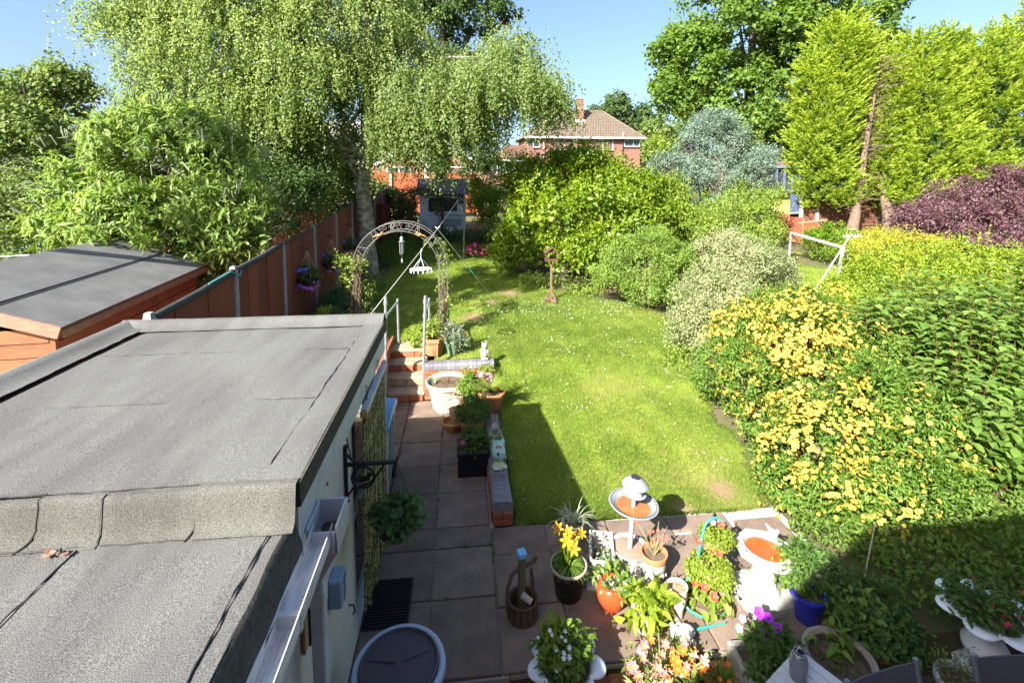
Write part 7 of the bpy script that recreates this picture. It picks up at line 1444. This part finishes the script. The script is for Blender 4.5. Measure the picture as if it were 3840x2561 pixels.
    stalks(al, (.03, .05, .2), tips, mat('straw_stem', (.34, .27, .17), .85), .004); bushleaves('foliage', al, [(.0, .05, .34, .26, .2, .14), (.25, .1, .33, .14, .12, .12)], 620, .07, .016, LM_f, 7, .06, .3, .3); bushleaves('dry_leaves', al, [(-.05, .0, .33, .2, .12, .12)], 260, .08, .02, leafmat('dry_leaf', (.34, .23, .15), (.46, .33, .22), tr=.2), 6, .06, .3, .5)
    fo, fp, fw = flower('orange_alstroemeria', 6, .034, .020, .7, mat('orange_petal', (.52, .13, .014), .55), mat('yellow_throat', (.85, .5, .05), .6), .3), flower('pink_alstroemeria', 6, .034, .020, .7, mat('rose_petal', (.55, .15, .16), .55), mat('yellow_throat', (.85, .5, .05), .6), .3), flower('blush_alstroemeria', 6, .034, .020, .7, mat('blush_petal', (.60, .40, .38), .55), mat('yellow_throat', (.85, .5, .05), .6), .3)
    for k, p in enumerate(tips[:36]): flowers('flower', (fp if p[0] < -.1 else (fo, fw, fo, fp)[k % 4]), al, [p], [(random.uniform(-.4, .4), -.6, .8)], (.9, 1.35))
    # stone trough with petunias
    tr = thing('stone_trough', 'rectangular stone trough of dark foliage and purple petunias', 'trough', (2.30, 3.06, -.42), R(-2))
    for c, sz in (((0, -.36, .26), (.34, .05, .52)), ((0, .36, .26), (.34, .05, .52)), ((-.15, 0, .26), (.05, .67, .52)), ((.15, 0, .26), (.05, .67, .52)), ((0, 0, .22), (.25, .67, .4))): MB().box(c, sz, ch=.012).build('side', M_stone, tr)
    MB().box((0, 0, .45), (.25, .67, .04)).build('soil', M_soil, tr); bushleaves('foliage', tr, [(.05, -.05, .58, .19, .34, .14), (.1, .2, .62, .16, .18, .12), (.13, -.25, .52, .16, .16, .14)], 1500, .06, .032, LM_g, 8, .05, .55)
    pe = flower('purple_petunia', 5, .038, .042, .35, mat('purple_petal', (.36, .03, .55), .55), mat('petunia_throat', (.12, .01, .2), .6), .2); flowers('flower', pe, tr, [(.06, .33, .79), (.12, .30, .77), (.15, .22, .75), (.04, .22, .72), (-.04, -.1, .70)], [(0, -.7, .8), (.2, -.6, .8), (.1, -.7, .7), (0, -.7, .7), (0, -.3, .9)], (1, 1.3)); flowers('flower', flower('lilac_petunia', 5, .034, .036, .35, mat('lilac_petal', (.58, .38, .70), .55)), tr, [(-.12, .30, .70), (-.06, .36, .72)], [(0, -.7, .7)] * 2)
    mg = pot('orange_marigold_pot', 'terracotta pot half hidden beside the stone trough', (2.02, 3.3, -.3), prof(.12, .09, .24), M_terra); blades_(mg, (0, 0, .2), 60, .18, .012, LM_f, .8, .6); flowers('flower', flower('marigold', 8, .022, .014, .4, mat('marigold_orange', (.80, .16, .02), .6), None, layers=2), mg, [(-.05, -.06, .30), (.02, -.08, .28), (.06, .02, .33), (-.12, -.02, .27)], [(0, -.5, 1)] * 4)
    # stone bird bath with octagonal dish
    bb = thing('stone_bird_bath', 'white stone bird bath with octagonal dish of orange water', 'bird bath', (2.76, 3.92, 0)); bb.rotation_euler = (0, R(3), R(8))
    MB().box((-.02, -.03, .055), (.52, .46, .11), ch=.015).build('plinth', M_wstone, bb); MB().lathe([(.17, .11), (.165, .13), (.13, .15), (.12, .19), (.105, .25), (.075, .32), (.07, .36), (.10, .39)], 26, wob=lambda a, z: .10 * math.cos(4 * a) * (z < .28)).build('pedestal', M_wstone, bb, smooth=60)
    MB().lathe([(.11, .385), (.20, .41), (.265, .42), (.27, .45), (.262, .465), (.215, .465), (.205, .45), (.19, .42), (.15, .40), (.001, .395)], 8).build('dish', M_wstone, bb); MB().lathe([(.195, .455), (.205, .47), (.205, .475), (.19, .478), (.175, .45), (.16, .43)], 32, cap=False).build('bowl_liner', mat('pale_grey_metal', (.42, .42, .41), .35, metal=.3), bb, smooth=60)
    MB().lathe([(.172, .444), (.001, .445)], 30).build('water', mat('orange_water', (.40, .065, .012), .06, nscale=6, col2=(.46, .10, .02), spec=.5), bb); MB().ball((.19, .12, .50), (.035, .05, .03), 10, 8).ball((.20, .085, .53), .022, 8, 6).tube([(.19, .16, .50), (.19, .22, .52)], [.02, .006], 6).build('stone_bird', M_wstone, bb, smooth=True)
    # shaded corner
    bl = pot('blue_glazed_pot', 'deep blue glazed pot behind the stone bird bath', (3.02, 3.66, 0), prof(.13, .10, .25), mat('cobalt_glaze', (.02, .028, .30), .2, spec=.6)); tuft(bl, (.06, .05, .28), .26, .3, 900, .05, .026, LM_g, per=8); tuft(bl, (-.1, .1, .28), .14, .25, 300, .045, .03, LM_f, per=7)
    br = pot('brown_glazed_pot', 'wide brown glazed pot with a pale rim in the shade', (2.90, 3.16, -.3), [(.15, 0), (.17, .02), (.21, .25), (.235, .42), (.25, .44), (.25, .475), (.225, .48), (.205, .45), (.20, .40)], mat('brown_glaze', (.085, .07, .065), .4, .2, 7)); MB().lathe([(.252, .444), (.257, .46), (.252, .48), (.226, .483), (.206, .455)], 30, cap=False).build('rim', mat('pale_clay_rim', (.28, .235, .19), .8), br, smooth=60); tuft(br, (.02, .05, .40), .1, .26, 50, .10, .045, LM_f, 'b', per=5, parts=50); tuft(br, (0, 0, .38), .18, .1, 260, .03, .01, LM_g, per=8)
    te = pot('terracotta_pot', 'wide terracotta pot with spreading dark leaves in the shade', (3.42, 3.42, -.22), prof(.21, .15, .25), M_terra); tuft(te, (.0, .05, .22), .36, .36, 1500, .065, .038, LM_g, per=9); tuft(te, (-.1, .0, .4), .14, .2, 150, .07, .04, LM_f, per=6)
    ca = thing('bamboo_cane', 'thin bamboo cane standing in the shaded bed', 'cane', (3.72, 3.86, -.05)); MB().tube([(0, 0, 0), (.22, .12, .62)], .006, 6).build('cane', mat('pale_bamboo', (.42, .40, .30), .7), ca)
    tb = thing('side_table', 'white slatted side table in the shade at the bottom right', 'table', (2.36, 2.62, -.3), R(28))
    for k in range(6): MB().box((-.19 + k * .076, 0, .76), (.07, .62, .018), ch=.003).build('slat', M_white, tb)
    for sx in (-1, 1):
        MB().box((sx * .17, 0, .74), (.03, .55, .02)).build('rail', M_white, tb)
        for sy in (-1, 1): MB().tube([(sx * .18, sy * .26, .74), (sx * .2, sy * .29, 0)], .014, 6).build('leg', M_white, tb)
    gb = thing('glass_lantern', 'grey glass bottle lantern standing on the white table', 'lantern', (2.27, 2.80, .47)); MB().lathe([(.05, 0), (.055, .01), (.058, .13), (.045, .17), (.035, .18), (.038, .20), (.03, .20)], 20).build('bottle', mat('smoky_glass', (.28, .31, .36), .12, spec=.6, trans=.5), gb, smooth=50); MB().tube([(.037 * math.cos(t), .037 * math.sin(t), .185) for t in np.linspace(0, 6.28, 14)], .003, 4).tube([(-.03, 0, .19), (0, 0, .23), (.03, 0, .19)], .003, 4).build('wire', M_galv, gb)
    cb = MB().tube([(2.16, 2.9, .32), (2.24, 2.78, .49), (2.36, 2.66, .483), (2.44, 2.5, .482), (2.5, 2.36, .40)], .006, 5).build('black_cable', M_blackpl, None, smooth=True); tag(cb, 'thin black cable crossing the white side table', 'cable')
    for lb, x, y, rz in (('grey mesh garden chair back at the bottom edge beside the table', 2.80, 2.45, R(8)), ('grey mesh garden chair back at the bottom right corner', 3.74, 2.45, R(-4))):
        c = thing('garden_chair', lb, 'chair', (x, y - .04, -.3), rz, 'grey mesh garden chairs'); fm_ = mat('grey_chair_frame', (.20, .21, .27), .4, metal=.3); ms = mat('grey_mesh_fabric', (.10, .10, .125), .85, .15, 60)
        for s in (-1, 1): MB().tube([(s * .27, -.30, 0), (s * .27, -.22, .42), (s * .27, .12, .42)], .016, 8).tube([(s * .27, .28, 0), (s * .27, .12, .42), (s * .29, .26, .92)], .018, 8).build('side_frame', fm_, c, smooth=True); MB().tube([(s * .27, .06, .62), (s * .29, -.2, .63), (s * .27, -.24, .45)], .016, 8).build('armrest', fm_, c, smooth=True)
        MB().box((0, -.04, .425), (.52, .42, .012)).build('seat', ms, c)
        vs = []; n = 10
        for i in range(n + 1):
            t = i / n
            for sx in (-1, -.5, 0, .5, 1): vs.append((sx * (.265 + .02 * t), .13 + .13 * t + .02 * (1 - sx * sx), .45 + .45 * t - .012 * (1 - sx * sx) * t))
        k = len(vs); vs += [(x_, y_ - .008, z_) for x_, y_, z_ in vs]; fs = [(i * 5 + j, i * 5 + j + 1, i * 5 + j + 6, i * 5 + j + 5) for i in range(n) for j in range(4)]; fs += [tuple(k + q for q in f[::-1]) for f in fs] + [(n * 5 + j, n * 5 + j + 1, k + n * 5 + j + 1, k + n * 5 + j) for j in range(4)]
        MB().add(vs, fs).build('backrest', ms, c, smooth=60)
rightpots()

# hanging baskets on the fence
def fbasket(lb, y, z, s=1.):
    h = thing('hanging_basket', lb, 'hanging basket', (-3.02, y, z), group='hanging baskets on the boundary fence'); MB().lathe([(.03, -.20), (.12, -.17), (.19, -.10), (.22, 0), (.20, 0)], 20).build('basket', mat('dark_coir', (.05, .038, .025), .95), h, smooth=60)
    MB().tube([(-.13, 0, .62), (0, 0, .58), (.03, 0, .56), (.02, 0, .53)], .010, 6).build('bracket', M_black, h)
    for k in range(4): a = k * 1.571 + .6; MB().tube([(.21 * math.cos(a), .21 * math.sin(a), 0), (.02, 0, .54)], .005, 4).build('chain', mat('tan_cord', (.42, .33, .22), .8), h)
    bushleaves('foliage', h, [(0, 0, .08, .21, .21, .15), (0, 0, -.08, .24, .24, .08)], 750, .05, .028, LM_g, 8, .05, .5)
    bf = flower('blue_petunia', 5, .042, .045, .3, mat('blue_violet_petal', (.13, .10, .55), .55), mat('dark_eye', (.03, .02, .14), .6), .25); mf = flower('mauve_petunia', 5, .032, .034, .3, mat('mauve_petal', (.42, .10, .48), .55), mat('dark_eye', (.03, .02, .14), .6), .2)
    n = 5 if s > .9 else 3
    flowers('flower', bf, h, [(random.uniform(-.16, .14), -.16 + random.uniform(-.04, .04), .15 + random.uniform(-.02, .06)) for _ in range(n)], [(.3, -1, .5)] * n)
    flowers('flower', mf, h, [(.24 * math.cos(a), .24 * math.sin(a), random.uniform(-.20, -.06)) for a in np.linspace(3.3, 6.1, 20 if s > .9 else 10)], [(math.cos(a), math.sin(a), .3) for a in np.linspace(3.3, 6.1, 20 if s > .9 else 10)])
fbasket('hanging basket with purple and blue petunias on the fence, nearer one', 9.8, 1.92); fbasket('hanging basket of petunias on the fence, further one', 11.6, 1.93, .8)
fbasket('third basket of blue petunias on the fence by the arch top', 13.6, 2.0, .7)
# rustic climber arch beside the playhouse
rc = plant('rose_arch', 'dark climbing rose arch in front of the blue playhouse', 'climber', (-1.9, 20.2, 1.4)); m_ = MB()
for x in (-2.35, -.75): m_.tube([(x, 20.2, 1.35), (x, 20.2, 3.2)], .05, 6)
m_.tube([(-2.35, 20.2, 3.2), (-1.55, 20.2, 3.45), (-.75, 20.2, 3.2)], .045, 6); m_.build('poles', M_dkwood, rc)
bushleaves('foliage', rc, [(-2.3, 20.2, 2.5, .42, .4, .9), (-1.6, 20.2, 3.35, .7, .4, .22), (-.85, 20.2, 2.6, .16, .3, .7), (-2.1, 20.1, 3.1, .5, .4, .4)], 2300, .075, .05, leafmat('dusky_rose_leaf', (.06, .075, .025), (.10, .115, .04), (.16, .16, .06), tr=.3), 12, .14, .4)
# stray bits on the neighbour's side
w_ = MB().tube([(-12, 9.0, 2.35), (-7, 9.3, 2.55), (-5.5, 9.5, 2.6)], .008, 5).build('neighbour_rope', M_galv, None); tag(w_, 'pale rope stretched behind the shed into the buddleia', 'rope')
